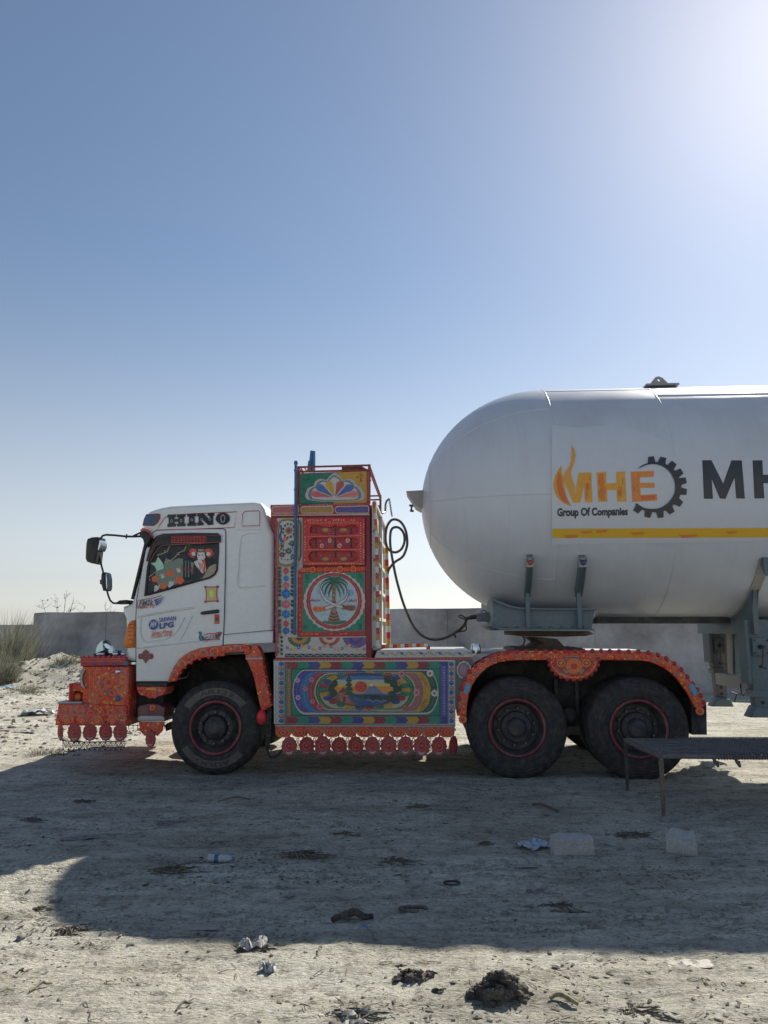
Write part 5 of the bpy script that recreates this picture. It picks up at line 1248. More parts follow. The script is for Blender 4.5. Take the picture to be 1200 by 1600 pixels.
for x, y, s_ in ((516, 1074, 1), (520, 1083, 1), (521, 1068, 1), (615, 1068, -1), (620, 1077, -1), (612, 1086, -1), (606, 1062, -1), (616, 1092, -1)):
    a.poly(lens([(x - 6, y - 4), (x, y - 7), (x + 6, y - 4), (x + 7, y + 2), (x + 2, y + 6), (x - 5, y + 5)]), P(24, 62, 48))
a.ring(569.6, 1077.8, 58.2, 26.4, 1.0, P(26, 30, 34), n=44); a.line([(444.6, 1074), (700, 1073)], .35, P(60, 56, 58))
# rear corner panel with the mauve disc
a.poly([(711, 1031), (738.6, 1030), (739, 1038), (730, 1052), (723, 1070), (719, 1090), (716, 1108), (711.4, 1108)], P(70, 80, 80)); a.ell(725, 1047, 11.6, 14, P(160, 166, 160), n=20); a.ell(725, 1047, 9.8, 12, P(112, 92, 108), n=18); a.ell(724, 1046, 5.5, 7, P(128, 104, 124), n=14)
for t in range(0, 360, 36): a.leaf(725 + 12.4 * math.cos(RAD(t)), 1047 + 15 * math.sin(RAD(t)), 6, 3, t + 80, P(52, 76, 66))
a.build('landscape_panel_art', truck)
SJ = {}
for i in range(13):
    for x in (439.5, 705.2):
        c = ('blue glass', 'pink glass')[i % 2]
        if c not in SJ:
            SJ[c] = MB().lathe([(0.001, -.010), (.014, -.009), (.021, -.004), (.024, .003)], n=12).mesh('glass_stud', paint(c, P(40, 92, 150) if i % 2 == 0 else P(150, 112, 120), .2, 0, .1, 9), 60)
        jewel(x, 1037.5 + i * 7.4, yS - .001, truck, SJ[c]).name = 'glass_stud'
# deck edge with vines, behind the cabinet
MB().prism(pl([(586, 1025.6), (590, 1016.4), (721, 1015.8), (737.4, 1023.6), (737.6, 1029), (586, 1029.4)], .03), .012, .08, bev=.004).build('deck_edge', paint('cream ground paint', None), truck)
a = Art(on_plane(.011))
for i in range(9):
    x = 598 + i * 15; a.line(arcpts([(x - 7, 1021), (x - 3, 1018.8), (x + 1, 1022), (x + 5, 1024), (x + 8, 1021)], 2), .8, P(90, 104, 120)); a.leaf(x, 1021, 6.4, 3.4, 8, (P(60, 70, 130), P(160, 132, 70))[i % 2])
a.build('vine_art', truck)
MB().box(L(588, 1017, .05).x, L(738, 1024, .05).x, .08, W_RIG - .08, L(650, 1017, .05).z - .05, L(650, 1017, .05).z - .006).build('deck_plate', M_STEEL, truck)
# red fringe band with scallops and hanging pendants
def scallop(x0, x1, y0, y1, n):
    q = [(x0, y0), (x1, y0)]; w = (x1 - x0) / n
    for i in range(n):
        cx = x1 - w * (i + .5)
        for k in range(7): t = RAD(180 * k / 6); q.append((cx + w * .49 * math.cos(t), y1 - 6 + 6.5 * math.sin(t)))
    return q
MB().prism(pl([(430, 1132.2), (711.4, 1133.4), (711.4, 1135.8), (430, 1134.8)], yS), -.01, .05).build('steel_edging', M_STEEL, truck)
sk = MB().prism(pl(scallop(430, 710.6, 1135.2, 1152, 11), yS), .0, .014).build('scalloped_skirt', M_ORN, truck, smooth=0)
a = Art(on_plane(-.001))
for i in range(11):
    cx = 442.6 + i * 25.5; a.ell(cx, 1144.6, 8.6, 6.4, P(150, 44, 40), n=18); a.ring(cx, 1144.6, 8.8, 6.6, 1.1, P(176, 106, 60), n=18); a.ell(cx, 1144.4, 5, 3.8, P(190, 84, 44), n=12); a.ell(cx, 1144.4, 2, 1.6, P(120, 30, 36), n=8)
    a.ell(cx + 12.8, 1140.4, 2.2, 2.6, P(96, 104, 84), n=8)
a.build('skirt_art', sk)
def pendant_mesh(rx, rz):
    k = [(1 + .05 * math.cos(12 * t / 24 * 6.283)) for t in range(24)]
    q = [(rx * k[i] * math.cos(i / 24 * 6.283), rz * k[i] * math.sin(i / 24 * 6.283)) for i in range(24)]
    return MB().prism(q, -.005, .006, bev=.002, seg=1).mesh('pendant', paint('pendant red', P(132, 48, 52), .42, 0, .25, 9), 40)
PEND, BOSS, EYE = pendant_mesh(.085, .103), None, None
BOSS = MB().lathe([(.001, -.012), (.022, -.011), (.028, -.006), (.034, -.006), (.040, -.010), (.047, -.008), (.052, .0)], n=18, cols=[P(160, 52, 52), P(110, 36, 42), P(110, 36, 42), P(178, 80, 62), P(170, 70, 60), P(120, 40, 46)]).mesh('boss', M_VC, 50)
CRES = MB().add([(.036 * math.cos(RAD(t)), -.0075, -.036 + .020 * math.sin(RAD(t)) - .008) for t in range(200, 341, 20)] + [(.036 * math.cos(RAD(t)), -.0075, -.050 + .030 * math.sin(RAD(t)) - .006) for t in range(340, 199, -20)], [tuple(range(16))]).mesh('crescent', M_STEEL, 0)
def pendant(px, py, y, sx=1.0, sz=1.0, rz=0.0, chain=True):
    o = bpy.data.objects.new('pendant', PEND); o.location = L(px + random.uniform(-.7, .7), py + random.uniform(-.5, .5), y); kk = random.uniform(.95, 1.06); o.scale = (sx * kk, 1, sz * kk); o.rotation_euler = (random.uniform(-.14, .14), random.uniform(-.09, .09), rz + random.uniform(-.22, .22)); put(o, truck)
    put(bpy.data.objects.new('boss', BOSS), o)
    c = bpy.data.objects.new('crescent', CRES); put(c, o)
    if chain:
        h_ = MB().tube([(0, .002, .085), (0, .002, .125)], .006, 6).mesh('hanger', M_CHAIN, 0) if 'hg' not in SJ else SJ['hg']; SJ['hg'] = h_
        put(bpy.data.objects.new('hanger', h_), o)
    return o
for x in (452.6, 478.8, 504.9, 530.2, 556.3, 581.9, 607.5, 633.6, 659.7, 686.2): pendant(x, 1165.6, -.004)
pendant(708.6, 1165, .05, rz=RAD(62))
# dark links between the pendants
mb = MB()
for i in range(9):
    x = 465.5 + i * 25.8
    for k in range(3):
        q = L(x, 1156 + k * 7, .01); mb.tube([q + Vector((.012 * math.cos(t), 0, .020 * math.sin(t))) for t in np.linspace(0, 6.283, 9)[:-1]], .0045, 5, closed=True)
stuff(mb.build('fringe_chain', M_CHAIN, truck, smooth=60))
mb = MB().tube([L(x, y, .06) for x, y in ((421, 1108), (418.6, 1130), (417.4, 1150), (417.8, 1172), (421, 1182), (427, 1184), (436, 1178), (442, 1170))], .013, 8)
for i in range(12): q = L(420.6 - i * .24, 1110 + i * 5.4, .05); mb.tube([q + Vector((.022 * math.cos(t), .01 * math.sin(t) * (i % 2), .028 * math.sin(t))) for t in np.linspace(0, 6.283, 9)[:-1]], .008, 5, closed=True)
mb.build('hanging_chain', M_CHAIN, truck, smooth=60)

# ---- back of the cabinet: striped tubes, ladder frame
xb = L(581, 900, yB).x
def striped(path, r, n, name, first=0):
    path = [Vector(p_) for p_ in path]; seg = [(path[i + 1] - path[i]).length for i in range(len(path) - 1)]; tot = sum(seg)
    def at(s):
        for i, l in enumerate(seg):
            if s <= l or i == len(seg) - 1: return path[i].lerp(path[i + 1], min(1, s / l))
            s -= l
    mb = MB(); cs = [P(176, 42, 50), P(182, 130, 44), P(196, 196, 190)]
    for i in range(n):
        s0, s1 = tot * i / n, tot * (i + 1) / n
        mb.tube([at(s0), at((s0 + s1) / 2), at(s1)], r, 10, cs[(i + first) % 3])
    return mb.build(name, M_VC, truck, smooth=60)
striped([L(584.5, 784, .12), L(587.6, 835, .12), L(590, 1010, .12)], .024, 24, 'striped_post')
striped([L(603.6, 856, 1.15), L(607, 1007, 1.15)], .026, 16, 'striped_post', 1)
striped([L(590, 1010.6, .12), L(664, 1008, .12), L(669.5, 1010, .12), L(669, 1014.6, .12)], .022, 14, 'striped_guard_rail', 2)
mb = MB(); zb, zt_ = L(590, 1012, .3).z, L(585, 790, .3).z
for y in (.10, 1.1, 2.05): mb.box(xb + .004, xb + .045, y, y + .05, zb, zt_)
for i in range(6): z = zb + (zt_ - zb) * i / 5; mb.box(xb + .006, xb + .040, .10, 2.10, z - .02, z + .02)
mb.build('rear_frame', paint('white frame paint', (.62, .60, .56), .5, 0, .2, 5), truck)
MB().box(xb - .004, xb + .004, .06, 2.08, zb, zt_).build('rear_panel', paint('rear panel paint', (.70, .69, .66), .5, 0, .25, 4), truck)
mb = MB().tube([L(602, 800, 1.3), L(602.4, 788, 1.3), L(604, 783, 1.3), L(607.6, 779.6, 1.3), L(609, 780.4, 1.3)], .014, 8).tube([L(597, 802, 1.2), L(602, 800, 1.3)], .014, 8)
mb.build('hose_hook', M_STEEL, truck, smooth=60)
mb = MB()
for k in range(70):
    t = k / 69; c = L(608.4 + t * 4, 781 + t * 26, 1.3); mb_p = c + Vector((.012 * math.cos(k * 1.9), .012 * math.sin(k * 1.9), 0)); SJ.setdefault('spr', []).append(mb_p)
mb.tube(SJ['spr'], .004, 5); mb.build('hanger_spring', M_STEEL, truck, smooth=60)

# ---- rear wing with red scalloped strip
OUT = [(715.8, 1118.7), (715.6, 1100), (718.6, 1083), (723, 1068), (729, 1055), (737.6, 1044), (747, 1035.6), (759.7, 1028), (772, 1022.4), (785, 1019.4), (800, 1017.6), (814.7, 1017), (860, 1017), (905, 1016.6), (960, 1017.2), (1005, 1018), (1022, 1021), (1034.7, 1025), (1048, 1032), (1060, 1040.6), (1070, 1051), (1079, 1064), (1087, 1073), (1093.4, 1082), (1098, 1092), (1101.4, 1103)]
INN = [(728.6, 1118.7), (729.6, 1100), (733, 1084), (738, 1070.6), (744, 1060.6), (752, 1051.6), (761, 1043.6), (771, 1038), (781, 1034.4), (793, 1032.4), (806, 1031.6), (820, 1031.4), (860, 1031.4), (905, 1031.4), (960, 1031.4), (1000, 1032), (1014, 1034), (1026, 1038), (1038, 1044.4), (1048, 1051.4), (1057, 1060), (1065.6, 1071), (1072.6, 1081), (1078, 1090), (1082.4, 1098), (1086, 1106)]
rw = MB().prism(pl(OUT + INN[::-1], -.01), -.016, .03, bev=.005, seg=2).build('wing_trim', M_ORN, truck)
mb = MB(); oy = pl([(x, y + 3) for x, y in OUT], 0.0); n = len(oy); vs_ = []
for y in (.035, .62):
    vs_ += [(x, y, z) for x, z in oy]
mb.add(vs_, [(i, i + 1, n + i + 1, n + i) for i in range(n - 1)]); mb.build('rear_wing', M_UNDER, truck, smooth=50)
fw_ = mb.mesh('far_rear_wing', M_UNDER, 50); o = bpy.data.objects.new('far_rear_wing', fw_); o.location = (0, W_RIG - .66, 0); put(o, truck)
MB().prism(pl([(x, y + 5) for x, y in OUT[3:-3]] + [(1070, 1100), (735, 1100)], .62), .60, .625).build('wing_back_panel', M_UNDER, truck)
BIGJ = MB().lathe([(0.001, -.011), (.012, -.010), (.022, -.006), (.027, 0), (.027, .006)], n=12).mesh('jewel', paint('deep red jewel', P(140, 26, 36), .3, 0, .12, 6), 60)
a = Art(on_plane(-.0165)); acc = 0
for i in range(len(OUT) - 1):
    (ax_, ay_), (bx_, by_) = OUT[i], OUT[i + 1]; (cx_, cy_), (dx_, dy_) = INN[i], INN[i + 1]
    ln_ = math.hypot(bx_ - ax_, by_ - ay_); m_ = max(1, round(ln_ / 13.5))
    for k in range(m_):
        t = (k + .5) / m_; ox, oy_ = ax_ + (bx_ - ax_) * t, ay_ + (by_ - ay_) * t; ix, iy = cx_ + (dx_ - cx_) * t, cy_ + (dy_ - cy_) * t
        mx_, my_ = ox * .42 + ix * .58, oy_ * .42 + iy * .58
        a.ring(mx_, my_, 5.0, 4.6, .8, P(196, 104, 44), n=14); a.ell(mx_, my_, 2.2, 2.0, (P(190, 60, 40), P(80, 110, 100), P(206, 120, 44))[acc % 3], n=9); acc += 1
        jewel(ox * .95 + ix * .05, oy_ * .95 + iy * .05, -.012, rw, BIGJ)
stuff(a.build('wing_trim_art', rw))
for q in ([(724.6, 1082), (729, 1066.6), (735.4, 1070.6), (730.6, 1085)], [(1076, 1072), (1082, 1067), (1091, 1083), (1085, 1087.6)]): a = Art(on_plane(-.022)); a.poly(q, P(60, 140, 180)); a.build('blue_patch', rw)
for x, y in ((723, 1124), (1093.4, 1111)): rosette(x, y, -.01, .045, rw)
HP = [(857.4, 1029), (935.6, 1029)] + [(896.5 + 38.6 * math.cos(RAD(t)), 1031 + 31 * math.sin(RAD(t)) * (1 + .03 * math.cos(t * .35))) for t in range(0, 181, 10)]
hp = MB().prism(pl(HP, -.02), -.030, -.014, bev=.004, seg=2).build('half_round_plate', M_ORN, truck)
a = Art(on_plane(-.0305))
a.ring(896.5, 1031, 36, 28.6, 1.4, P(206, 130, 50), n=26, a0=4, a1=176); a.ell(896.5, 1031, 31, 24.6, P(140, 38, 36), n=24, a0=3, a1=177)
a.ell(897, 1041, 12, 10.6, P(196, 96, 40), n=18, scal=8, amp=.2); a.ell(897, 1041, 5, 4.6, P(160, 36, 40), n=12)
for s_ in (-1, 1): a.ring(896.5 + s_ * 20, 1036, 6.6, 6, 1.3, P(206, 136, 56), n=14); a.ell(896.5 + s_ * 20, 1036, 3, 2.8, P(206, 110, 50), n=9); a.leaf(896.5 + s_ * 13, 1049, 10, 4, s_ * -50, P(92, 128, 108))
a.rect(884, 1026, 904, 1030, P(150, 140, 140)); a.rect(884.6, 1026.8, 903.4, 1029.2, P(120, 40, 44))
a.build('half_plate_art', hp)
for t in range(0, 181, 15): jewel(896.5 + 38.4 * math.cos(RAD(t)), 1031 + 30.8 * math.sin(RAD(t)), -.024, hp, BIGJ)
MB().prism(pl([(1079, 1092), (1103.6, 1096), (1104.6, 1148), (1082, 1148)], .05), .05, .60).build('mudflap', M_RUB, truck)
MB().prism(pl([(1082, 1092), (1104, 1096), (1105, 1148), (1082, 1148)], .05), W_RIG - .62, W_RIG - .05).build('mudflap', M_RUB, truck)

# ---- fifth wheel and the deck behind
mb = MB().prism(pl([(795, 1017), (905, 1017), (900, 1011), (800, 1011)], 1.0), .62, 1.82, bev=.01)
mb.build('fifth_wheel_base', M_RUST, truck)
MB().prism(pl([(826, 1014), (880, 1014), (864, 998), (846, 996), (830, 996), (842, 1004)], 1.0), .70, 1.74, bev=.01).build('fifth_wheel_stand', M_RUST, truck)
MB().prism(pl([(800, 985.6), (917, 986), (924, 990.4), (912, 993.6), (880, 994.6), (826, 994.6), (800, 992)], .8), .66, 1.78, bev=.01).build('fifth_wheel_plate', M_RUST, truck)
MB().box(L(745, 1018, .3).x, L(1040, 1018, .3).x, .55, 1.9, 1.285, 1.31).build('rear_deck', M_STEEL, truck)
MB().tube([L(x, y, .5) for x, y in ((816, 992), (820, 1000), (818, 1008), (808, 1013))], .012, 6).build('brake_hose', M_HOSE, truck, smooth=60)
MB().lathe([(.001, .11), (.05, .10), (.06, .05), (.055, .0), (.001, 0)], tuple(L(743.4, 1021, .35)), 'z', 14).build('marker_lamp', M_CHROME, truck, smooth=50)

# ---- decorated front bumper
yF = .02
def bp(pts): return pl(pts, yF)
bm_ = empty('front_bumper', (0, 0, 0), 0, truck)
MB().prism(bp([(128, 1041), (200.6, 1041), (201.6, 1104), (199.6, 1131), (128, 1131)]), yF, W_RIG - yF, bev=.02, both=True).build('bumper_tower', M_ORN, bm_)
MB().prism(bp([(93.4, 1098.4), (128.6, 1098.4), (199.4, 1102), (199.8, 1134), (87.6, 1133)]), yF - .035, W_RIG - yF + .035, bev=.02, both=True).build('bumper_beam', M_ORN, bm_)
MB().prism(bp([(92.4, 1096), (131, 1095.4), (131, 1099), (92.8, 1099)]), yF - .05, W_RIG, bev=.006).build('bumper_step', M_STEEL, bm_)
MB().prism(bp([(126.6, 1026.6), (196.6, 1026.6), (200, 1039.6), (127, 1041)]), yF - .025, W_RIG - yF + .02, bev=.012).build('bumper_top_ledge', paint('bumper red', P(138, 36, 44), .42, 0, .2, 6), bm_)
a = Art(on_plane(yF - .026))
for x in (146.6, 162.6, 179): a.rect(x - 2.6, 1035.4, x + 2.6, 1040, P(56, 58, 110))
a.rect(193.6, 1033, 199, 1039.8, P(30, 92, 124)); a.line([(127.6, 1033.4), (193, 1032.4)], .9, P(176, 90, 70)); a.line([(127.6, 1029.4), (196, 1029)], .9, P(150, 100, 80))
a.build('ledge_art', bm_)
for i in range(9): jewel(130 + i * 8, 1026.4, yF - .02, bm_)
a = Art(on_plane(yF - .001))
gold, cr = P(190, 116, 48), P(176, 150, 120)
for x in (140, 146.6, 150): a.line([(x, 1046), (x, 1096)], .7, gold)
a.line([(128, 1046), (135, 1050), (131, 1060), (136, 1070), (130, 1080)], .9, gold)
for x, y, rx, ry, rot in ((162, 1062, 10, 5, -.8), (170, 1066, 7, 8, 0), (160, 1072, 5, 9, .4), (174, 1082, 8, 4, .5), (156, 1088, 7, 4, .2)):
    a.ell(x, y, rx, ry, P(180, 82, 38), n=18, rot=rot, scal=7, amp=.2); a.ell(x, y, rx * .5, ry * .5, P(146, 42, 40), n=12, rot=rot)
a.line(arcpts([(153, 1070), (155, 1060), (162, 1054), (171, 1053)]), 1.2, cr); a.line(arcpts([(164, 1086), (168, 1080), (172, 1076)]), 1.4, P(100, 116, 130)); a.leaf(168, 1080, 9, 4, -50, P(70, 96, 110)); a.leaf(158, 1066, 9, 3, -60, P(80, 90, 120))
for y in (1053, 1061, 1073, 1083): a.ring(192, y, 5.2, 5.6, 1.1, gold, n=14)
for x in (149, 166, 183): a.poly([(x - 5, 1100), (x, 1096.6), (x + 5, 1100), (x, 1104)], gold)
a.build('tower_art', bm_)
def round_lens(px, py, y, r, m, par, name):
    o = MB().lathe([(.001, -.016), (r * .6, -.014), (r * .9, -.006), (r, .004)], n=20).build(name, m, par, smooth=60); o.location = L(px, py, y); return o
for x, y, m in ((184.4, 1049.4, M_CHROME), (184.4, 1091, M_BLUE)): round_lens(x, y, yF - .002, .032, m, bm_, 'round_reflector')
round_lens(185.6, 1072, yF - .002, .026, M_AMBER, bm_, 'round_reflector')
a = Art(on_plane(yF - .036))
for i in range(9): x = 100 + i * 9.4; a.line([(x + 3, 1104), (x, 1107.6), (x + 3, 1111)], 1.1, P(206, 130, 44)); a.line([(x + 5.6, 1104), (x + 2.6, 1107.6), (x + 5.6, 1111)], .8, P(180, 90, 40))
a.line([(92, 1116.6), (199, 1117)], .9, P(150, 110, 100))
for x in (104.6, 128, 152, 176): a.ring(x, 1126, 8.4, 7.6, 1.4, P(176, 124, 90), n=16, a0=180, a1=360); a.ell(x, 1126, 5.2, 4.8, P(192, 92, 46), n=14)
for x, y in ((116, 1113), (150, 1111), (132, 1104)): a.leaf(x, y, 6, 3, 0, P(64, 66, 120))
a.build('beam_art', bm_)
MB().prism(bp([(126.6, 1047), (134, 1047.6), (131, 1054), (130, 1062), (132, 1070), (135.4, 1075), (129, 1072), (127, 1064)]), yF - .03, yF + .01).build('silver_scroll', M_STEEL, bm_)
# lamp bracket in front of the tower
MB().prism(bp([(108.4, 1067.6), (127.6, 1068.6), (134, 1077), (133, 1084), (128, 1083), (124, 1080.6), (116, 1080), (112.4, 1083), (111.4, 1097), (108, 1097)]), yF + .02, yF + .42, bev=.006).build('lamp_bracket', M_ORN, bm_)
round_lens(121, 1089, yF + .06, .045, M_AMBER, bm_, 'fog_lamp'); MB().lathe([(.05, -.01), (.055, .0), (.055, .12), (.001, .12)], tuple(L(121, 1089, yF + .065)), 'y', 18).build('fog_lamp_housing', M_RED, bm_, smooth=50)
MB().tube([L(109.6, 1068, yF), L(109.2, 1097.4, yF)], .012, 8).build('bracket_post', M_RED, bm_)
# mirrored crest on the top ledge
cr_ = empty('mirror_crest', (0, 0, 0), 0, truck)
MB().prism(pl([(152, 1021), (154, 1011), (158, 1004.6), (163, 1000.6), (164.4, 1016), (158, 1018)], .25), .2, .26).build('pale_blue_plate', paint('pale blue mirror', (.55, .72, .84), .15, .6, .05, 9), cr_)
MB().prism(pl([(163, 1001), (169, 1000.4), (171.6, 1006), (168, 1012), (172, 1018), (164, 1019)], .3), .27, .33).build('dark_plate', paint('dark blue plate', (.02, .06, .10), .2, .3, .05, 9), cr_)
MB().prism(pl([(166, 1006), (170, 1005), (176.6, 1010.6), (175, 1014), (170, 1012)], .3), .22, .26).build('silver_plate', M_CHROME, cr_)
MB().prism(pl([(175, 1016), (178, 1009.4), (181.4, 1014), (182.4, 1020), (176, 1020)], .3), .2, .27).build('pale_blue_plate', paint('pale blue mirror', None), cr_)
MB().prism(pl([(146, 1025.6), (150, 1019), (158, 1016.6), (186, 1016.4), (188, 1020), (185, 1025.6)], .3), .28, .36).build('crest_base', M_BLACK, cr_)
for x, w in ((155, 4), (160.6, 3), (180, 4.4), (192.6, 4)): round_lens(x, 1022, .22, .024 * w / 3, M_CHROME, cr_, 'round_mirror')
# pendants, fringe of chains under the bumper
pendant(95, 1144, yF, .55, .95, RAD(-20))
for x in (116.8, 140.8, 164.4, 188.6): pendant(x, 1144, yF - .03, .92, .95)
mb = MB().tube([L(97, 1157.4, .03), L(140, 1159.6, .03), L(196, 1158, .03)], .006, 6)
for i in range(24):
    x = 99 + i * 4.1
    for k in range(3):
        q = L(x, 1160.6 + k * 3.2, .03); mb.tube([q + Vector((.010 * math.cos(t), 0, .013 * math.sin(t))) for t in np.linspace(0, 6.283, 7)[:-1]], .0032, 4, closed=True)
    if i % 2 == 0:
        q = L(x, 1171.5, .03); mb.add([q + Vector(v) for v in ((0, 0, .024), (-.018, -.004, -.008), (.018, -.004, -.008), (0, .012, -.008))], [(0, 1, 2), (0, 2, 3), (0, 3, 1), (1, 3, 2)])
for i in range(12): mb.tube([L(99 + i * 8.2, 1160, .03), L(103 + i * 8.2, 1168, .03), L(107.2 + i * 8.2, 1160, .03)], .004, 4)
stuff(mb.build('chain_fringe', M_CHAIN, bm_, smooth=60))
mb = MB()
for i in range(9):
    x = 201 + i * 7; q = L(x, 1131, .2); mb.tube([q, L(x, 1139, .2)], .004, 4); mb.tube([L(x - 3, 1134 , .2), L(x + 4, 1133, .2)], .004, 4)
stuff(mb.build('chain_fringe', M_CHAIN, bm_, smooth=60))
# dark gap between bumper and cab, cab steps
MB().prism(pl([(199, 1040), (213, 1034), (262, 1062), (258, 1100), (200, 1128)], .3), .22, W_RIG - .22).build('radiator_pack', M_UNDER, truck)
MB().prism(pl([(196, 1034.6), (213, 1034.6), (213, 1038), (196, 1038.4)], .06), .05, W_RIG - .05).build('front_sill', M_CHROME, truck)
MB().prism(pl([(213.6, 1066), (261, 1066), (260.6, 1073), (214, 1072.4)], .08), .07, .4, bev=.006).build('step_valance', M_HUB, truck)
MB().prism(pl([(214, 1072.8), (260.6, 1073.4), (259.6, 1080), (255, 1086), (247, 1088), (243, 1091), (232, 1091), (228, 1088), (219, 1086), (214.4, 1079)], .05), .045, .30, bev=.006).build('step_apron', M_ORN, truck)
MB().prism(pl([(228, 1075), (244, 1075), (243.6, 1078), (228.4, 1078)], .04), .036, .05).build('yellow_reflector', paint('yellow reflector', P(204, 128, 40), .3, 0, .1, 8), truck)
stp = MB().prism(pl([(215.4, 1106), (219, 1102.6), (232, 1099.6), (247, 1101), (257.6, 1106), (257, 1127), (216, 1127)], .06), .05, .36, bev=.008).build('cab_step', paint('step maroon', P(92, 52, 58), .5, 0, .3, 6), truck)
MB().prism(pl([(216, 1121), (220, 1118), (254, 1118), (257.6, 1121.4), (257.4, 1127), (216, 1127)], .05), .034, .30, bev=.006).build('tread_plate', M_STEEL, stp)
rosette(238.6, 1105.8, .045, .036, stp)
MB().prism(pl([(217, 1127.6), (256.6, 1127.6), (254, 1142), (246, 1150), (241, 1147), (236, 1143), (231, 1147), (226, 1150), (219, 1142)], .05), .044, .062, bev=.004).build('step_fringe', M_ORN, stp)
pendant(236, 1155.4, .03, .78, .86)
MB().prism(pl([(262, 1132), (266, 1128), (268, 1139), (264, 1141)], .5), .4, .6).build('steering_arm', M_RUST, truck)

# ------------------------------------------------------------------ the gas tank trailer
trailer = empty('tank_trailer', RIG, YAW)
tag(trailer, 'white gas tank trailer with painted company lettering resting on the truck', 'trailer')
TR, TY, TZ = 1.45, 1.22, 3.14
TAN = TY - TR * math.sin(RAD(18.5))
xs, xt = L(846, 612, TAN).x, L(658.5, 790, TY).x
XE = 11.2
dl = xs - xt
prof = [(TR * math.sin(RAD(t)), xs - dl * math.cos(RAD(t))) for t in range(0, 90, 4)] + [(TR, xs)] + [(TR, xs + (XE - xs) * i / 30) for i in range(1, 31)] + [(TR * math.cos(RAD(t)), XE + dl * math.sin(RAD(t))) for t in range(6, 91, 6)]
prof[0] = (0.001, prof[0][1])
MB().lathe(prof, (0, TY, TZ), 'x', 128).build('tank_shell', M_TANK, trailer, smooth=70)
def on_tank(px, py, off=0.0):
    d = RWI @ ray(px, py); r = TR + off
    oy, oz = LO.y - TY, LO.z - TZ
    A_ = d.y ** 2 + d.z ** 2; B_ = oy * d.y + oz * d.z; C_ = oy ** 2 + oz ** 2 - r * r
    D_ = B_ * B_ - A_ * C_
    t = (-B_ - math.sqrt(max(0, D_))) / A_
    return LO + d * t
def ring_bead(x, r, name):
    MB().tube([(x, TY + (TR - .002) * math.cos(t), TZ + (TR - .002) * math.sin(t)) for t in np.linspace(0, 2 * math.pi, 97)[:-1]], r, 6, closed=True).build(name, M_TANK, trailer, smooth=70)
ring_bead(xs, .0065, 'weld_seam'); ring_bead(L(1007, 610, TAN).x, .0065, 'weld_seam'); ring_bead(L(1007, 610, TAN).x + 2.4, .009, 'weld_seam')
def dome_line(phi0, phi1, th0, th1, name):
    pts = []
    for i in range(25):
        t = RAD(th0 + (th1 - th0) * i / 24); ph = RAD(phi0 + (phi1 - phi0) * i / 24)
        pts.append((xs - dl * math.cos(t), TY + TR * math.sin(t) * math.cos(ph), TZ + TR * math.sin(t) * math.sin(ph)))
    MB().tube(pts, .0045, 5).build(name, M_TANK, trailer, smooth=70)
for ph in (185, 225, 140): dome_line(ph, ph, 22, 90, 'dome_seam')
MB().tube([(xs - dl * math.cos(RAD(22)), TY + TR * math.sin(RAD(22)) * math.cos(t), TZ + TR * math.sin(RAD(22)) * math.sin(t)) for t in np.linspace(0, 6.2832, 49)[:-1]], .0045, 5, closed=True).build('dome_seam', M_TANK, trailer, smooth=70)
xw = L(1007, 610, TAN).x
for th, xa, xb2 in ((118, xs, xw), (204, xs + .02, xw), (128, xw, XE)):
    MB().tube([(xa + (xb2 - xa) * i / 8, TY + TR * math.cos(RAD(th)), TZ + TR * math.sin(RAD(th))) for i in range(9)], .005, 5).build('long_seam', M_TANK, trailer, smooth=70)

# lettering, laid on the curved shell
a = Art(lambda px, py, off: on_tank(px, py, off + .003), .0022)
patch = P(176, 180, 184)
TP = lambda r, g, b: tuple(v * .86 for v in P(r, g, b))
ink = P(40, 44, 54); och, orr = P(186, 132, 46), P(190, 108, 48)
a.poly([(861.5, 664), (900, 668), (958, 664), (1010, 676), (1046, 692), (1052, 712), (1200, 716), (1330, 718), (1330, 846), (1200, 846), (862.5, 851)], (.585, .618, .67))
a.poly([(863, 826.4), (1330, 824.6), (1330, 839.4), (863, 841)], TP(196, 154, 40))
for x, y, w in ((906, 830, 20), (930, 828.6, 20), (985, 832, 22), (1134, 830, 18), (1060, 836, 30), (880, 837, 24)): a.poly([(x, y), (x + w, y - 1), (x + w * .9, y + 3.4), (x + w * .2, y + 4.4)], TP(180, 120, 44))
def F(pts): return [(840 + x / 3.333, 670 + y / 3.333) for x, y in pts]
a.poly(F([(125, 190), (108, 215), (90, 250), (82, 285), (85, 322), (102, 356), (132, 384), (178, 404), (158, 372), (146, 340), (140, 300), (140, 262), (127, 235)]), TP(196, 136, 44))
a.poly(F([(138, 246), (158, 262), (196, 342), (214, 228), (281, 227), (285, 382), (248, 383), (243, 292), (222, 383), (186, 384), (146, 292)]), TP(196, 142, 48))
a.poly(F([(175, 84), (190, 108), (197, 140), (192, 172), (180, 204), (172, 228), (180, 262), (196, 306), (190, 336), (172, 300), (150, 262), (138, 240), (146, 222), (168, 190), (176, 158), (178, 122)]), TP(192, 140, 56))
a.poly(F([(112, 226), (122, 250), (128, 300), (146, 352), (166, 392), (130, 372), (110, 332), (104, 288)]), TP(178, 96, 40)); a.poly(F([(232, 250), (262, 244), (268, 370), (254, 372), (246, 284), (226, 350)]), TP(196, 136, 50))
a.poly(F([(308, 226), (357, 224), (359, 284), (410, 283), (408, 223), (456, 222), (463, 378), (415, 379), (412, 318), (361, 319), (363, 380), (316, 380)]), TP(204, 142, 48))
a.poly(F([(485, 222), (606, 220), (606, 250), (532, 252), (534, 282), (608, 280), (609, 306), (536, 308), (538, 344), (621, 340), (623, 374), (493, 380)]), TP(200, 122, 54))
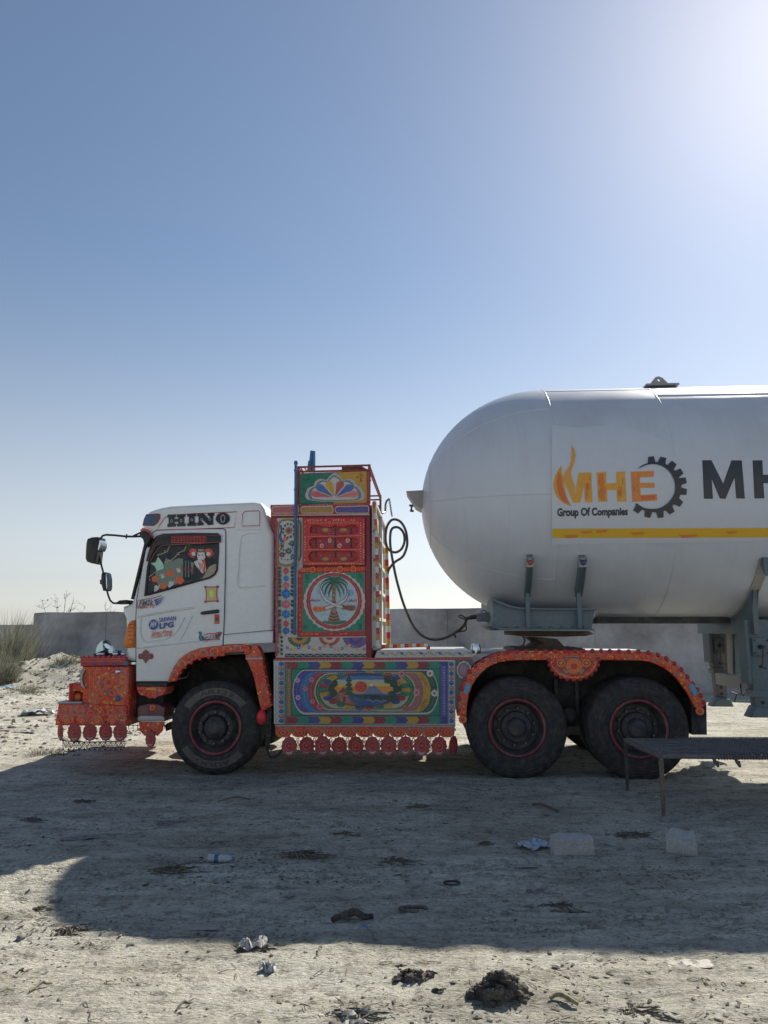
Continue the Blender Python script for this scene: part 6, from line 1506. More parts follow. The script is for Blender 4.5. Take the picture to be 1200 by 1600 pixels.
for q, c in (([(318, 234), (346, 232), (350, 372), (330, 374)], TP(186, 108, 44)), ([(420, 232), (444, 230), (452, 370), (432, 372)], TP(204, 146, 60)), ([(496, 232), (520, 230), (526, 370), (508, 372)], TP(202, 122, 64)), ([(540, 350), (612, 346), (612, 368), (540, 372)], TP(184, 92, 52))): a.poly(F(q), c)
a.text('Group Of Companies', 870.2, 793.6, 981.4, 810.4, ink, 1.4, .05)
rs = random.Random(12)
for x0_, x1_ in ((916.5, 923.5), (935.5, 946), (966, 975.5), (988.5, 999)):   # brush strokes left in the hand painted letters
    for _ in range(8):
        x = rs.uniform(x0_, x1_); y = rs.uniform(741, 770); k_ = rs.uniform(.75, 1.2); a.line([(x, y), (x + rs.uniform(-.6, .6), y + rs.uniform(6, 12))], rs.uniform(.8, 1.8), tuple(v * k_ for v in TP(186, 112, 46)))
co_, ci_ = (611, 304), (597, 301)
gp = []
a0, a1 = -131, 139
outer = [(co_[0] + 138 * math.cos(RAD(a0 + (a1 - a0) * i / 40)), co_[1] + 131 * math.sin(RAD(a0 + (a1 - a0) * i / 40))) for i in range(41)]
inner = [(ci_[0] + 119 * math.cos(RAD(-120 + (131 + 120) * i / 40)), ci_[1] + 117 * math.sin(RAD(-120 + (131 + 120) * i / 40))) for i in range(41)]
pts, fs = [], []
for i in range(41): pts += [outer[i], inner[i]]
for i in range(40): fs.append((2 * i, 2 * i + 1, 2 * i + 3, 2 * i + 2))
a.raw(F(pts), fs, ink)
for t in (-97, -75, -53, -32, -13, 9, 34, 57, 79, 104, 127):
    for c_ in (1,):
        u = RAD(t); cu, su = math.cos(u), math.sin(u); q = []
        for rr, ww in ((126, -21), (167, -15), (167, 15), (126, 21)): q.append((co_[0] + rr * cu - ww * su, co_[1] + rr * .965 * su + ww * cu))
        a.poly(F(q), ink, 5)
a.poly(F([(858, 163), (906, 163), (966, 286), (1010, 163), (1064, 163), (1080, 363), (1034, 364), (1026, 254), (978, 364), (950, 364), (908, 262), (912, 364), (866, 365)]), ink)
a.poly(F([(1120, 164), (1170, 164), (1174, 240), (1240, 240), (1238, 164), (1288, 164), (1296, 363), (1246, 363), (1243, 282), (1176, 282), (1180, 363), (1130, 364)]), ink)
a.build('tank_lettering', trailer, cut=7.0, smooth=80, mat=M_TART, wob=.35, freq=.07)
# lifting lug on top
lx, ly, lz = L(1034, 606, TAN).x, TAN, TZ + TR * math.cos(RAD(18.5))
MB().prism([(lx - .19, lz + .03), (lx + .21, lz + .03), (lx + .21, lz + .052), (lx - .19, lz + .052)], ly - .02, ly + .30).build('lug_pad', M_BEIGE, trailer)
lug = MB().prism([(lx - .14, lz - .02), (lx + .15, lz - .02), (lx + .15, lz + .052), (lx + .05, lz + .165), (lx + .01, lz + .185), (lx - .035, lz + .175), (lx - .08, lz + .12), (lx - .14, lz + .052)], ly + .10, ly + .135, bev=.004, both=True).build('lifting_lug', M_BEIGE, trailer)
c = MB().lathe([(.001, -.3), (.020, -.3), (.020, .4), (.001, .4)], (lx + .005, ly, lz + .135), 'y', 14).build('cutter', M_TEAL); c.location = RIG; c.rotation_euler = (0, 0, YAW); bpy.context.view_layer.update(); boolean(lug, [c])
# front bracket with drain cock
mb = MB().prism(pl([(635.4, 772), (662, 770.6), (664, 797), (656.6, 797), (649, 792.6)], TY), TY - .22, TY + .22, bev=.006, both=True); nb_ = mb.build('front_bracket', M_BEIGE, trailer)
mb = MB().tube([L(643.6, 789, TY - .18), L(642.4, 798, TY - .18)], .012, 8).tube([L(639.4, 789.6, TY - .18), L(646, 790.4, TY - .18)], .014, 8).tube([L(640.6, 798, TY - .18), L(646.6, 798.6, TY - .18)], .014, 8); mb.build('drain_cock', M_HUB, trailer, smooth=60)
# front saddle over the coupling, ribs with reflectors
sd = .30
SD = [(768.7, 935), (775, 939), (784, 943), (797, 947.6), (813, 950.4), (850, 951.6), (929.6, 952), (925, 983), (782, 982.4), (768.8, 975.6), (771, 965)]
sad = MB().prism(pl(SD, sd), sd, 2 * TY - sd, bev=.01).build('front_saddle', M_TEAL, trailer)
MB().prism(pl([(767.6, 933.4), (776, 938), (797, 946.4), (813, 949.2), (850, 950.4), (930.4, 950.6), (930, 953.4), (850, 953), (812, 952), (796, 949.4), (774, 941.4), (768, 937)], sd), sd - .05, sd + .2).build('saddle_flange', M_TEAL, trailer)
MB().prism(pl([(766.6, 975), (782, 981.8), (927, 982.4), (927, 985.4), (782, 985), (767, 978)], sd), sd - .05, 2 * TY - sd + .05).build('skid_plate', M_TEAL, trailer)
for i in range(8): round_lens(790 + i * 17.5, 979.6, sd - .004, .012, M_TEAL, sad, 'rivet')
def rib(px, py, lens_mat, w):
    tp = on_tank(px, py); th0 = math.atan2(tp.z - TZ, tp.y - TY)
    zb_ = L(px, 951, sd).z; th1 = -math.acos(max(-1, min(1, (sd + .02 - TY) / (TR + .0))))
    if th0 > 0: th0 -= 2 * math.pi
    vs_, fs = [], []; m = 14; x = tp.x
    for i in range(m + 1):
        t = th0 + (th1 - th0) * i / m
        for r_, xx in ((TR - .01, x - w), (TR + .075, x - w), (TR + .075, x + w), (TR - .01, x + w)): vs_.append((xx, TY + r_ * math.cos(t), TZ + r_ * math.sin(t)))
    for i in range(m):
        for k in range(4): fs.append((i * 4 + k, i * 4 + (k + 1) % 4, i * 4 + 4 + (k + 1) % 4, i * 4 + 4 + k))
    fs += [(3, 2, 1, 0), tuple(m * 4 + k for k in range(4))]
    rb = MB().add(vs_, fs).build('saddle_rib', M_TEAL, trailer, smooth=30)
    mb = MB(); 
    for s_ in (-1, 1):
        v2, f2 = [], []
        for i in range(m + 1):
            t = th0 + (th1 - th0) * i / m
            for r_, xx in ((TR + .07, x + s_ * w - .006), (TR + .10, x + s_ * w - .006), (TR + .10, x + s_ * w + .006), (TR + .07, x + s_ * w + .006)): v2.append((xx, TY + r_ * math.cos(t), TZ + r_ * math.sin(t)))
        for i in range(m):
            for k in range(4): f2.append((i * 4 + k, i * 4 + (k + 1) % 4, i * 4 + 4 + (k + 1) % 4, i * 4 + 4 + k))
        f2 += [(3, 2, 1, 0), tuple(m * 4 + k for k in range(4))]
        mb.add(v2, f2)
    mb.build('rib_edge', M_TEAL, rb, smooth=30)
    t = th0 + .035
    ctr = Vector((x, TY + (TR + .085) * math.cos(t), TZ + (TR + .085) * math.sin(t)))
    bk = MB().box(x - w * 1.25, x + w * 1.25, ctr.y - .02, ctr.y + .12, ctr.z - .05, ctr.z + .055).build('reflector_backing', M_BEIGE, rb)
    o = MB().lathe([(.001, -.02), (w * .6, -.018), (w * .9, -.008), (w, .004)], n=16).build('reflector', lens_mat, rb, smooth=60); o.location = ctr + Vector((0, -.02, 0))
    # web from the rib down the saddle face
    e = Vector((x, TY + TR * math.cos(th1), TZ + TR * math.sin(th1)))
    MB().box(x - .022, x + .022, sd - .06, sd + .01, L(px, 981, sd).z, e.z + .03).build('rib_web', M_TEAL, rb)
rib(827, 867, paint('dull red lens', P(140, 44, 48), .3, 0, .2, 9), .030); rib(909, 867, paint('dull blue lens', P(36, 46, 90), .3, 0, .2, 9), .034)
# gladhand box
MB().prism(pl([(744.6, 958.6), (771, 956), (771, 971.6), (745, 970.6)], .9), .85, 1.05, bev=.008, both=True).build('gladhand_box', M_TEAL, trailer)
MB().tube([L(x, y, .93) for x, y in ((752, 957), (754, 953.6), (758, 953.4), (760, 957))], .007, 6).build('gladhand_loop', M_HUB, trailer)
# keel plate along the belly
zk = L(1000, 969, TY).z
MB().box(L(926, 970, TY).x, 10.5, TY - .25, TY + .25, TZ - TR - .055, TZ - TR + .02).build('keel_plate', M_HUB, trailer)

# landing legs and their saddle
ls = on_tank(1194, 872)
def leg_saddle(x, th_top, name):
    t0, t1 = th_top, -math.pi / 2
    inn = [(TY + (TR - .005) * math.cos(t0 + (t1 - t0) * i / 18), TZ + (TR - .005) * math.sin(t0 + (t1 - t0) * i / 18)) for i in range(19)]
    out_ = [(inn[0][0] - .05, inn[0][1]), (inn[0][0] - .06, inn[0][1] - .2), (.12, TZ - .80), (.30, TZ - 1.02), (.34, TZ - TR + .12), (.34, TZ - TR - .18), (TY, TZ - TR - .18)]
    near = inn + out_[::-1]
    far = [(2 * TY - y, z) for y, z in near]
    for nm, ring in ((name, near), (name, far)):
        mb = MB(); n_ = len(ring)
        vs_ = [(x - .03, y, z) for y, z in ring] + [(x + .03, y, z) for y, z in ring]
        fs = [tuple(range(n_)), tuple(reversed(range(n_, 2 * n_)))] + [(i, (i + 1) % n_, n_ + (i + 1) % n_, n_ + i) for i in range(n_)]
        mb.add(vs_, fs); w = mb.build(nm, M_TEAL, trailer, smooth=30)
    mb = MB(); vs_, fs = [], []
    for i in range(19):
        t = t0 + (t1 - t0) * i / 18
        for r_, xx in ((TR - .004, x - .055), (TR + .014, x - .055), (TR + .014, x + .055), (TR - .004, x + .055)): vs_.append((xx, TY + r_ * math.cos(t), TZ + r_ * math.sin(t)))
    for i in range(18):
        for k in range(4): fs.append((i * 4 + k, i * 4 + (k + 1) % 4, i * 4 + 4 + (k + 1) % 4, i * 4 + 4 + k))
    fs += [(3, 2, 1, 0), tuple(72 + k for k in range(4))]
    mb.add(vs_, fs).build('saddle_pad', M_BEIGE, trailer, smooth=30)
th_top = math.atan2(ls.z - TZ, ls.y - TY)
if th_top > 0: th_top -= 2 * math.pi
leg_saddle(ls.x, th_top, 'leg_saddle')
def leg(y0, px0, px1, tpy, mpy, bpy_, mat, name):
    a0_, a1_ = L(px0, tpy, y0).x, L(px1, tpy, y0).x; zt2, zm, zb2 = L(px0, tpy, y0).z, L(px0, mpy, y0).z, L(px0, bpy_, y0).z
    lg = MB().prism([(a0_, zt2), (a1_, zt2), (a1_, zm + .1), (a1_ - .01, zm), (a0_ + .04, zm), (a0_ + .01, zt2 - .25)], y0, y0 + .16, bev=.012, both=True).build(name, mat, trailer)
    MB().prism([(a0_ + .05, zm + .05), (a1_ - .02, zm + .05), (a1_ - .03, zb2 + .05), (a0_ + .06, zb2 + .05)], y0 + .02, y0 + .14, bev=.008).build('inner_tube', mat, lg)
    MB().prism([(a0_ - .02, zb2), (a1_ + .03, zb2), (a1_ + .01, zb2 + .05), (a1_ - .02, zb2 + .09), (a0_ + .05, zb2 + .12), (a0_ + .01, zb2 + .05)], y0 - .02, y0 + .18, bev=.01, both=True).build('foot', M_TEAL, lg)
    mb = MB()
    for dz in (.16, .24, .55): mb.lathe([(.001, -.002), (.020, -.002), (.022, .004)], ((a0_ + a1_) / 2 + .01, y0 + (.02 if dz < .5 else 0) - .002, zb2 + dz), 'y', 12)
    mb.build('pin_hole', M_BLACK, lg)
    MB().tube([(a1_ + .06, y0 + .03, zb2 + .06), (a1_ + .09, y0 + .02, zb2 + .16), (a1_ + .02, y0 + .02, zb2 + .18)], .010, 6).build('foot_pin', M_CHAIN, lg)
    MB().box(a0_ - .012, a0_ + .02, y0 - .03, y0 + .19, zm + .12, zt2 - .02).build('leg_flange', mat, lg)
    gz = zt2 - .30
    MB().prism([(a0_ + .05, gz - .10), (a1_ - .03, gz - .10), (a1_ - .03, gz + .10), (a0_ + .05, gz + .10)], y0 - .05, y0 + .01, bev=.012).build('gearbox', mat, lg)
    MB().lathe([(.001, -.09), (.016, -.09), (.016, .0), (.028, .0), (.028, .06)], ((a0_ + a1_) / 2, y0 - .05, gz), 'y', 12).build('crank_shaft', M_HUB, lg)
    MB().tube([((a0_ + a1_) / 2, y0 - .13, gz), ((a0_ + a1_) / 2 - .03, y0 - .13, gz - .22), ((a0_ + a1_) / 2 - .03, y0 - .22, gz - .23)], .010, 7).build('crank_handle', M_RUST, lg)
    for dz in (-.07, .07):
        for dx in (.07, a1_ - a0_ - .05): MB().lathe([(.001, -.062), (.010, -.060), (.012, -.05)], (a0_ + dx, y0, gz + dz), 'y', 6).build('bolt', M_HUB, lg)
    MB().prism([(a0_ + .03, zm - .02), (a1_, zm - .02), (a1_ + .012, zm + .05), (a0_ + .018, zm + .05)], y0 - .014, y0 + .174).build('leg_collar', mat, lg)
    return a0_, a1_
yn, yf_ = .42, 1.80
leg(yn, 1163, 1200, 968, 1086, 1121, M_TEAL, 'landing_leg')
leg(yf_, 1106, 1133, 972, 1050, 1104, paint('landing leg grey', (.11, .12, .135), .55, 0, .25, 4), 'landing_leg')
MB().prism(pl([(1111, 972.6), (1166, 972.6), (1166, 989), (1111, 989)], 1.74), yn + .17, 1.78, bev=.006).build('cross_member', M_BEIGE, trailer)
MB().prism(pl([(1131.5, 988), (1143, 988), (1143, 1052), (1134, 1052)], 1.72), 1.66, 1.74, bev=.004).build('gusset_post', M_BEIGE, trailer)
MB().prism(pl([(1143.5, 989), (1161, 989), (1158, 1030), (1157, 1054), (1145, 1054)], 1.7), 1.62, 1.70, bev=.004).build('gusset_plate', M_TEAL, trailer)
lo0, lo1 = L(1118, 1060, 1.74), L(1172, 1064, yn + .2)
MB().add([(lo0.x, lo0.y, lo0.z + .07), (lo0.x, lo0.y, lo0.z - .07), (lo0.x + .14, lo0.y, lo0.z + .07), (lo0.x + .14, lo0.y, lo0.z - .07), (lo1.x, lo1.y, lo0.z + .07), (lo1.x, lo1.y, lo0.z - .07), (lo1.x + .14, lo1.y, lo0.z + .07), (lo1.x + .14, lo1.y, lo0.z - .07)],
         [(0, 1, 3, 2), (4, 6, 7, 5), (0, 2, 6, 4), (1, 5, 7, 3), (0, 4, 5, 1), (2, 3, 7, 6)]).build('tie_beam', M_BEIGE, trailer)
MB().tube([L(1157, 1068, .9), L(1158.6, 1084, .9), L(1162, 1088, .9), L(1163, 1084, .9)], .007, 6).build('wire_hook', M_CHAIN, trailer)

# ------------------------------------------------------------------ coiled air hose between cabinet and trailer
hose = empty('air_hose', RIG, YAW)
tag(hose, 'dark coiled air hose hanging in a loop between painted cabinet and tank trailer', 'hose')
def Lp(pts, ya, yb): 
    n_ = len(pts); return [L(x, y, ya + (yb - ya) * i / (n_ - 1)) for i, (x, y) in enumerate(pts)]
coil = [(620 + 17.4 * math.cos(RAD(t)), 843 - 30 * math.sin(RAD(t)) ) for t in range(-40, 320, 18)]
m1 = MB().tube(Lp(arcpts([(604, 905), (605.6, 897), (608, 889), (616.6, 878.6), (629, 870), (635, 857), (636.4, 845), (633.6, 828), (625, 814.6), (613, 812), (605, 822), (602.4, 838), (604, 852), (609, 860), (618, 863), (627, 858), (632, 846), (630.6, 833), (624, 825), (616, 824), (611, 829), (609.6, 842), (610.6, 858), (615, 883.5), (619, 903), (624, 922), (630, 942), (637, 960), (643, 973), (650, 984), (660, 993.4), (671, 998.4), (681, 999.4), (691, 998), (701, 994.4), (710, 989), (716, 984.4)], 4), 1.15, .98), .0165, 9)
m1.build('main_hose', M_HOSE, hose, smooth=60)
for i, (pts) in enumerate(([(714, 985.6), (721, 980), (726, 973), (727.6, 967.4), (733, 965), (746, 963.6)], [(712, 987.6), (720, 984), (726.6, 977), (729, 969), (724, 967), (717.6, 964.4), (717, 962), (721, 961.4), (727, 965), (735, 963.6), (746, 962.4)], [(708, 990.4), (717, 987), (726, 985.6), (728.6, 982), (727.6, 974), (729, 968), (746, 966)])):
    MB().tube(Lp(arcpts(pts, 4), .98 + i * .01, .95 + i * .02), .010, 7).build('branch_hose', M_HOSE, hose, smooth=60)
MB().tube([L(735, 964, .95), L(746, 963, .95)], .022, 8).build('coupler', M_HUB, hose, smooth=50)
MB().tube([L(709, 990, .98), L(712.4, 996, .97)], .012, 6).build('hose_clip', M_CHAIN, hose)

# ------------------------------------------------------------------ rope bed
bed = empty('rope_bed', (0, 0, 0))
tag(bed, 'low rope strung bed on thin legs standing beside the rear truck wheel', 'bed')
fn0, ff0 = G(1034, 1272), G(984, 1235)
hB = .475; x0b = .5 * (fn0.x + ff0.x); yn_, yf2 = fn0.y, ff0.y; x1b = x0b + 1.85
for x, y in ((x0b, yn_), (x0b, yf2), (x1b, yn_), (x1b, yf2)):
    z0 = gh(x, y) - .02
    MB().tube([(x + random.uniform(-.01, .01), y, z0), (x, y, .22), (x, y, hB + .02)], [.016, .019, .022], 10).build('leg', M_WOODLEG if y == yn_ else M_HUB, bed, smooth=50)
def bar(p0, p1, r, name): MB().tube([p0, Vector(p0).lerp(Vector(p1), .5) + Vector((0, 0, -.008)), p1], r, 10).build(name, M_ROPE, bed, smooth=50)
bar((x0b, yn_, hB), (x1b, yn_, hB), .020, 'side_rail'); bar((x0b, yf2, hB), (x1b, yf2, hB), .020, 'side_rail'); bar((x0b, yn_, hB), (x0b, yf2, hB), .022, 'end_rail'); bar((x1b, yn_, hB), (x1b, yf2, hB), .022, 'end_rail')
xm_ = x0b + .50
bar((xm_, yn_, hB + .01), (xm_, yf2, hB + .01), .012, 'weave_bar')
for i in range(26):   # tension cords run lengthwise at the foot end
    y = yn_ + .03 + (yf2 - yn_ - .06) * i / 25; j = random.uniform(-.018, .018)
    MB().tube([(x0b, y, hB + .022), (x0b + .25, y + j * .5, hB + .004 + random.uniform(-.008, .004)), (xm_, y + j, hB + .012)], .0055, 5).build('tension_cord', M_ROPE, bed, smooth=60)
mb = MB(); nwx, nwy = 34, 22
for i in range(nwx + nwy):   # diagonal weave over the rest
    for s_ in (-1, 1):
        d = i / (nwx + nwy) * ((x1b - xm_) + (yf2 - yn_)); pts = []
        W_, H_ = x1b - xm_, yf2 - yn_
        u0, v0 = (d, 0.0) if d <= W_ else (W_, d - W_); u1, v1 = (0.0, d) if d <= H_ else (d - H_, H_)
        for k in range(13):
            t = k / 12; u, v = u0 + (u1 - u0) * t, v0 + (v1 - v0) * t
            if s_ < 0: v = H_ - v
            pts.append((xm_ + u, yn_ + v, hB + .016 + s_ * .004 * (1 if k % 2 else -1) - .02 * math.sin(math.pi * min(1, u / W_)) * math.sin(math.pi * v / H_)))
        if (Vector(pts[0]) - Vector(pts[-1])).length > .04: mb.tube(pts, .0056, 4)
stuff(mb.build('rope_weave', M_ROPE, bed, smooth=60))
mb = MB()
for y in (yn_, yf2):
    for i in range(54):
        x = xm_ + (x1b - xm_) * i / 54; mb.tube([(x, y + .027 * math.cos(t), hB + .027 * math.sin(t) + .002) for t in np.linspace(0, 6.283, 9)[:-1]], .007, 4, closed=True)
stuff(mb.build('rail_lashing', M_ROPE, bed, smooth=60))
for x in (x0b + .47, x0b + .66): MB().tube([(x, yn_ + .05, hB - .01), (x + .02, yn_ + .04, hB - .06), (x + .04, yn_ + .05, hB - .09), (x + .05, yn_ + .07, hB - .05)], [.012, .016, .014, .006], 7).build('loose_knot', M_ROPE, bed, smooth=60)

# ------------------------------------------------------------------ things lying on the ground
def blob(n, rx, ry, rz, seed, rough=.2, flat=0.0):
    bm = bmesh.new(); bmesh.ops.create_icosphere(bm, subdivisions=n, radius=1.0)
    for v in bm.verts:
        c = v.co.copy(); k = 1 + rough * noise.noise(c * 1.7 + Vector((seed, seed * 2, 0))) * 1.6 + rough * .6 * noise.noise(c * 4.5 + Vector((seed, 5, 0)))
        v.co = Vector((c.x * rx * k, c.y * ry * k, max(-flat if flat else -9, c.z * k) * rz))
    out = ([tuple(v.co) for v in bm.verts], [tuple(v.index for v in f.verts) for f in bm.faces]); bm.free(); return out
def stone_block(name, px, py, sx, sy, sz, rz, top, label):
    """broken block: four uneven corners below, a smaller tilted top, chipped edges"""
    rng = random.Random(sx * 1000); bm = bmesh.new()
    lo_ = [bm.verts.new((x * sx / 2 * rng.uniform(.92, 1.1), y * sy / 2 * rng.uniform(.9, 1.1), -.04)) for x, y in ((-1, -1), (1, -1), (1, 1), (-1, 1))]
    hi_ = [bm.verts.new((x * sx / 2 * k, y * sy / 2 * k, sz * h)) for (x, y), (k, h) in zip(((-1, -1), (1, -1), (1, 1), (-1, 1)), top)]
    bm.faces.new(lo_[::-1]); bm.faces.new(hi_)
    for i in range(4): bm.faces.new((lo_[i], lo_[(i + 1) % 4], hi_[(i + 1) % 4], hi_[i]))
    bmesh.ops.subdivide_edges(bm, edges=bm.edges[:], cuts=6, use_grid_fill=True)
    for v in bm.verts:
        n_ = noise.noise_vector(v.co * 9 + Vector((sx * 50, 0, 0))); v.co += n_ * .020 + noise.noise_vector(v.co * 26) * .009
    me_ = bpy.data.meshes.new(name); bm.to_mesh(me_); bm.free(); me_.materials.append(M_CONC)
    me_.polygons.foreach_set('use_smooth', [True] * len(me_.polygons)); me_.set_sharp_from_angle(angle=RAD(32))
    o = bpy.data.objects.new(name, me_); q = G(px, py); o.location = (q.x, q.y + sy * .4, gh(q.x, q.y + sy * .4)); o.rotation_euler = (0, 0, rz); put(o); tag(o, label, 'stone')
stone_block('stone_block', 896, 1335, .30, .18, .105, .12, ((.86, 1.0), (.92, .88), (.82, 1.0), (.8, 1.06)), 'flat topped grey stone block beside the crumpled white wrapper')
stone_block('stone_block', 1071, 1336, .205, .18, .135, -.35, ((.8, .92), (.95, .70), (.9, .95), (.72, 1.1)), 'pointed grey stone block below the rope bed leg')
def dung(name, px, py, rx, h, n, seed, label, group=None):
    rng = random.Random(seed); mb = MB()
    for i in range(n):
        a_ = rng.uniform(0, 6.283); q = rng.random() ** .7; x, y = q * rx * math.cos(a_), q * rx * .62 * math.sin(a_); z = h * (1 - q * q) * rng.uniform(.5, 1.0)
        s_ = rng.uniform(.25, 1) * rx * .15
        v, f = blob(2, s_ * rng.uniform(.8, 1.5), s_, s_ * .85, seed + i * 1.3, .55); mb.add([(p_[0] + x, p_[1] + y, p_[2] + z) for p_ in v], f)
    v, f = blob(3, rx * .82, rx * .5, h * .75, seed, .4); mb.add([(p_[0], p_[1], p_[2]) for p_ in v], f)
    o = mb.build(name, M_DUNG, None, smooth=60, fix=False); q = G(px, py); o.location = (q.x, q.y, gh(q.x, q.y) - .01); tag(o, label, 'dung', group)
dung('dung_heap', 778, 1560, .135, .10, 110, 4, 'large dark crumbly dung heap in the sunlit foreground')
dung('dung_heap', 650, 1528, .11, .04, 34, 14, 'smaller flat dung heap left of the large dark one')
dung('dung_heap', 627, 1508, .04, .025, 9, 15, 'tiny dung crumb behind the smaller flat heap')
dung('dung_heap', 684, 1550, .04, .025, 6, 16, 'single dark dung lump between the two heaps')
dung('dung_heap', 668, 1580, .03, .015, 6, 17, 'dark dung crumb in front of the smaller flat heap')
# twiggy scraps and trodden tufts
def tuft(px, py, r, h, n, label, seed, mat=M_TWIG, straw=0.15):
    r *= 1.15; h *= .65; q = G(px, py); rng = random.Random(seed); root = empty('dry_tuft', (q.x, q.y, gh(q.x, q.y) - .004))
    for k, (m, sh) in enumerate(((mat, 1 - straw), (M_STRAW, straw))):
        mb = MB()
        for i in range(int(n * sh)):
            a_ = rng.uniform(0, 6.283); d = rng.random(); x, y = d * r * math.cos(a_), d * r * .5 * math.sin(a_); an = rng.gauss(0, .9); ln_ = rng.uniform(.3, 1) * r * .9
            mb.tube([(x, y, h * (1 - d) * rng.uniform(.2, 1)), (x + math.cos(an) * ln_ * .5, y + math.sin(an) * ln_ * .4, h * rng.uniform(.2, 1) * (1.2 - d)), (x + math.cos(an) * ln_, y + math.sin(an) * ln_ * .7, h * .2)], [.0035, .003, .0015], 4)
        stuff(mb.build(('twigs', 'straws')[k], m, root, smooth=60))
    tag(root, label, 'dry tuft')
TUFTS = [(268, 1362, .17, .05, 110, 'brown dry tuft left of the plastic bottle in the shadow'), (465, 1342, .15, .05, 90, 'dry tuft in the shadow right of the plastic bottle'),
         (122, 1252, .12, .04, 60, 'small dry tuft in shadow below the bumper fringe'), (45, 1277, .10, .04, 50, 'dry tuft in shadow near the picture edge below the bumper'),
         (610, 1345, .15, .035, 70, 'trampled tuft in the shadow below the landscape panel'), (868, 1418, .17, .03, 80, 'long trampled tuft near the shadow edge below the stone blocks'),
         (755, 1320, .09, .04, 50, 'small dark tuft left of the white wrapper'), (535, 1308, .10, .03, 40, 'thin tuft in shadow straight below the side pendants'),
         (105, 1455, .09, .05, 60, 'straw tuft on the sunlit corner beside the shadow lobe'), (60, 1418, .07, .04, 40, 'straw tuft at the shadow tip near the picture edge'),
         (395, 1480, .13, .03, 60, 'straw scrap on the shadow edge above the crumpled paper'), (1000, 1580, .13, .02, 40, 'faint straw scrap in the sun right of the dung heap'),
         (980, 1303, .16, .02, 70, 'flattened mesh of twigs left of the pointed stone'), (650, 1262, .10, .025, 40, 'small tuft in shadow in front of the rear wheels'), (545, 1586, .14, .03, 60, 'grey straw heap at the bottom edge of the photo')]
for i, (x, y, r, h, n, lab) in enumerate(TUFTS): tuft(x, y, r, h, n, lab, 40 + i)
# sticks and a dry root
def stick(px0, py0, px1, py1, r, label, mat=M_TWIG, cat='stick', name='stick', bend=.02, n=7):
    p0, p1 = G(px0, py0), G(px1, py1); pts = []
    for i in range(n):
        t = i / (n - 1); c = p0.lerp(p1, t); pts.append((c.x, c.y + bend * math.sin(t * 5), gh(c.x, c.y) + r * .9 + .012 * math.sin(t * 3.1)))
    o = MB().tube(pts, [r * (1 - .3 * abs(2 * i / (n - 1) - 1)) for i in range(n)], 8).build(name, mat, None, smooth=60); tag(o, label, cat)
stick(520, 1446, 582, 1432, .022, 'thick dark dry root lying along the shadow edge', M_DUNG, 'root', 'dry_root', .03, 11)
stick(46, 1553, 84, 1536, .007, 'pale thin stick in the sunlit foreground corner', M_STRAW)
stick(860, 1567, 902, 1571, .011, 'pale straight stick right of the large dung heap', M_STRAW)
stick(832, 1260, 872, 1268, .013, 'dark curved stick in front of the rear wheels', M_TWIG)
stick(275, 1581, 300, 1564, .006, 'short brown stick in the sunlit foreground', M_TWIG)
stick(496, 1492, 504, 1480, .005, 'tiny upright looking straw on the sunlit dirt below the shadow', M_STRAW)
stick(340, 1252, 400, 1244, .006, 'thin dark twig in shadow below the front wheel', M_TWIG, bend=.05)
# crumpled sheets
def sheet(name, px, py, w, d, h, rz, cols, label, cat, seed, rough=.6):
    rng = random.Random(seed); nx_, ny_ = 12, 9; vs_ = []; fs = []; mb = MB()
    for j in range(ny_):
        for i in range(nx_):
            u, v = i / (nx_ - 1) - .5, j / (ny_ - 1) - .5
            c = Vector((u * 4 + seed, v * 4, seed * .7)); z = h * (.5 + rough * noise.noise(c) + .6 * rough * noise.noise(c * 2.7)) * (1 - 1.2 * max(abs(u), abs(v)) ** 2)
            e = 1 + .25 * noise.noise(c * 1.5 + Vector((9, 0, 0)))
            vs_.append((u * w * e, v * d * e, z * .8 - .008 - .02 * max(0, max(abs(u), abs(v)) - .42)))
    for j in range(ny_ - 1):
        for i in range(nx_ - 1):
            f = (j * nx_ + i, j * nx_ + i + 1, (j + 1) * nx_ + i + 1, (j + 1) * nx_ + i); k = noise.noise(Vector((i * .5 + seed, j * .6, 0)))
            fs.append((f, cols[0] if k < .15 else cols[min(len(cols) - 1, 1 + int(k * 9) % max(1, len(cols) - 1))]))
    for f, c in fs: mb.f.append(f); mb.c.append(c)
    mb.v = vs_
    o = mb.build(name, M_LITTER, None, smooth=35, fix=False); q = G(px, py); o.location = (q.x, q.y, gh(q.x, q.y) + .002); o.rotation_euler = (0, 0, rz); tag(o, label, cat)
wht, blu_, gry, brn, grn_ = (.52, .54, .56), (.10, .28, .55), (.32, .32, .33), (.20, .15, .11), (.03, .22, .12)
sheet('crumpled_wrapper', 836, 1326, .25, .16, .085, .45, [wht, (.25, .45, .62), blu_], 'crumpled white and blue wrapper leaning by the flat stone block', 'wrapper', 1)
sheet('crumpled_paper', 396, 1476, .14, .11, .06, .3, [(.44, .43, .40), gry], 'crumpled pale paper on the sunlit dirt at the shadow edge', 'paper', 2, .9)
sheet('foil_scrap', 419, 1512, .06, .07, .075, .9, [(.45, .45, .45), (.15, .18, .22)], 'small upright silvery foil scrap below the crumpled paper', 'foil', 3)
sheet('flat_cardboard', 311, 1448, .21, .09, .018, .05, [(.30, .28, .25)], 'flat grey cardboard scrap in the shadow near its edge', 'cardboard', 4, .1)
sheet('flat_cardboard', 552, 1514, .17, .06, .012, .02, [(.26, .23, .19)], 'flat brown cardboard strip on the sunlit dirt', 'cardboard', 5, .1)
sheet('flat_cardboard', 822, 1354, .15, .07, .016, .1, [(.30, .29, .27)], 'flat pale scrap below the white wrapper', 'cardboard', 6, .15)
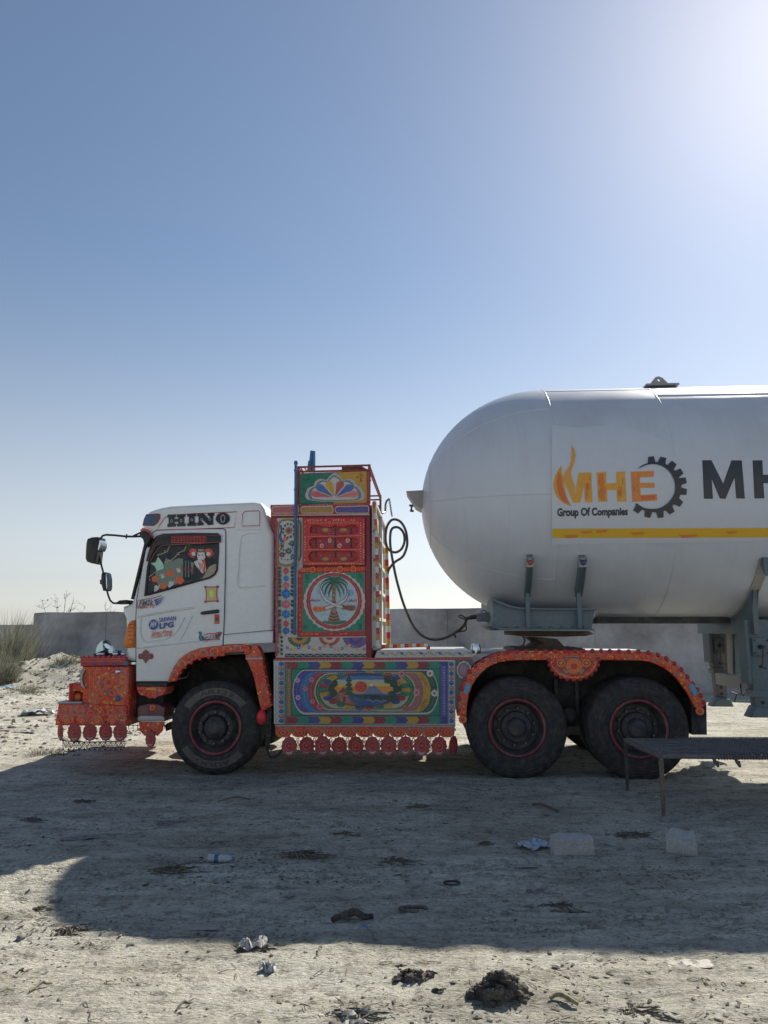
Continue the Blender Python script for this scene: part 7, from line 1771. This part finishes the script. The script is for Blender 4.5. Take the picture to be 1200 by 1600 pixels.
sheet('flat_cardboard', 718, 1372, .13, .04, .012, 0, [(.34, .33, .31)], 'narrow pale strip in the shadow below the rear wheel', 'cardboard', 7, .1)
sheet('cloth_rag', 268, 1284, .26, .12, .035, .1, [(.16, .15, .15), (.12, .11, .11)], 'crumpled dark rag in shadow below the front wheel', 'rag', 8)
sheet('cloth_rag', 122, 1306, .24, .09, .03, .25, [(.20, .195, .19), (.14, .14, .14)], 'grey torn rag in shadow below the bumper', 'rag', 9)
sheet('cloth_rag', 850, 1394, .20, .08, .025, -.2, [(.15, .14, .14)], 'dark rag in shadow below the flat stone block', 'rag', 10)
sheet('blue_scrap', 569, 1448, .035, .025, .01, 0, [(.04, .20, .50)], 'tiny bright blue scrap at the end of the dark root', 'scrap', 11)
sheet('white_scrap', 672, 1220, .14, .05, .02, .1, [(.66, .65, .60)], 'white scrap in a sunlit spot just under the pendants', 'scrap', 12, .3)
sheet('flat_cardboard', 512, 1558, .11, .045, .012, .3, [(.40, .38, .33)], 'pale flat scrap at the bottom of the sunlit dirt', 'cardboard', 13, .2)
sheet('cloth_rag', 548, 1592, .17, .10, .04, .1, [(.20, .20, .20), (.30, .30, .29)], 'ridged grey rag cut off by the bottom edge', 'rag', 14, .9)
sheet('flat_cardboard', 64, 1393, .13, .05, .02, .2, [(.36, .33, .28)], 'flat scrap at the shadow tip by the picture edge', 'cardboard', 15, .15)
sheet('green_scrap', 167, 1389, .03, .03, .02, 0, [grn_], 'tiny green scrap in the shadow lobe', 'scrap', 16)
sheet('cloth_rag', 1075, 1506, .22, .09, .03, .1, [(.34, .32, .27), (.26, .24, .21)], 'pale dusty rag on the sunlit dirt right of the heaps', 'rag', 17)
sheet('plastic_bag', 6, 1088, .42, .3, .16, 0, [(.35, .55, .72), (.62, .72, .80)], 'pale blue plastic bag at the edge of the photo below the reeds', 'bag', 18)
sheet('plastic_bag', 60, 1116, .52, .35, .20, .2, [(.50, .54, .56), (.28, .46, .60), (.46, .50, .52)], 'white and blue plastic bag left of the bumper', 'bag', 19, .9)
sheet('plastic_bag', 1, 1136, .14, .12, .10, 0, [(.62, .62, .60)], 'white litter at the left edge below the blue bag', 'bag', 20)
sheet('stone_scrap', 38, 1145, .35, .14, .06, .1, [(.50, .47, .42), (.2, .19, .18)], 'pale flat litter on sunlit ground left of the bumper beam', 'litter', 21)
# rope ring, sandal sole
q = G(706, 1384); o = MB().tube([(.05 * math.cos(t), .035 * math.sin(t), .008) for t in np.linspace(0, 6.283, 17)[:-1]], .006, 6, closed=True).build('wire_ring', M_CHAIN, None); o.location = (q.x, q.y, gh(q.x, q.y)); tag(o, 'small dark ring lying in the shadow below the narrow pale strip', 'ring')
q = G(645, 1424); o = MB().tube([(.07 * math.cos(t) * (1 + .2 * math.sin(3 * t)), .035 * math.sin(t), .008) for t in np.linspace(0, 5.2, 17)], .009, 6).build('rope_scrap', M_TWIG, None); o.location = (q.x, q.y, gh(q.x, q.y)); tag(o, 'open curl of dark rope in the shadow near its edge', 'rope')
# plastic bottle
q = G(344, 1350); bt = empty('plastic_bottle', (q.x, q.y, gh(q.x, q.y) + .020), RAD(-8)); bt.scale = (.8, .8, .8); tag(bt, 'clear plastic water bottle with blue label lying in the shadow', 'bottle')
MB().lathe([(.001, -.105), (.026, -.104), (.031, -.098), (.031, -.06), (.029, -.055), (.031, -.05), (.031, .02), (.029, .024), (.031, .028), (.031, .05), (.022, .082), (.013, .092), (.013, .104)], axis='x', n=20)  .build('bottle_body', paint('hazy bottle plastic', (.42, .47, .50), .22, 0, .25, 20), bt, smooth=50)
MB().lathe([(.0316, -.045), (.0316, -.010)], axis='x', n=20).build('label_band', paint('label blue', (.04, .10, .26), .4, 0, .2, 9), bt, smooth=50)
MB().lathe([(.001, .103), (.0145, .103), (.0145, .122), (.001, .122)], axis='x', n=16).build('cap', paint('cap blue', (.08, .18, .34), .4, 0, .2, 9), bt, smooth=50)

# small stones one can pick out
SM = [MB().add(*blob(2, 1, .8, .55, 3.1 * k + 1, .35)).mesh('small_stone', M_CONC, 50) for k in range(4)]
SS = [(1018, 1262, .035, 'small pale stone at the foot of the near bed leg'), (1041, 1277, .06, 'flat pale stone just below the near bed leg'), (985, 1241, .07, 'dark flat stone under the far bed leg'), (300, 1246, .03, 'small stone below the front tyre'), (610, 1274, .03, 'small pale stone below the side pendants'),
      (88, 1405, .03, 'small stone in the sunlit notch of the shadow'), (760, 1270, .03, 'small stone in front of the first rear wheel'), (970, 1326, .025, 'pebble between the two stone blocks'), (455, 1398, .03, 'small stone in the wide shadow below the painted cabinet'), (1120, 1352, .035, 'small stone right of the pointed stone block'),
      (690, 1352, .03, 'dark stone in shadow above the narrow strip'), (33, 1467, .025, 'pebble on the sunlit corner at the left'), (205, 1474, .02, 'pebble on the sunlit dirt below the shadow lobe'), (985, 1384, .035, 'pale stone in the shadow below the stone blocks')]
for i, (x, y, s_, lab) in enumerate(SS):
    q = G(x, y); o = bpy.data.objects.new('small_stone', SM[i % 4]); o.location = (q.x, q.y, gh(q.x, q.y) + s_ * .2); o.scale = (s_, s_, s_); o.rotation_euler = (0, 0, i * 1.3); put(o); tag(o, lab, 'stone', 'small loose stones')

# ------------------------------------------------------------------ uncountable grit
rng = np.random.default_rng(11)
mb = MB(); ico = [blob(1, 1, 1, .6, k, .4) for k in range(5)]
V, Fs = [], []
def scatter(n, fx, fy, s0, s1, mat, name, sq=(1, 1, 1)):
    vs_, fs, base = [], [], 0
    X, Y = fx(n), fy(n); H = gheight(X, Y); S = s0 * (s1 / s0) ** (rng.random(n) ** 2.2)
    for i in range(n):
        v, f = ico[i % 5]; a_ = rng.random() * 6.283; c, s_ = math.cos(a_), math.sin(a_)
        arr = np.array(v) * S[i] * np.array(sq); vs_.append(np.stack([arr[:, 0] * c - arr[:, 1] * s_ + X[i], arr[:, 0] * s_ + arr[:, 1] * c + Y[i], arr[:, 2] + H[i] + S[i] * .15], 1))
        fs += [tuple(j + base for j in q_) for q_ in f]; base += len(v)
    me_ = bpy.data.meshes.new(name); me_.from_pydata(np.concatenate(vs_).tolist(), [], fs); me_.materials.append(mat)
    return tag(put(bpy.data.objects.new(name, me_)), None, None, kind='stuff')
M_CLOD = paint('dirt clods', (.36, .32, .25), .95, 0, .3, 6, var=.3)
near_x = lambda n: rng.uniform(-3.6, 3.9, n)
near_y = lambda n: 2.6 + (rng.random(n) ** 1.6) * 7.5
o = scatter(5200, near_x, near_y, .003, .013, M_CLOD, 'gravel'); o['label'] = 'loose dirt clods and grit over the trodden ground'; o['category'] = 'gravel'
def clus(n):
    X, Y = near_x(n * 6), near_y(n * 6); k = vnoise(X * 1.1 + 31, Y * 2.4) + .5 * vnoise(X * 3.1, Y * 5 + 7); i = np.argsort(-k + rng.random(n * 6) * .35)[:n]; return X[i], Y[i]
CX, CY = clus(4200)
o = scatter(4200, lambda n: CX, lambda n: CY, .003, .014, M_DUNG, 'debris', (1.6, .7, .4)); o['label'] = 'dark crumbs and chaff trodden into the dirt'; o['category'] = 'debris'
o = scatter(1500, lambda n: rng.normal(-8.6, 2.6, n), lambda n: rng.normal(19.6, 1.6, n), .015, .07, M_CLOD, 'rubble'); o['label'] = 'rubble and clods over the dirt heap before the wall'; o['category'] = 'rubble'
o = scatter(1500, lambda n: rng.uniform(-11.5, -3.6, n), lambda n: rng.uniform(9.5, 18.5, n), .012, .055, M_CLOD, 'stones'); o['label'] = 'small stones strewn over the sunlit ground left of the bumper'; o['category'] = 'gravel'
o = scatter(1300, lambda n: rng.uniform(-11.5, -3.6, n), lambda n: rng.uniform(9.5, 19.5, n), .010, .045, M_DUNG, 'chaff', (2.0, .7, .35)); o['label'] = 'dark chaff and dead leaves on the ground by the dirt heap'; o['category'] = 'debris'
mb = MB(); rr = random.Random(5)
for i in range(1000):
    x, y = rr.uniform(-3.4, 3.7), 2.6 + rr.random() ** 1.5 * 7; z = gh(x, y) + .004 if False else 0; an = rr.gauss(0, .8); l = rr.uniform(.02, .08)
    mb.tube([(x, y, 0), (x + l * math.cos(an) * .5, y + l * math.sin(an) * .5, .006), (x + l * math.cos(an), y + l * math.sin(an), 0)], .0022, 3)
arr = np.array(mb.v); arr[:, 2] += gheight(arr[:, 0], arr[:, 1]) + .003; mb.v = [tuple(v) for v in arr]
o = mb.build('straw_litter', M_STRAW, None, smooth=0, fix=False); tag(o, 'short straws and chaff strewn over the dirt', 'straw', kind='stuff')
